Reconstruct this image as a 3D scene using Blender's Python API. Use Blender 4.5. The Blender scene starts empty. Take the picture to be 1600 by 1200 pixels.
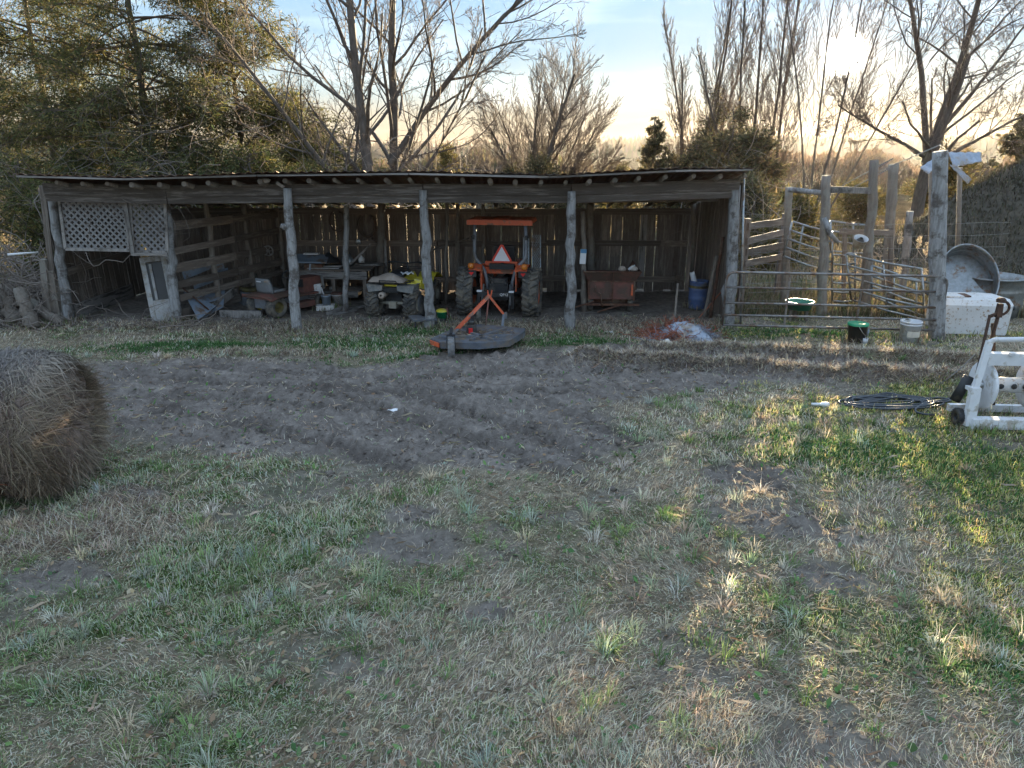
import bpy, math, random
import numpy as np
from mathutils import Matrix, Vector, Euler, noise as mnoise
C = bpy.context.scene
COL = C.collection
R = math.radians
RN = random.Random(7)
NP = np.random.default_rng(7)

# ------------------------------------------------------------------ camera
W0, H0, F = 1600.0, 1200.0, 1130.0
CAMZ = 2.9
PITCH = math.atan((600 - 236) / F)
SP, CP = math.sin(PITCH), math.cos(PITCH)
cam_d = bpy.data.cameras.new('camera')
cam = bpy.data.objects.new('camera', cam_d); COL.objects.link(cam)
cam.location = (0, 0, CAMZ); cam.rotation_euler = (math.pi / 2 - PITCH, 0, 0)
cam_d.sensor_width = 36; cam_d.lens = F / W0 * 36; cam_d.clip_end = 5000; cam_d.clip_start = .05
C.camera = cam

def ray(px, py):
    u = (px - 800) / F; v = (600 - py) / F
    return u, CP + v * SP, -SP + v * CP
def G(px, py, z=0.0):
    "ground point seen at a pixel of the 1600 px photograph"
    x, y, zz = ray(px, py); t = (z - CAMZ) / zz
    return (x * t, y * t)
def A(px, py, Y):
    "x and z of a pixel at distance Y"
    x, y, z = ray(px, py); t = Y / y
    return (x * t, CAMZ + z * t)
def A3(px, py, Y):
    x, z = A(px, py, Y); return Vector((x, Y, z))

# ------------------------------------------------------------------ sun and sky
sx, sy, sz = ray(1322, 85)
SUN = Vector((sx, sy, sz)).normalized()
EL = math.asin(SUN.z); AZ = math.atan2(SUN.x, SUN.y)
world = bpy.data.worlds.new('World'); C.world = world; world.use_nodes = True
nt = world.node_tree; nt.nodes.clear()
def wn(t, **k):
    n = nt.nodes.new(t)
    for a, b in k.items(): setattr(n, a, b)
    return n
def wmath(op, a, b=None, c=None):
    n = wn('ShaderNodeMath', operation=op)
    for i, v in enumerate((a, b, c)):
        if v is None: continue
        if isinstance(v, (int, float)): n.inputs[i].default_value = v
        else: nt.links.new(v, n.inputs[i])
    return n.outputs[0]
sky = wn('ShaderNodeTexSky', sky_type='NISHITA'); sky.sun_disc = False
sky.sun_elevation = EL; sky.sun_rotation = AZ; sky.altitude = 250; sky.air_density = 1.0; sky.dust_density = .3; sky.ozone_density = 2.0
EXPO = 2.85
SKY_STRENGTH = .0024
bg = wn('ShaderNodeBackground'); bg.inputs['Strength'].default_value = SKY_STRENGTH
nt.links.new(sky.outputs[0], bg.inputs['Color'])
tc = wn('ShaderNodeTexCoord')
dotn = wn('ShaderNodeVectorMath', operation='DOT_PRODUCT'); dotn.inputs[1].default_value = SUN
nt.links.new(tc.outputs['Generated'], dotn.inputs[0])
ang = wmath('ARCCOSINE', wmath('MINIMUM', dotn.outputs['Value'], .999999))
disc = wmath('EXPONENT', wmath('MULTIPLY', wmath('POWER', wmath('DIVIDE', ang, R(.75)), 2.6), -1.0))
g1 = wmath('EXPONENT', wmath('MULTIPLY', wmath('POWER', wmath('DIVIDE', ang, R(1.3)), 1.2), -1.0))
g2 = wmath('EXPONENT', wmath('MULTIPLY', wmath('DIVIDE', ang, R(7.0)), -1.0))
# a thin vapour trail low in the sky
pa, pb = Vector(ray(938, 137)).normalized(), Vector(ray(1030, 166)).normalized()
tn = pa.cross(pb).normalized(); mid = (pa + pb).normalized()
d2 = wn('ShaderNodeVectorMath', operation='DOT_PRODUCT'); d2.inputs[1].default_value = tn
d3 = wn('ShaderNodeVectorMath', operation='DOT_PRODUCT'); d3.inputs[1].default_value = mid
nt.links.new(tc.outputs['Generated'], d2.inputs[0]); nt.links.new(tc.outputs['Generated'], d3.inputs[0])
e2 = wmath('EXPONENT', wmath('MULTIPLY', wmath('POWER', wmath('DIVIDE', wmath('ABSOLUTE', d2.outputs['Value']), .0022), 2.0), -1.0))
e3 = wmath('EXPONENT', wmath('MULTIPLY', wmath('POWER', wmath('DIVIDE', wmath('ARCCOSINE', wmath('MINIMUM', d3.outputs['Value'], .999999)), .045), 4.0), -1.0))
trail = wmath('MULTIPLY', e2, e3)
# faint high cloud veil
wmap = wn('ShaderNodeMapping'); wmap.inputs['Scale'].default_value = (2.0, 2.0, 14.0)
nt.links.new(tc.outputs['Generated'], wmap.inputs['Vector'])
wno = wn('ShaderNodeTexNoise'); wno.inputs['Scale'].default_value = 1.6; wno.inputs['Detail'].default_value = 6
nt.links.new(wmap.outputs[0], wno.inputs['Vector'])
veil = wmath('MULTIPLY', wmath('MAXIMUM', wmath('SUBTRACT', wno.outputs['Fac'], .5), 0.0), .25)
def em(col, fac):
    b = wn('ShaderNodeBackground'); b.inputs['Color'].default_value = (*col, 1); nt.links.new(fac, b.inputs['Strength']); return b.outputs[0]
def addsh(a, b):
    s = wn('ShaderNodeAddShader'); nt.links.new(a, s.inputs[0]); nt.links.new(b, s.inputs[1]); return s.outputs[0]
SUN_DISC, GLOW1, GLOW2 = 30.0, .20, .010
sepd = wn('ShaderNodeSeparateXYZ'); nt.links.new(tc.outputs['Generated'], sepd.inputs[0])
grad = wn('ShaderNodeValToRGB'); grad.color_ramp.interpolation = 'EASE'
for i_, (q_, c_) in enumerate([(0.0, (.58, .41, .27)), (.035, (.55, .47, .36)), (.08, (.42, .50, .52)), (.13, (.32, .45, .57)), (.18, (.30, .45, .62)), (.35, (.38, .56, .78)), (1.0, (.52, .69, .92))]):
    el_ = grad.color_ramp.elements[i_] if i_ < 2 else grad.color_ramp.elements.new(q_)
    el_.position = q_; el_.color = (*c_, 1)
nt.links.new(sepd.outputs['Z'], grad.inputs[0])
bg2 = wn('ShaderNodeBackground'); bg2.inputs['Strength'].default_value = 1.62 / 2 ** EXPO; nt.links.new(grad.outputs[0], bg2.inputs['Color'])
tot = addsh(addsh(bg.outputs[0], bg2.outputs[0]), em((1, .93, .78), wmath('MULTIPLY', disc, SUN_DISC)))
tot = addsh(tot, em((1, .62, .26), wmath('MULTIPLY', g1, GLOW1)))
tot = addsh(tot, em((1, .86, .68), wmath('MULTIPLY', g2, GLOW2)))
tot = addsh(tot, em((1, .97, .9), wmath('MULTIPLY', trail, .16)))
tot = addsh(tot, em((1, .96, .9), veil))
wo = wn('ShaderNodeOutputWorld'); nt.links.new(tot, wo.inputs['Surface'])
world.cycles.sampling_method = 'MANUAL'; world.cycles.sample_map_resolution = 1024

sun_d = bpy.data.lights.new('sun', 'SUN'); sun_d.energy = 5.0; sun_d.angle = R(.6); sun_d.color = (1, .80, .50)
sun = bpy.data.objects.new('sun', sun_d); COL.objects.link(sun)
sun.rotation_euler = SUN.to_track_quat('Z', 'Y').to_euler()
C.view_settings.view_transform = 'Standard'; C.view_settings.look = 'None'
C.view_settings.exposure = EXPO; C.view_settings.gamma = 1
C.render.engine = 'CYCLES'
cy = C.cycles
cy.max_bounces = 6; cy.diffuse_bounces = 3; cy.glossy_bounces = 2; cy.transmission_bounces = 4; cy.transparent_max_bounces = 6; cy.volume_bounces = 0
cy.use_denoising = True; cy.caustics_reflective = False; cy.caustics_refractive = False
cy.sample_clamp_indirect = 4
HAZE = (.00006, .70)      # density per metre, anisotropy

# ------------------------------------------------------------------ noise
def _h(ix, iy, s):
    n = (ix.astype(np.int64) * 374761393 + iy.astype(np.int64) * 668265263 + s * 1274126177) & 0xffffffff
    n = ((n ^ (n >> 13)) * 1274126177) & 0xffffffff
    return ((n ^ (n >> 16)) & 0xffff) / 65535.0
def vn(x, y, s=0):
    x = np.asarray(x, float); y = np.asarray(y, float)
    ix = np.floor(x); iy = np.floor(y); fx = x - ix; fy = y - iy
    fx = fx * fx * (3 - 2 * fx); fy = fy * fy * (3 - 2 * fy)
    a = _h(ix, iy, s); b = _h(ix + 1, iy, s); c = _h(ix, iy + 1, s); d = _h(ix + 1, iy + 1, s)
    return (a + (b - a) * fx) * (1 - fy) + (c + (d - c) * fx) * fy
def fbm(x, y, s=0, o=4, g=.5):
    t = 0; a = 1; w = 0
    for k in range(o):
        t = t + a * vn(x * 2 ** k + 17.3 * k, y * 2 ** k - 9.1 * k, s + k); w += a; a *= g
    return t / w
def sstep(a, b, x):
    t = np.clip((x - a) / (b - a), 0, 1); return t * t * (3 - 2 * t)

# ------------------------------------------------------------------ materials
def _mk(name):
    m = bpy.data.materials.new(name); m.use_nodes = True
    t = m.node_tree; return m, t, t.nodes, t.links, t.nodes['Principled BSDF']
def mat(name, c1, c2=None, rough=.7, metal=0.0, scale=8, bump=.15, stretch=(1, 1, 1), c3=None, amt=.35, scale3=3, emit=None, coat=0, trans=0, vary=.12):
    m, t, N, L, p = _mk(name)
    co = N.new('ShaderNodeTexCoord'); oi = N.new('ShaderNodeObjectInfo')
    off = N.new('ShaderNodeMath'); off.operation = 'MULTIPLY'; off.inputs[1].default_value = 37.0
    L.new(oi.outputs['Random'], off.inputs[0])
    ad = N.new('ShaderNodeVectorMath'); ad.operation = 'ADD'
    mp = N.new('ShaderNodeMapping'); mp.inputs['Scale'].default_value = stretch
    L.new(co.outputs['Object'], mp.inputs['Vector']); L.new(mp.outputs[0], ad.inputs[0]); L.new(off.outputs[0], ad.inputs[1])
    n1 = N.new('ShaderNodeTexNoise'); n1.inputs['Scale'].default_value = scale; n1.inputs['Detail'].default_value = 5; n1.inputs['Roughness'].default_value = .65
    L.new(ad.outputs[0], n1.inputs['Vector'])
    r1 = N.new('ShaderNodeValToRGB'); r1.color_ramp.elements[0].position = .32; r1.color_ramp.elements[1].position = .68
    c2 = c2 or tuple(c * .6 for c in c1)
    r1.color_ramp.elements[0].color = (*c2, 1); r1.color_ramp.elements[1].color = (*c1, 1)
    L.new(n1.outputs['Fac'], r1.inputs[0]); out = r1.outputs[0]
    if c3:
        n3 = N.new('ShaderNodeTexNoise'); n3.inputs['Scale'].default_value = scale3; n3.inputs['Detail'].default_value = 7; n3.inputs['Roughness'].default_value = .7
        ad3 = N.new('ShaderNodeVectorMath'); ad3.operation = 'ADD'; L.new(co.outputs['Object'], ad3.inputs[0]); L.new(off.outputs[0], ad3.inputs[1])
        L.new(ad3.outputs[0], n3.inputs['Vector'])
        mr = N.new('ShaderNodeMapRange'); mr.inputs[1].default_value = .64 - amt * .45; mr.inputs[2].default_value = .70 - amt * .3
        L.new(n3.outputs['Fac'], mr.inputs[0])
        mx = N.new('ShaderNodeMix'); mx.data_type = 'RGBA'; L.new(mr.outputs[0], mx.inputs[0]); L.new(out, mx.inputs[6]); mx.inputs[7].default_value = (*c3, 1)
        out = mx.outputs[2]
    if vary:
        hv = N.new('ShaderNodeHueSaturation'); mv = N.new('ShaderNodeMapRange'); mv.inputs[3].default_value = 1 - vary; mv.inputs[4].default_value = 1 + vary
        L.new(oi.outputs['Random'], mv.inputs[0]); L.new(mv.outputs[0], hv.inputs['Value']); L.new(out, hv.inputs['Color']); out = hv.outputs[0]
    L.new(out, p.inputs['Base Color'])
    p.inputs['Roughness'].default_value = rough; p.inputs['Metallic'].default_value = metal
    if coat: p.inputs['Coat Weight'].default_value = coat
    if trans: p.inputs['Transmission Weight'].default_value = trans
    if emit: p.inputs['Emission Color'].default_value = (*emit[0], 1); p.inputs['Emission Strength'].default_value = emit[1]
    if bump:
        b = N.new('ShaderNodeBump'); b.inputs['Strength'].default_value = bump; b.inputs['Distance'].default_value = .01
        L.new(n1.outputs['Fac'], b.inputs['Height']); L.new(b.outputs[0], p.inputs['Normal'])
    return m
def leafmat(name, trans=.35, rough=.75):
    m, t, N, L, p = _mk(name)
    a = N.new('ShaderNodeAttribute'); a.attribute_name = 'tint'
    L.new(a.outputs['Color'], p.inputs['Base Color']); p.inputs['Roughness'].default_value = rough
    p.inputs['Specular IOR Level'].default_value = .25
    tr = N.new('ShaderNodeBsdfTranslucent'); L.new(a.outputs['Color'], tr.inputs['Color'])
    mx = N.new('ShaderNodeMixShader'); mx.inputs[0].default_value = trans
    L.new(p.outputs[0], mx.inputs[1]); L.new(tr.outputs[0], mx.inputs[2])
    L.new(mx.outputs[0], N['Material Output'].inputs['Surface'])
    return m
M = {}
M['plank'] = mat('old_barn_board', (.21, .165, .135), (.10, .078, .062), .85, scale=3.2, bump=.5, stretch=(9, 9, 1.3), c3=(.25, .21, .175), amt=.3, vary=.3)
M['plank_grey'] = mat('weathered_grey_board', (.32, .29, .27), (.19, .17, .155), .85, scale=3.2, bump=.5, stretch=(9, 9, 1.3), c3=(.07, .06, .05), amt=.3, vary=.25)
M['log'] = mat('weathered_log', (.36, .355, .35), (.17, .16, .155), .85, scale=3, bump=.8, stretch=(9, 9, 1.1), c3=(.10, .085, .075), amt=.32, scale3=5, vary=.12)
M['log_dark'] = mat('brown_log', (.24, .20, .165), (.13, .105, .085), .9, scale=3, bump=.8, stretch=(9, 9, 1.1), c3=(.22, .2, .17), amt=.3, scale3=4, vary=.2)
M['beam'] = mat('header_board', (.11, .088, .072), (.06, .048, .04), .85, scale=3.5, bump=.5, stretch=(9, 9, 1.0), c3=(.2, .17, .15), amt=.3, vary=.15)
M['tin'] = mat('rusty_tin_roof', (.22, .2, .18), (.10, .075, .06), .6, .5, scale=2, bump=.2, c3=(.13, .06, .03), amt=.6)
M['lattice'] = mat('grey_lattice', (.26, .245, .24), (.17, .158, .152), .8, scale=4, bump=.2, stretch=(6, 6, 1), vary=.12)
M['rust'] = mat('rusty_steel', (.16, .075, .045), (.07, .035, .025), .85, .3, scale=14, bump=.4, c3=(.2, .14, .10), amt=.3)
M['rust_red'] = mat('faded_red_paint', (.20, .075, .055), (.12, .05, .04), .75, 0, scale=10, bump=.2, c3=(.09, .055, .04), amt=.45)
M['orange'] = mat('orange_paint', (.72, .13, .045), (.55, .10, .04), .45, 0, scale=6, bump=.05, c3=(.22, .10, .06), amt=.25, scale3=6, vary=.05)
M['orange_dusty'] = mat('dusty_orange_paint', (.50, .13, .06), (.36, .10, .05), .6, 0, scale=8, bump=.05, c3=(.20, .12, .08), amt=.35, scale3=6, vary=.05)
M['steel_grey'] = mat('grey_painted_steel', (.20, .21, .23), (.13, .135, .15), .5, .2, scale=12, bump=.08, c3=(.12, .10, .085), amt=.2)
M['deck_blue'] = mat('worn_dark_deck_paint', (.17, .185, .215), (.085, .095, .115), .5, .1, scale=7, bump=.15, c3=(.17, .14, .115), amt=.38, scale3=5)
M['black'] = mat('black_plastic', (.025, .025, .027), (.015, .015, .016), .55, 0, scale=20, bump=.05, c3=(.07, .06, .05), amt=.25)
M['rubber'] = mat('dusty_tyre_rubber', (.10, .095, .09), (.04, .038, .037), .9, 0, scale=9, bump=.3, c3=(.17, .145, .115), amt=.45, scale3=6)
M['rubber_grey'] = mat('grey_worn_rubber', (.20, .20, .20), (.11, .11, .115), .85, 0, scale=9, bump=.2, c3=(.14, .12, .10), amt=.3)
M['galv'] = mat('galvanised_tube', (.33, .35, .36), (.22, .23, .235), .38, .75, scale=14, bump=.05, c3=(.2, .13, .09), amt=.25, scale3=5)
M['gate'] = mat('grey_gate_tube', (.26, .245, .235), (.17, .155, .145), .4, .6, scale=14, bump=.08, c3=(.16, .10, .07), amt=.35, scale3=5)
M['wire'] = mat('fence_wire', (.30, .28, .26), (.18, .16, .14), .45, .8, scale=20, bump=0)
M['white'] = mat('white_plastic', (.72, .72, .74), (.6, .6, .62), .45, 0, scale=7, bump=.03, c3=(.42, .38, .33), amt=.28, scale3=7)
M['white_dirty'] = mat('stained_white_plastic', (.66, .64, .63), (.56, .54, .52), .55, 0, scale=5, bump=.1, c3=(.30, .20, .12), amt=.2, scale3=20)
M['door'] = mat('old_door_paint', (.38, .37, .36), (.27, .26, .25), .7, 0, scale=5, bump=.1, c3=(.22, .19, .16), amt=.35, scale3=8)
M['blue_tin'] = mat('pale_blue_sheet_metal', (.30, .36, .44), (.20, .245, .30), .5, .2, scale=4, bump=.08, c3=(.20, .14, .10), amt=.3, scale3=4)
M['blue'] = mat('blue_barrel_plastic', (.10, .15, .30), (.07, .105, .21), .5, 0, scale=6, bump=.05, c3=(.16, .15, .14), amt=.25)
M['green'] = mat('green_plastic', (.02, .30, .13), (.015, .22, .10), .45, 0, scale=6, bump=.03, c3=(.10, .15, .10), amt=.2)
M['teal'] = mat('dull_green_tub', (.03, .19, .12), (.02, .13, .085), .5, 0, scale=6, bump=.03, c3=(.10, .13, .10), amt=.25)
M['yellow'] = mat('yellow_plastic', (.72, .60, .04), (.60, .50, .04), .4, 0, scale=6, bump=.03, c3=(.38, .32, .14), amt=.28, scale3=7)
M['mustard'] = mat('old_mustard_vinyl', (.20, .16, .05), (.10, .08, .03), .7, 0, scale=10, bump=.2, c3=(.05, .04, .03), amt=.4)
M['vinyl'] = mat('grey_vinyl', (.20, .205, .215), (.15, .155, .16), .6, 0, scale=10, bump=.05, c3=(.26, .17, .10), amt=.12)
M['sack'] = mat('tan_feed_sack', (.42, .34, .28), (.32, .255, .21), .8, 0, scale=8, bump=.2, c3=(.5, .45, .4), amt=.2)
M['grey_plastic'] = mat('dusty_grey_plastic', (.25, .25, .25), (.17, .168, .165), .65, 0, scale=9, bump=.08, c3=(.33, .30, .26), amt=.35, scale3=9)
M['cream_metal'] = mat('mud_caked_metal', (.36, .33, .27), (.22, .195, .155), .8, .1, scale=12, bump=.2)
M['lens_red'] = mat('red_lens', (.75, .04, .04), (.6, .03, .03), .25, 0, scale=10, bump=0)
M['lens_amber'] = mat('amber_lens', (.75, .22, .03), (.6, .17, .02), .25, 0, scale=10, bump=0)
M['smv'] = mat('slow_vehicle_red_border', (.68, .06, .03), (.55, .05, .03), .5, scale=8, bump=0)
M['smv_mid'] = mat('slow_vehicle_faded_centre', (.74, .70, .72), (.66, .62, .64), .4, scale=8, bump=0)
M['brown_iron'] = mat('brown_rusted_iron', (.085, .048, .032), (.045, .027, .02), .85, .3, scale=20, bump=.4)
M['hose'] = mat('dark_rubber_hose', (.06, .065, .075), (.035, .037, .043), .45, 0, scale=10, bump=0)
M['soil'] = mat('bare_soil', (.18, .148, .125), (.11, .09, .076), .95, 0, scale=20, bump=.5)
M['bark'] = mat('grey_brown_bark', (.15, .125, .105), (.07, .058, .048), .9, 0, scale=6, bump=.6, stretch=(3, 3, .7), vary=.1)
M['bark_pale'] = mat('pale_grey_bark', (.23, .20, .175), (.13, .11, .095), .9, 0, scale=6, bump=.5, stretch=(3, 3, .7), vary=.1)
M['twig'] = mat('fine_twigs', (.17, .13, .105), (.10, .075, .06), .9, 0, scale=1.5, bump=0, vary=.1)
M['vine'] = mat('dry_vine_stems', (.24, .20, .17), (.13, .105, .09), .9, 0, scale=2, bump=0)
M['twine'] = mat('orange_baling_twine', (.45, .13, .06), (.26, .08, .045), .8, 0, scale=6, bump=.1, c3=(.16, .1, .07), amt=.3)
M['netwrap'] = mat('pale_net_wrap', (.38, .42, .50), (.20, .225, .27), .6, 0, scale=6, bump=.3, c3=(.25, .2, .16), amt=.3)
M['paper'] = mat('white_paper', (.75, .75, .76), (.68, .68, .70), .7, 0, scale=4, bump=0)
M['paper_blue'] = mat('blue_paper_head', (.12, .30, .50), (.10, .25, .42), .7, 0, scale=4, bump=0)
M['label'] = mat('buff_paper_label', (.62, .55, .45), (.5, .44, .36), .7, 0, scale=9, bump=0)
M['leather'] = mat('old_harness_leather', (.10, .07, .05), (.05, .035, .028), .7, 0, scale=8, bump=.3)
M['concrete'] = mat('concrete_block_grey', (.30, .295, .285), (.20, .195, .19), .9, 0, scale=20, bump=.3)
M['glass'] = mat('door_glass_shade_colour', (.03, .03, .033), (.02, .02, .021), .35, 0, scale=3, bump=0, vary=0)  # opaque near-black colour stands for the shade seen through the pane
M['leaf'] = leafmat('foliage', .3)
M['blade'] = leafmat('grass_blades', .35)
M['hay'] = leafmat('dry_hay', .2, .85)

# ------------------------------------------------------------------ mesh builder
UP = Vector((0, 0, 1))
def orient(p0, p1, roll=0):
    "matrix whose z axis runs from p0 to p1"
    p0 = Vector(p0); d = Vector(p1) - p0
    z = d.normalized(); ref = Vector((0, 1, 0)) if abs(z.y) < .95 else Vector((1, 0, 0))
    x = ref.cross(z).normalized(); y = z.cross(x)
    m = Matrix((x, y, z)).transposed().to_4x4(); m.translation = p0
    return m @ Matrix.Rotation(roll, 4, 'Z'), d.length
class MB:
    def __init__(s): s.v = []; s.f = []; s.sm = []
    def add(s, vs, fs, m=None, smooth=False):
        b = len(s.v)
        s.v += [tuple(m @ Vector(v)) for v in vs] if m is not None else [tuple(v) for v in vs]
        s.f += [tuple(b + i for i in f) for f in fs]; s.sm += [smooth] * len(fs); return s
    def box(s, c, d, m=None, rot=None, taper=1.0, tapy=None):
        x, y, z = (k / 2 for k in d); tapy = taper if tapy is None else tapy
        vs = [(-x, -y, -z), (x, -y, -z), (x, y, -z), (-x, y, -z), (-x * taper, -y * tapy, z), (x * taper, -y * tapy, z), (x * taper, y * tapy, z), (-x * taper, y * tapy, z)]
        mm = Matrix.Translation(c)
        if rot: mm = mm @ Euler(rot).to_matrix().to_4x4()
        if m is not None: mm = m @ mm
        return s.add(vs, [(0, 3, 2, 1), (4, 5, 6, 7), (0, 1, 5, 4), (1, 2, 6, 5), (2, 3, 7, 6), (3, 0, 4, 7)], mm)
    def bar(s, p0, p1, w, d, roll=0):
        m, L = orient(p0, p1, roll); return s.box((0, 0, L / 2), (w, d, L), m)
    def tube(s, pts, r, n=8, cap=True, smooth=True, closed=False):
        pts = [Vector(p) for p in pts]; k = len(pts)
        rs = r if isinstance(r, (list, tuple)) else [r] * k
        b = len(s.v); prev = None
        for i, p in enumerate(pts):
            if closed: t = (pts[(i + 1) % k] - pts[i - 1]).normalized()
            else: t = (pts[min(i + 1, k - 1)] - pts[max(i - 1, 0)]).normalized()
            if prev is None:
                ref = UP if abs(t.z) < .9 else Vector((1, 0, 0)); x = ref.cross(t).normalized()
            else: x = (prev - t * prev.dot(t)).normalized()
            prev = x; y = t.cross(x)
            for j in range(n):
                a = 2 * math.pi * j / n; s.v.append(tuple(p + (x * math.cos(a) + y * math.sin(a)) * rs[i]))
        for i in range(k if closed else k - 1):
            i2 = (i + 1) % k
            for j in range(n):
                j2 = (j + 1) % n; s.f.append((b + i * n + j, b + i * n + j2, b + i2 * n + j2, b + i2 * n + j)); s.sm.append(smooth)
        if cap and not closed:
            s.f.append(tuple(b + j for j in reversed(range(n)))); s.f.append(tuple(b + (k - 1) * n + j for j in range(n))); s.sm += [False, False]
        return s
    def lathe(s, prof, n=20, m=None, smooth=True, arc=2 * math.pi):
        full = arc > 6.28; k = len(prof); vs = []; fs = []; nn = n if full else n + 1
        for r, z in prof:
            for j in range(nn):
                a = arc * j / n; vs.append((r * math.cos(a), r * math.sin(a), z))
        for i in range(k - 1):
            for j in range(n):
                j2 = (j + 1) % nn; fs.append((i * nn + j, i * nn + j2, (i + 1) * nn + j2, (i + 1) * nn + j))
        return s.add(vs, fs, m, smooth)
    def prism(s, poly, h, m=None):
        "polygon in the xy plane given thickness h along z"
        n = len(poly); vs = [(x, y, 0) for x, y in poly] + [(x, y, h) for x, y in poly]
        fs = [tuple(reversed(range(n))), tuple(range(n, 2 * n))] + [(i, (i + 1) % n, n + (i + 1) % n, n + i) for i in range(n)]
        return s.add(vs, fs, m)
    def grid(s, fn, nu, nv, smooth=True, m=None, wrap=False):
        vs = [fn(i / nu, j / nv) for i in range(nu + (0 if wrap else 1)) for j in range(nv + 1)]
        q = nv + 1; fs = []
        for i in range(nu):
            i2 = (i + 1) % nu if wrap else i + 1
            for j in range(nv): fs.append((i * q + j, i2 * q + j, i2 * q + j + 1, i * q + j + 1))
        return s.add(vs, fs, m, smooth)
    def mesh(s, name, m):
        me = bpy.data.meshes.new(name); me.from_pydata(s.v, [], s.f)
        me.polygons.foreach_set('use_smooth', s.sm)
        if m is not None: me.materials.append(m if not isinstance(m, str) else M[m])
        me.update(); return me
    def build(s, name, m, parent=None, world=False, solid=0):
        o = bpy.data.objects.new(name, s.mesh(name, m)); COL.objects.link(o)
        if parent is not None:
            o.parent = parent
            if world: o.location = -Vector(parent.location)
        if solid:
            md = o.modifiers.new('thickness', 'SOLIDIFY'); md.thickness = solid; md.offset = 0
        return o
def tag(o, label=None, cat=None, group=None, kind=None):
    if label: o['label'] = label
    if cat: o['category'] = cat
    if group: o['group'] = group
    if kind: o['kind'] = kind
    return o
def thing(name, label, cat, loc=(0, 0, 0), rotz=0, group=None, rot=None):
    o = bpy.data.objects.new(name, None); COL.objects.link(o); o.location = loc
    o.rotation_euler = rot if rot else (0, 0, rotz); o.empty_display_size = .1
    return tag(o, label, cat, group)
_units = {}
def unit_plank(kind, mname):
    key = (kind, mname)
    if key not in _units:
        rn = random.Random(kind * 13 + 5); b = MB(); n = 5; vs = []
        for i in range(n + 1):
            z = i / n; e = .035
            l = -.5 + rn.uniform(-e, e); r = .5 + rn.uniform(-e, e); dy = rn.uniform(-.12, .12)
            zz = z + (rn.uniform(-.006, .006) if i in (0, n) else 0)
            vs += [(l, -.5 + dy, zz), (r, -.5 + dy, zz + (rn.uniform(-.008, .008) if i == n else 0)), (r, .5 + dy, zz), (l, .5 + dy, zz)]
        fs = [(3, 2, 1, 0), tuple(n * 4 + j for j in range(4))]
        for i in range(n):
            for j in range(4): fs.append((i * 4 + j, i * 4 + (j + 1) % 4, i * 4 + 4 + (j + 1) % 4, i * 4 + 4 + j))
        b.add(vs, fs); _units[key] = b.mesh('plank', mname)
    return _units[key]
def plank(name, p0, p1, w, d, mname='plank', parent=None, roll=0, off=None):
    "a board from p0 to p1 (world); w across, d thick; shares mesh data"
    m, L = orient(p0, p1, roll)
    o = bpy.data.objects.new(name, unit_plank(RN.randrange(4), mname)); COL.objects.link(o)
    m = m @ Matrix.Diagonal((w, d, L, 1))
    if parent is not None:
        o.parent = parent
        if off is None: m = Matrix.Translation(-Vector(parent.location)) @ m
    loc, q, sc = m.decompose(); o.location = loc; o.rotation_mode = 'QUATERNION'; o.rotation_quaternion = q; o.scale = sc
    return o
def logtube(b, p0, p1, r0, r1, n=9, k=9, seed=0, bend=.02, knots=3):
    rn = random.Random(seed); p0 = Vector(p0); p1 = Vector(p1); pts = []; rs = []
    kn = [(rn.random(), rn.uniform(.08, .22)) for _ in range(knots)]
    for i in range(k + 1):
        t = i / k; p = p0.lerp(p1, t) + Vector((rn.uniform(-1, 1), rn.uniform(-1, 1), 0)) * bend * math.sin(math.pi * t)
        r = r0 + (r1 - r0) * t + rn.uniform(-.04, .04) * r0
        for kt, ka in kn: r *= 1 + ka * math.exp(-((t - kt) / .035) ** 2)
        pts.append(p); rs.append(r)
    return b.tube(pts, rs, n)
def npmesh(name, V, Fs, mname, tint=None, smooth=False, parent=None, kind=None):
    "V (n,3); Fs list of (m,k) index arrays; tint (n,3)"
    me = bpy.data.meshes.new(name); me.vertices.add(len(V)); me.vertices.foreach_set('co', np.ascontiguousarray(V, np.float32).ravel())
    Fs = [f for f in Fs if len(f)]
    li = np.concatenate([f.ravel() for f in Fs]).astype(np.int32); tot = np.concatenate([np.full(len(f), f.shape[1], np.int32) for f in Fs])
    st = np.concatenate(([0], np.cumsum(tot)[:-1])).astype(np.int32)
    me.loops.add(len(li)); me.loops.foreach_set('vertex_index', li)
    me.polygons.add(len(tot)); me.polygons.foreach_set('loop_start', st)
    try: me.polygons.foreach_set('loop_total', tot)
    except Exception: pass
    me.update(calc_edges=True)
    if smooth: me.polygons.foreach_set('use_smooth', np.ones(len(tot), bool))
    if tint is not None:
        a = me.color_attributes.new('tint', 'FLOAT_COLOR', 'POINT')
        c = np.ones((len(V), 4), np.float32); c[:, :3] = tint; a.data.foreach_set('color', c.ravel())
    me.materials.append(M[mname] if isinstance(mname, str) else mname)
    o = bpy.data.objects.new(name, me); COL.objects.link(o)
    if parent is not None: o.parent = parent
    if kind: o['kind'] = kind
    return o
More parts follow.
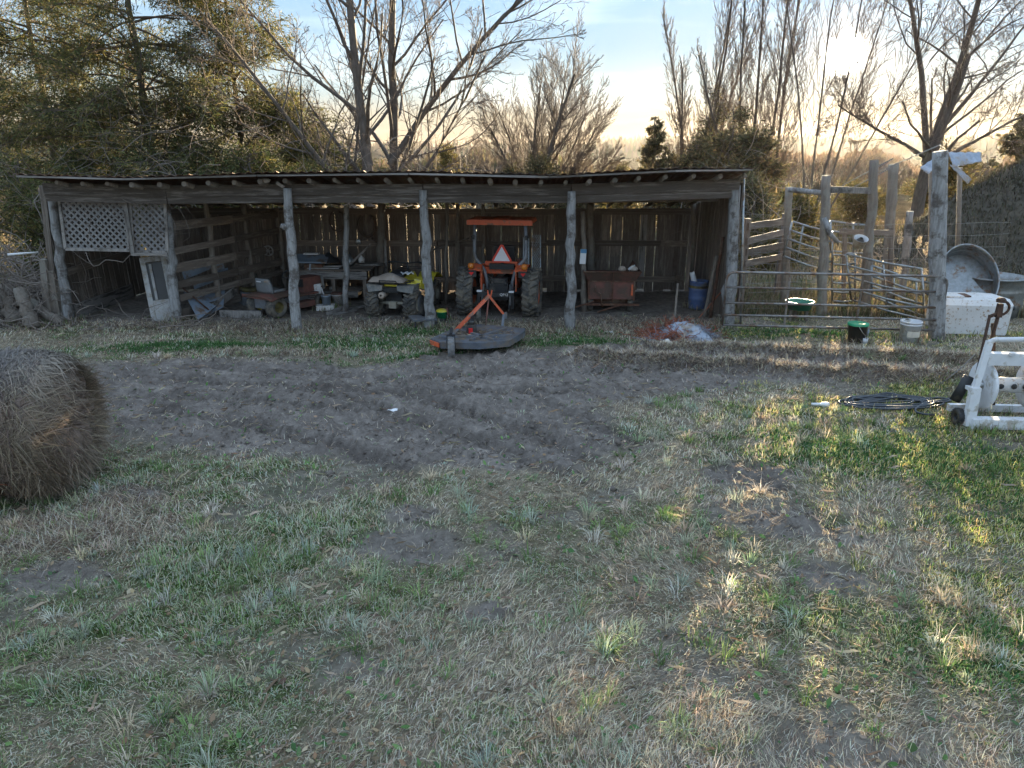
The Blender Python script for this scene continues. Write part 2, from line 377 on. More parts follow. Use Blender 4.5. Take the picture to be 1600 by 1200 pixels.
def tubes_np(lines, sides=4):
    "lines: list of (P (k,3), R (k,)). Returns V, F"
    by = {}
    for P, r in lines: by.setdefault(len(P), []).append((P, r))
    VV = []; FF = []; base = 0
    for k, ls in by.items():
        P = np.array([l[0] for l in ls], float); r = np.array([l[1] for l in ls], float); n = len(ls)
        T = np.empty_like(P); T[:, 1:-1] = P[:, 2:] - P[:, :-2]; T[:, 0] = P[:, 1] - P[:, 0]; T[:, -1] = P[:, -1] - P[:, -2]
        T /= np.linalg.norm(T, axis=2, keepdims=True) + 1e-9
        ref = np.where(np.abs(T[..., 2:3]) < .85, np.array([0, 0, 1.0]), np.array([1.0, 0, 0]))
        X = np.cross(ref, T); X /= np.linalg.norm(X, axis=2, keepdims=True) + 1e-9
        Y = np.cross(T, X)
        a = np.arange(sides) * 2 * math.pi / sides
        V = P[:, :, None, :] + (X[:, :, None, :] * np.cos(a)[None, None, :, None] + Y[:, :, None, :] * np.sin(a)[None, None, :, None]) * r[:, :, None, None]
        idx = base + np.arange(n * k * sides).reshape(n, k, sides)
        A0 = idx[:, :-1, :]; B0 = idx[:, 1:, :]
        f = np.stack([A0, np.roll(A0, -1, 2), np.roll(B0, -1, 2), B0], -1).reshape(-1, 4)
        VV.append(V.reshape(-1, 3)); FF.append(f); base += n * k * sides
    return np.concatenate(VV), np.concatenate(FF)
# ------------------------------------------------------------------ ground
def poly_sd(px, py, poly):
    "signed distance, positive inside"
    P = np.array(poly, float); Q = np.roll(P, -1, 0)
    d = np.full(px.shape, 1e9); ins = np.zeros(px.shape, bool)
    for (x0, y0), (x1, y1) in zip(P, Q):
        ex, ey = x1 - x0, y1 - y0; wx, wy = px - x0, py - y0
        t = np.clip((wx * ex + wy * ey) / (ex * ex + ey * ey), 0, 1)
        d = np.minimum(d, (wx - ex * t) ** 2 + (wy - ey * t) ** 2)
        c = ((y0 <= py) != (y1 <= py)) & (px < ex * (py - y0) / (ey if ey else 1e-9) + x0); ins ^= c
    d = np.sqrt(d); return np.where(ins, d, -d)
DIRT = [G(*p) for p in [(60, 590), (120, 568), (300, 562), (430, 556), (560, 570), (700, 552), (850, 545), (1000, 540), (1250, 552), (1500, 575), (1700, 590), (1700, 607), (1300, 598), (1100, 612), (960, 640), (1010, 690), (930, 752), (860, 745), (750, 740), (600, 735), (480, 722), (300, 705), (170, 690), (90, 650)]]
SHED_FLOOR = [(-8, 12.35), (3.9, 12.35), (4.2, 16), (-8, 16)]
BARE = [(G(640, 850), .45), (G(640, 800), .3), (G(830, 630), .3), (G(200, 770), .35), (G(150, 640), .6), (G(760, 960), .2), (G(330, 690), .4), (G(1170, 745), .5), (G(940, 690), .45), (G(1230, 820), .45), (G(1290, 900), .35), (G(90, 900), .4)]
GREENS = [(G(240, 545), 1.1, .28), (G(330, 540), .9, .2), (G(560, 540), 1.2, .45), (G(650, 520), .9, .3), (G(700, 560), .8, .3), (G(900, 535), 1.0, .35), (G(450, 570), .5, .15), (G(1240, 520), 1.6, .4),
          (G(1330, 700), 1.6, .8), (G(1500, 720), 1.3, .9), (G(1180, 690), .7, .4), (G(1200, 640), .7, .3), (G(300, 760), 1.3, .5), (G(500, 830), .9, .5), (G(350, 880), 1.2, .5), (G(700, 560), .5, .2), (G(900, 880), .5, .4), (G(1250, 960), .9, .5), (G(1450, 1000), .8, .5), (G(600, 780), .5, .3)]
STRAWS = [(G(950, 760), .8, .5), (G(1000, 900), .8, .6), (G(900, 1080), .7, .6), (G(1230, 620), .8, .2), (G(1290, 610), .5, .2), (G(30, 850), .9, .35), (G(1030, 1150), .7, .5), (G(720, 780), .8, .4), (G(420, 565), .6, .2), (G(1410, 765), .35, .2), (G(1000, 640), .5, .3)]
def blobs(X, Y, L):
    t = np.zeros(np.shape(X))
    for (c, rx, ry) in L: t = np.maximum(t, np.exp(-((X - c[0]) / rx) ** 2 - ((Y - c[1]) / ry) ** 2))
    return t
def dirt_mask(X, Y):
    wob = (fbm(X * 1.1, Y * 1.6, 3) - .5) * 1.3 + (fbm(X * 5, Y * 7, 8, 3) - .5) * .5
    m = sstep(-.25, .30, poly_sd(X, Y, DIRT) + wob * .55)
    for (c, r) in BARE:
        d = np.hypot(X - c[0], (Y - c[1]) * 1.4); m = np.maximum(m, sstep(1.15, .55, d / r + wob * .5) * .9)
    m = np.maximum(m, sstep(-.2, .4, poly_sd(X, Y, SHED_FLOOR) + wob * .4) * .93)
    p = fbm(X * .9 + 5, Y * 1.3, 21, 4)
    m = np.maximum(m, sstep(.62, .74, p) * .6 * (Y < 13))
    return m
def green_mask(X, Y):
    n = fbm(X * 1.5, Y * 1.9, 31, 5, .62)
    g = sstep(.44, .66, n) * .7
    g = np.maximum(g, blobs(X, Y, GREENS) * 1.0 * sstep(.2, .55, fbm(X * 2.5, Y * 3.5, 44, 3) + .12))
    g = g * (1 - .85 * blobs(X, Y, STRAWS))
    fine = fbm(X * 4.5, Y * 6, 52, 3)
    g = g * sstep(.25, .6, fbm(X * 3.1, Y * 4.2, 55, 3) + .08) + (fine - .5) * .55
    left = sstep(1.0, -2.0, X) * sstep(8.5, 7, Y) * .22
    right = sstep(2.2, 4.2, X) * sstep(9.5, 8.3, Y) * .3
    return np.clip(g + left + right, 0, 1)
# tyre ruts as polylines on the ground (pixel positions on the photograph give them)
RUTS = [([(300, 575), (600, 590), (900, 585), (1150, 575)], .15), ([(330, 660), (500, 690), (640, 725)], .14), ([(620, 600), (760, 650), (880, 690)], .13), ([(430, 600), (560, 625), (700, 665), (800, 705), (915, 750)], .17), ([(560, 600), (700, 632), (830, 672), (960, 735)], .17), ([(830, 610), (900, 650), (1000, 690)], .16),
        ([(250, 640), (420, 668), (560, 705), (640, 745)], .17), ([(150, 590), (400, 600), (620, 612), (900, 610)], .16), ([(200, 615), (450, 630), (600, 645), (760, 690)], .16), ([(1100, 722), (1160, 745), (1215, 768)], .17), ([(1020, 640), (1110, 690), (1190, 740), (1290, 820)], .15)]
RUTW = [(np.array([G(*p) for p in pl]), w) for pl, w in RUTS]
def rut_h(X, Y):
    h = np.zeros(np.shape(X))
    for P, w in RUTW:
        s0 = 0; bd = np.full(np.shape(X), 9.0); bs = np.zeros(np.shape(X)); sd = np.zeros(np.shape(X))
        for (a, b) in zip(P[:-1], P[1:]):
            e = b - a; L = np.hypot(*e); t = np.clip(((X - a[0]) * e[0] + (Y - a[1]) * e[1]) / L ** 2, 0, 1)
            dx = X - a[0] - e[0] * t; dy = Y - a[1] - e[1] * t; d = np.hypot(dx, dy); k = d < bd
            bd = np.where(k, d, bd); bs = np.where(k, s0 + t * L, bs); sd = np.where(k, dx * e[1] / L - dy * e[0] / L, sd); s0 += L
        w = w * .85; core = sstep(w * 1.05, w * .75, bd)
        lug = np.sin((bs + np.abs(sd) * .7) * 2 * math.pi / .105)
        fade = .45 + .55 * vn(bs * 1.3, bs * 0, 5)
        rut_h.dark = np.maximum(getattr(rut_h, 'dark', 0) if np.shape(getattr(rut_h, 'dark', 0)) == np.shape(core) else 0, core * fade * (.55 + .45 * np.clip(-lug, -.6, 1)))
        h += (-.028 * core + .016 * core * lug + .018 * np.exp(-((bd - w * 1.25) / .05) ** 2)) * fade
    return h
c0 = G(960, 572); c1 = G(1290, 583); c2 = G(1700, 600)
RIDGE = [np.array([G(900, 565), G(1080, 572), G(1290, 584), G(1500, 596), G(1750, 612)]), np.array([G(1010, 548), G(1200, 552), G(1400, 560), G(1600, 572), G(1750, 580)])]
def line_d(X, Y, P):
    d = np.full(np.shape(X), 1e9)
    for a, b in zip(P[:-1], P[1:]):
        e = b - a; t = np.clip(((X - a[0]) * e[0] + (Y - a[1]) * e[1]) / (e @ e), 0, 1)
        d = np.minimum(d, np.hypot(X - a[0] - e[0] * t, Y - a[1] - e[1] * t))
    return d
def gz(X, Y):
    X = np.asarray(X, float); Y = np.asarray(Y, float)
    near = sstep(40, 14, np.abs(Y - 5)) * sstep(30, 15, np.abs(X))
    h = (fbm(X * .5, Y * .5, 61, 3) - .5) * .10 * near
    dm = dirt_mask(X, Y)
    h = h + (fbm(X * 2.2, Y * 2.8, 62, 4, .6) - .5) * .07 * near * (.5 + .5 * dm)
    cl = fbm(X * 8, Y * 10, 64, 3, .6)
    h = h + dm * near * (np.maximum(cl - .50, 0) * .26 - .012)
    rot = fbm(X * 1.1 + Y * .35, Y * 8 - X * 1.6, 67, 3, .6); h = h + dm * near * (rot - .5) * .03
    pt = fbm(X * 16, Y * 20, 68, 2); h = h + near * (.3 + .7 * dm) * (pt - .5) * .018
    h = h + rut_h(X, Y) * (.65 + .65 * dm)
    for P, a in zip(RIDGE, (.13, .11)):
        d = line_d(X, Y, P); h = h + a * np.exp(-(d / .22) ** 2) * (.55 + .9 * fbm(X * 2, Y * 2, 66, 3))
    shed = sstep(0, .6, poly_sd(X, Y, SHED_FLOOR)); h = h * (1 - .75 * shed)
    far = np.maximum(Y - 22, 0); h = h - np.minimum(far * .018, 2.2) + (fbm(X * .02, Y * .02, 71, 3) - .5) * np.minimum(far * .02, 3.0)
    return h
def z1(x, y): return float(gz(np.array([x]), np.array([y]))[0])
def GP(px, py):
    x, y = G(px, py); return Vector((x, y, z1(x, y)))

def axis_pts(lo, hi, d, lo_far, hi_far, g=1.16):
    c = list(np.arange(lo, hi + 1e-6, d)); s = d
    while c[-1] < hi_far: s *= g; c.append(c[-1] + s)
    s = d
    while c[0] > lo_far: s *= g; c.insert(0, c[0] - s)
    return np.array(c)
xs = axis_pts(-8, 8, .048, -1400, 1400, 1.11)
ya = np.arange(1.6, 9.5, .036); yb = np.arange(9.5, 16.5, .06)
ys = np.concatenate([ya, yb]); s = .06; l = list(ys)
while l[-1] < 1800: s *= 1.12; l.append(l[-1] + s)
s = .03
while l[0] > -60: s *= 1.2; l.insert(0, l[0] - s)
ys = np.array(l)
GX, GY = np.meshgrid(xs, ys)
GZ = gz(GX.ravel(), GY.ravel())
V = np.stack([GX.ravel(), GY.ravel(), GZ], 1)
ny, nx = GX.shape; idx = np.arange(nx * ny).reshape(ny, nx)
Fq = np.stack([idx[:-1, :-1], idx[:-1, 1:], idx[1:, 1:], idx[1:, :-1]], -1).reshape(-1, 4)
dm = dirt_mask(GX.ravel(), GY.ravel()); gm = green_mask(GX.ravel(), GY.ravel()); farf = sstep(16, 24, GY.ravel())
tint = np.stack([dm, gm, farf], 1)
def ground_mat():
    m, t, N, L, p = _mk('ground_soil_and_turf')
    at = N.new('ShaderNodeAttribute'); at.attribute_name = 'tint'; sp = N.new('ShaderNodeSeparateColor'); L.new(at.outputs['Color'], sp.inputs[0])
    co = N.new('ShaderNodeTexCoord')
    def noise(sc, det=6, ro=.65):
        n = N.new('ShaderNodeTexNoise'); n.inputs['Scale'].default_value = sc; n.inputs['Detail'].default_value = det; n.inputs['Roughness'].default_value = ro
        L.new(co.outputs['Object'], n.inputs['Vector']); return n.outputs['Fac']
    def ramp(f, stops):
        r = N.new('ShaderNodeValToRGB'); e = r.color_ramp.elements
        while len(e) < len(stops): e.new(.5)
        for el, (q, c) in zip(e, stops): el.position = q; el.color = (*c, 1)
        L.new(f, r.inputs[0]); return r.outputs[0]
    def mix(f, a, b):
        x = N.new('ShaderNodeMix'); x.data_type = 'RGBA'; L.new(f, x.inputs[0]); L.new(a, x.inputs[6]); L.new(b, x.inputs[7]); return x.outputs[2]
    n1 = noise(9, 8, .7); n2 = noise(1.3, 5); n3 = noise(45, 4)
    n2 = ramp(n2, [(.38, (0, 0, 0)), (.62, (1, 1, 1))])
    dirt = mix(n2, ramp(n1, [(.3, (.16, .135, .118)), (.55, (.29, .25, .22)), (.75, (.44, .385, .34))]), ramp(n1, [(.3, (.12, .10, .088)), (.7, (.25, .215, .19))]))
    thatch = ramp(n1, [(.3, (.14, .115, .085)), (.5, (.26, .22, .16)), (.72, (.42, .36, .26))])
    gr = ramp(n3, [(.3, (.035, .05, .018)), (.7, (.085, .12, .04))])
    turf = mix(sp.outputs['Green'], thatch, gr)
    near = mix(sp.outputs['Red'], turf, dirt)
    ar = N.new('ShaderNodeAttribute'); ar.attribute_name = 'rut'
    damp_shade = N.new('ShaderNodeRGB'); damp_shade.outputs[0].default_value = (.065, .054, .048, 1)  # damp soil colour, also painted groove shade so the ruts show in flat light
    rm = N.new('ShaderNodeMath'); rm.operation = 'MULTIPLY'; rm.inputs[1].default_value = .85; L.new(ar.outputs['Fac'], rm.inputs[0])
    near = mix(rm.outputs[0], near, damp_shade.outputs[0])
    nf = noise(.35, 8, .7)
    far = ramp(nf, [(.32, (.035, .033, .02)), (.5, (.085, .065, .042)), (.68, (.14, .10, .065))])
    L.new(mix(sp.outputs['Blue'], near, far), p.inputs['Base Color'])
    p.inputs['Roughness'].default_value = .95; p.inputs['Specular IOR Level'].default_value = 0
    b = N.new('ShaderNodeBump'); b.inputs['Strength'].default_value = 1.0; b.inputs['Distance'].default_value = .035
    ad = N.new('ShaderNodeMath'); ad.operation = 'ADD'; L.new(n1, ad.inputs[0]); L.new(n3, ad.inputs[1]); L.new(ad.outputs[0], b.inputs['Height']); L.new(b.outputs[0], p.inputs['Normal'])
    return m
rut_h.dark = 0; rut_h(GX.ravel(), GY.ravel()); RD = np.array(rut_h.dark)
_g = npmesh('ground', V, [Fq], ground_mat(), tint, True)
_a = _g.data.attributes.new('rut', 'FLOAT', 'POINT'); _a.data.foreach_set('value', RD.astype(np.float32))
tag(_g, 'rutted farmyard ground of bare dirt and patchy winter grass', kind='structure')

# ------------------------------------------------------------------ blades
def blades(name, X, Y, L, lean, az, wid, col, mname='blade', Z=None, parent=None, label=None, cat=None, curl=.5):
    n = len(X); Z = gz(X, Y) - .004 if Z is None else Z
    d = np.stack([np.cos(az), np.sin(az)], 1); s = np.stack([-d[:, 1], d[:, 0]], 1)
    a1 = lean * (1 - curl); a2 = lean * (1 + curl * .6)
    P0 = np.stack([X, Y, Z], 1)
    def off(P, l, a): q = P.copy(); q[:, :2] += d * (l * np.sin(a))[:, None]; q[:, 2] += l * np.cos(a); return q
    P1 = off(P0, L * .5, a1); P2 = off(P1, L * .5, a2)
    P2[:, 2] = np.maximum(P2[:, 2], Z + .004)
    sw = np.concatenate([s, np.zeros((n, 1))], 1)
    V = np.stack([P0 - sw * wid[:, None], P0 + sw * wid[:, None], P1 - sw * (wid * .8)[:, None], P1 + sw * (wid * .8)[:, None], P2], 1).reshape(-1, 3)
    b = (np.arange(n) * 5)[:, None]
    Fq = b + np.array([[0, 1, 3, 2]]); Ft = b + np.array([[2, 3, 4]])
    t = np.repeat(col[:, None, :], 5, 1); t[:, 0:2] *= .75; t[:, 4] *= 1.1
    o = npmesh(name, V, [Fq, Ft], mname, t.reshape(-1, 3), False, parent, 'stuff')
    if label: tag(o, label, cat)
    return o
def sampleXY(n, y0, y1, p=1.7, spread=.78, pad=.8):
    "more blades close to the lens, fewer far off"
    u = NP.random(n); q = 2 - p
    Y = (y0 ** q + u * (y1 ** q - y0 ** q)) ** (1 / q)
    return NP.uniform(-1, 1, n) * (Y * spread + pad), Y
def pick(col_list, n, jit=.25):
    c = np.array(col_list)[NP.integers(0, len(col_list), n)]
    return np.clip(c * (1 + NP.uniform(-jit, jit, (n, 1))) * (1 + NP.uniform(-.08, .08, (n, 3))), .005, .9)
GREEN = [(.21, .31, .10), (.28, .38, .15), (.17, .26, .09), (.36, .43, .25), (.42, .48, .34), (.48, .53, .42)]
STRAW = [(.70, .58, .41), (.58, .47, .33), (.74, .66, .52), (.44, .34, .24), (.60, .55, .46)]
BROWN = [(.22, .15, .11), (.16, .12, .095), (.29, .19, .13)]
# green tufts
X, Y = sampleXY(38000, 2.0, 13.2, 1.75)
gm = green_mask(X, Y); dm = dirt_mask(X, Y)
k = (NP.random(len(X)) < np.clip(gm * 1.25, 0.02, 1)) & (NP.random(len(X)) > dm * .98); X, Y, gk = X[k], Y[k], gm[k]
nb = 10; TX = np.repeat(X, nb); TY = np.repeat(Y, nb); n = len(TX); size = np.repeat(NP.uniform(.6, 1.5, len(X)) * (.6 + .6 * gk), nb)
az = NP.uniform(0, 2 * math.pi, n); rr = NP.random(n) ** .5 * .045 * size
hg = .62 + .5 * fbm(TX * .9, TY * .9, 81, 2)
tc_ = np.repeat(pick(GREEN, len(X), .2), nb, 0); c = tc_ * (1.12 + NP.uniform(-.4, .4, (n, 1)))
dry = NP.random(n) < .25; c[dry] = pick(STRAW, int(dry.sum()))
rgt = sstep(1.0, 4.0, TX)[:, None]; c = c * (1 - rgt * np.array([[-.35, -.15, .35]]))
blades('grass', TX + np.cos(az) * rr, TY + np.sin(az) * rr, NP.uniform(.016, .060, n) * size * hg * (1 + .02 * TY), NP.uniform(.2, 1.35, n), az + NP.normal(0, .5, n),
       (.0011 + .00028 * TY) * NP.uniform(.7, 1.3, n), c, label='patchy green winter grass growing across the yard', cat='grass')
# dead straw and thatch lying flat
X, Y = sampleXY(350000, 2.0, 13.2, 1.7)
gm = green_mask(X, Y); dm = dirt_mask(X, Y); sm = blobs(X, Y, STRAWS)
k = NP.random(len(X)) > np.clip(dm * .97, 0, .97); k &= NP.random(len(X)) < np.clip(.75 + sm * .4 - gm * .45, .2, 1)
X, Y, sm = X[k], Y[k], sm[k]; n = len(X)
c = pick(STRAW, n, .4) * 1.08; br = NP.random(n) < .22; c[br] = pick(BROWN, int(br.sum()))
flow = (fbm(X * .8, Y * .8, 91, 2) - .5) * 9
lift = fbm(X * 3, Y * 3, 93, 2)
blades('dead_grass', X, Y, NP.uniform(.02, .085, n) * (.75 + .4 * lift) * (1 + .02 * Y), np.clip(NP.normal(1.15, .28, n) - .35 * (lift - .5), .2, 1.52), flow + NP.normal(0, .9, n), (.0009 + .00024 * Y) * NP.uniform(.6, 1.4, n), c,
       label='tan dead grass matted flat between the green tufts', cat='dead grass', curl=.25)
# loose hay: on the ridges, by the bale, over the shed floor
hx = []; hy = []; hl = []
def hay_at(cx, cy, rx, ry, n, l=1.0):
    hx.append(NP.normal(0, 1, n) * rx + cx); hy.append(NP.normal(0, 1, n) * ry + cy); hl.append(np.full(n, l))
for P in RIDGE:
    for a, b in zip(P[:-1], P[1:]):
        n_ = 5000; t = NP.random(n_)[:, None]; q = a + (b - a) * t; hx.append(q[:, 0] + NP.normal(0, .16, n_)); hy.append(q[:, 1] + NP.normal(0, .16, n_)); hl.append(np.full(n_, 1.0))
bx, by = G(40, 835); hay_at(bx, by, .6, .16, 7000, 1.1)
bx, by = G(165, 800); hay_at(bx, by, .3, .3, 3500, 1.1)
bx, by = G(420, 552); hay_at(bx, by, .8, .12, 2500)
for px, py in ((500, 510), (600, 512), (400, 512), (980, 505), (850, 515), (200, 512), (1050, 515)):
    bx, by = G(px, py); hay_at(bx, by, .8, .25, 2200)
n_ = 14000; a_, b_ = sampleXY(n_, 5.5, 12.5, 1.4); kk = dirt_mask(a_, b_) > .5; hx.append(a_[kk]); hy.append(b_[kk]); hl.append(np.full(int(kk.sum()), .6))
X = np.concatenate(hx); Y = np.concatenate(hy); l_ = np.concatenate(hl); n = len(X)
c = pick(STRAW, n); br = NP.random(n) < .45; c[br] = pick(BROWN, int(br.sum())); c *= .85
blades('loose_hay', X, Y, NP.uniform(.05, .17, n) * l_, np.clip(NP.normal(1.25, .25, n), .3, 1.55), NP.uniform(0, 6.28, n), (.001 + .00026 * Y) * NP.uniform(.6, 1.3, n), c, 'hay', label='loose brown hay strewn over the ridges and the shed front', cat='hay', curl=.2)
# fallen leaves and bits of stalk on the turf
def scraps(name, n, smin, smax, cols, label, cat, asp=.55, flat=.25):
    X, Y = sampleXY(n, 2.0, 13.0, 1.5); k = NP.random(n) < .35 + .65 * sstep(.4, .65, fbm(X * .8, Y * .8, 131, 3)); X, Y = X[k], Y[k]; n = len(X)
    a = NP.uniform(0, 6.28, n); s = NP.uniform(smin, smax, n); P = np.stack([X, Y, gz(X, Y) + NP.uniform(.008, .03, n)], 1)
    u = np.stack([np.cos(a), np.sin(a), NP.normal(0, flat, n)], 1); v = np.stack([-np.sin(a), np.cos(a), NP.normal(0, flat, n)], 1) * asp
    up = np.array([0, 0, 1.0]) * (s * .18)[:, None]
    s_ = s[:, None]; Vv = np.stack([P - u * s_, P - u * s_ * .2 - v * s_ - up, P + u * s_ * .5 - v * s_ * .7, P + u * s_, P + u * s_ * .4 + v * s_ * .7 + up, P - u * s_ * .3 + v * s_], 1).reshape(-1, 3)
    b = (np.arange(n) * 6)[:, None]; o = npmesh(name, Vv, [b + np.array([[0, 1, 2, 3]]), b + np.array([[0, 3, 4, 5]])], 'hay', np.repeat(pick(cols, n), 6, 0), kind='stuff'); tag(o, label, cat)
scraps('leaf_litter', 5200, .008, .028, [(.26, .17, .10), (.18, .12, .08), (.34, .25, .15), (.42, .34, .24)], 'small brown fallen leaves scattered through the turf', 'leaves')
scraps('stalk_litter', 4200, .03, .09, [(.50, .41, .29), (.36, .28, .19), (.26, .19, .13)], 'broken pale stalks lying on the turf', 'stalks', .05, .12)
scraps('weed_rosettes', 3600, .012, .03, [(.10, .19, .06), (.14, .24, .08), (.08, .15, .06)], 'broad green weed leaves low in the turf', 'weeds', .5, .5)
# longer tussocks
X, Y = sampleXY(1500, 2.1, 10.5, 1.4); k = (dirt_mask(X, Y) < .55) & (fbm(X * 1.3, Y * 1.3, 141, 3) > .5); X, Y = X[k], Y[k]
nb = 34; TX = np.repeat(X, nb); TY = np.repeat(Y, nb); n = len(TX); az = NP.uniform(0, 6.28, n); rr = NP.random(n) ** .5 * .05
size = np.repeat(NP.uniform(.6, 1.3, len(X)), nb); wild = np.repeat(NP.random(len(X)) < .35, nb)
c = np.where(wild[:, None], np.repeat(pick(STRAW, len(X)), nb, 0), np.repeat(pick(GREEN, len(X)), nb, 0)) * NP.uniform(.6, 1.3, (n, 1))
blades('grass_tussocks', TX + np.cos(az) * rr, TY + np.sin(az) * rr, NP.uniform(.06, .15, n) * size, NP.uniform(.3, 1.45, n), az + NP.normal(0, .4, n), (.0014 + .0003 * TY) * NP.uniform(.7, 1.3, n), c, label='longer arching grass tussocks dotted over the yard', cat='grass')
# clods on the churned dirt
X, Y = sampleXY(26000, 3.5, 12.6, 1.3); k = (NP.random(len(X)) < dirt_mask(X, Y) * sstep(.35, .65, fbm(X * 1.5, Y * 2.5, 97, 3))); X, Y = X[k], Y[k]; n = len(X)
r = NP.gamma(1.6, .006, n) + .003
oct_ = np.array([(1, 0, 0), (0, 1, 0), (-1, 0, 0), (0, -1, 0), (0, 0, .8), (0, 0, -.5)], float)
Vc = np.stack([X, Y, gz(X, Y)], 1)[:, None, :] + oct_[None] * r[:, None, None] * NP.uniform(.55, 1.3, (n, 6, 3))
fo = np.array([(0, 1, 4), (1, 2, 4), (2, 3, 4), (3, 0, 4), (1, 0, 5), (2, 1, 5), (3, 2, 5), (0, 3, 5)])
o = npmesh('dirt_clods', Vc.reshape(-1, 3), [((np.arange(n) * 6)[:, None, None] + fo[None]).reshape(-1, 3)], 'soil', kind='stuff'); tag(o, 'small dark clods scattered over the churned dirt', 'clods')
# clover-like low weeds in front of the shed and at right
X = []; Y = []
for (c_, rx, ry) in GREENS[:8] + [((4.6, 6.2), 1.3, .8), ((3.4, 6.8), .9, .5), ((3.2, 3.6), .6, .4)]:
    n_ = 2600; X.append(NP.normal(c_[0], rx * .6, n_)); Y.append(NP.normal(c_[1], ry * .6, n_))
X = np.concatenate(X); Y = np.concatenate(Y); k = (Y < 13.0) & (NP.random(len(X)) < .25 + green_mask(X, Y)) & (dirt_mask(X, Y) < .6); X, Y = X[k], Y[k]; n = len(X)
blades('clover', X, Y, NP.uniform(.03, .075, n), NP.uniform(.3, 1.3, n), NP.uniform(0, 6.28, n), NP.uniform(.004, .009, n), pick([(.05, .13, .04), (.07, .17, .05), (.10, .2, .06)], n), label='low bright green clover in front of the shed posts', cat='clover')

# ------------------------------------------------------------------ hills
def hill(name, prof, D, depth, seed, label, c1, c2):
    pxs = np.array([p[0] for p in prof], float); pys = np.array([p[1] for p in prof], float)
    n = 260; P = np.linspace(pxs[0], pxs[-1], n); top = np.interp(P, pxs, pys)
    V = []; rows = 9
    for j in range(rows):
        t = j / (rows - 1); d = D + depth * t
        for i in range(n):
            u = (P[i] - 800) / F; v = (600 - top[i]) / F; yy = CP + v * SP; az_ = math.atan2(u, yy)
            hgt = CAMZ + (D + depth) * (-SP + v * CP) / math.hypot(u, yy)
            k = math.sin(t * math.pi / 2); z = -6 + (hgt + 6) * k + (float(vn(P[i] * .05, j * 1.3, seed)) - .5) * (D * .006) * k
            V.append((math.sin(az_) * d, math.cos(az_) * d, z))
    V = np.array(V); ix = np.arange(n * rows).reshape(rows, n)
    Fh = np.stack([ix[:-1, :-1], ix[:-1, 1:], ix[1:, 1:], ix[1:, :-1]], -1).reshape(-1, 4)
    mm = mat(name + '_cover', c1, c2, .95, 0, scale=.05, bump=0, vary=0)
    return tag(npmesh(name, V, [Fh], mm, None, True), label, kind='structure')
hill('hills', [(-900, 214), (-200, 210), (0, 215), (300, 222), (500, 228), (640, 232), (720, 235), (820, 238), (900, 234), (960, 228), (1020, 226), (1100, 220), (1250, 222), (1400, 225), (1520, 220), (1700, 218), (2500, 214)], 620, 260, 3, 'low wooded hills along the horizon', (.10, .085, .07), (.06, .055, .045))
hill('near_hill', [(-1200, 170), (-300, 182), (0, 192), (120, 196), (260, 212), (420, 232), (520, 245)], 95, 50, 9, 'brown grass hillside beyond the cedars', (.24, .19, .11), (.12, .10, .05))
# woods along the hill top
P = NP.uniform(900, 2300, 9000); P = np.concatenate([P, NP.uniform(-700, 900, 5000)]); n = len(P)
D = NP.uniform(560, 860, n); azm = np.arctan2((P - 800) / F, CP + .34 * SP); zz = CAMZ + D * NP.uniform(-.004, .010, n) + 1 * (P > 950) * D * .004; hgt = NP.uniform(2, 7, n)
V = np.stack([np.sin(azm) * D, np.cos(azm) * D, zz - 6], 1); wv = hgt * .35
V3 = np.stack([V + np.stack([-wv, wv * 0, wv * 0], 1), V + np.stack([wv, wv * 0, wv * 0], 1), V + np.stack([NP.normal(0, 1, n), wv * 0, hgt + 4], 1)], 1).reshape(-1, 3)
o = npmesh('far_woods', V3, [np.arange(n * 3).reshape(-1, 3)], 'leaf', np.repeat(pick([(.10, .08, .07), (.13, .10, .08), (.07, .07, .05)], n), 3, 0), kind='stuff'); tag(o, 'distant bare woods on the skyline hills', 'woods')

# brushy hedgerows at the far side of the field
def hedgerow(name, pxa, pxb, Da, Db, n, hmin, hmax, label, sd, cols):
    rn = np.random.default_rng(sd); P = rn.uniform(pxa, pxb, n); D = rn.uniform(Da, Db, n); az_ = np.arctan2((P - 800) / F, CP + .34 * SP)
    x = np.sin(az_) * D; y = np.cos(az_) * D; top = hmin + (hmax - hmin) * fbm(P * .02, D * 0, sd, 4, .6) ** 1.2 * 1.3
    z = gz(x, y) + top * rn.random(n) ** .7; l_ = rn.uniform(.25, .8, n); w_ = rn.uniform(.03, .09, n); lean = rn.normal(0, .35, (n, 2))
    P0 = np.stack([x, y, z], 1); d = np.stack([lean[:, 0], lean[:, 1], np.ones(n)], 1) * l_[:, None]; sdv = np.stack([np.cos(az_), -np.sin(az_), np.zeros(n)], 1) * w_[:, None]
    V = np.stack([P0 - sdv, P0 + sdv, P0 + d], 1).reshape(-1, 3); o = npmesh(name, V, [np.arange(n * 3).reshape(-1, 3)], 'leaf', np.repeat(pick(cols, n), 3, 0), kind='stuff'); tag(o, label, 'hedgerow')
hedgerow('hedgerow', 560, 1180, 62, 80, 26000, .6, 3.6, 'brown leafless hedgerow across the far side of the field', 401, [(.13, .10, .075), (.09, .07, .055), (.18, .14, .08), (.12, .12, .06)])
hedgerow('field_hedge', 1180, 1800, 90, 120, 22000, .8, 4.2, 'hazy brown hedge beyond the corral field', 402, [(.16, .11, .08), (.11, .08, .06), (.2, .14, .09)])
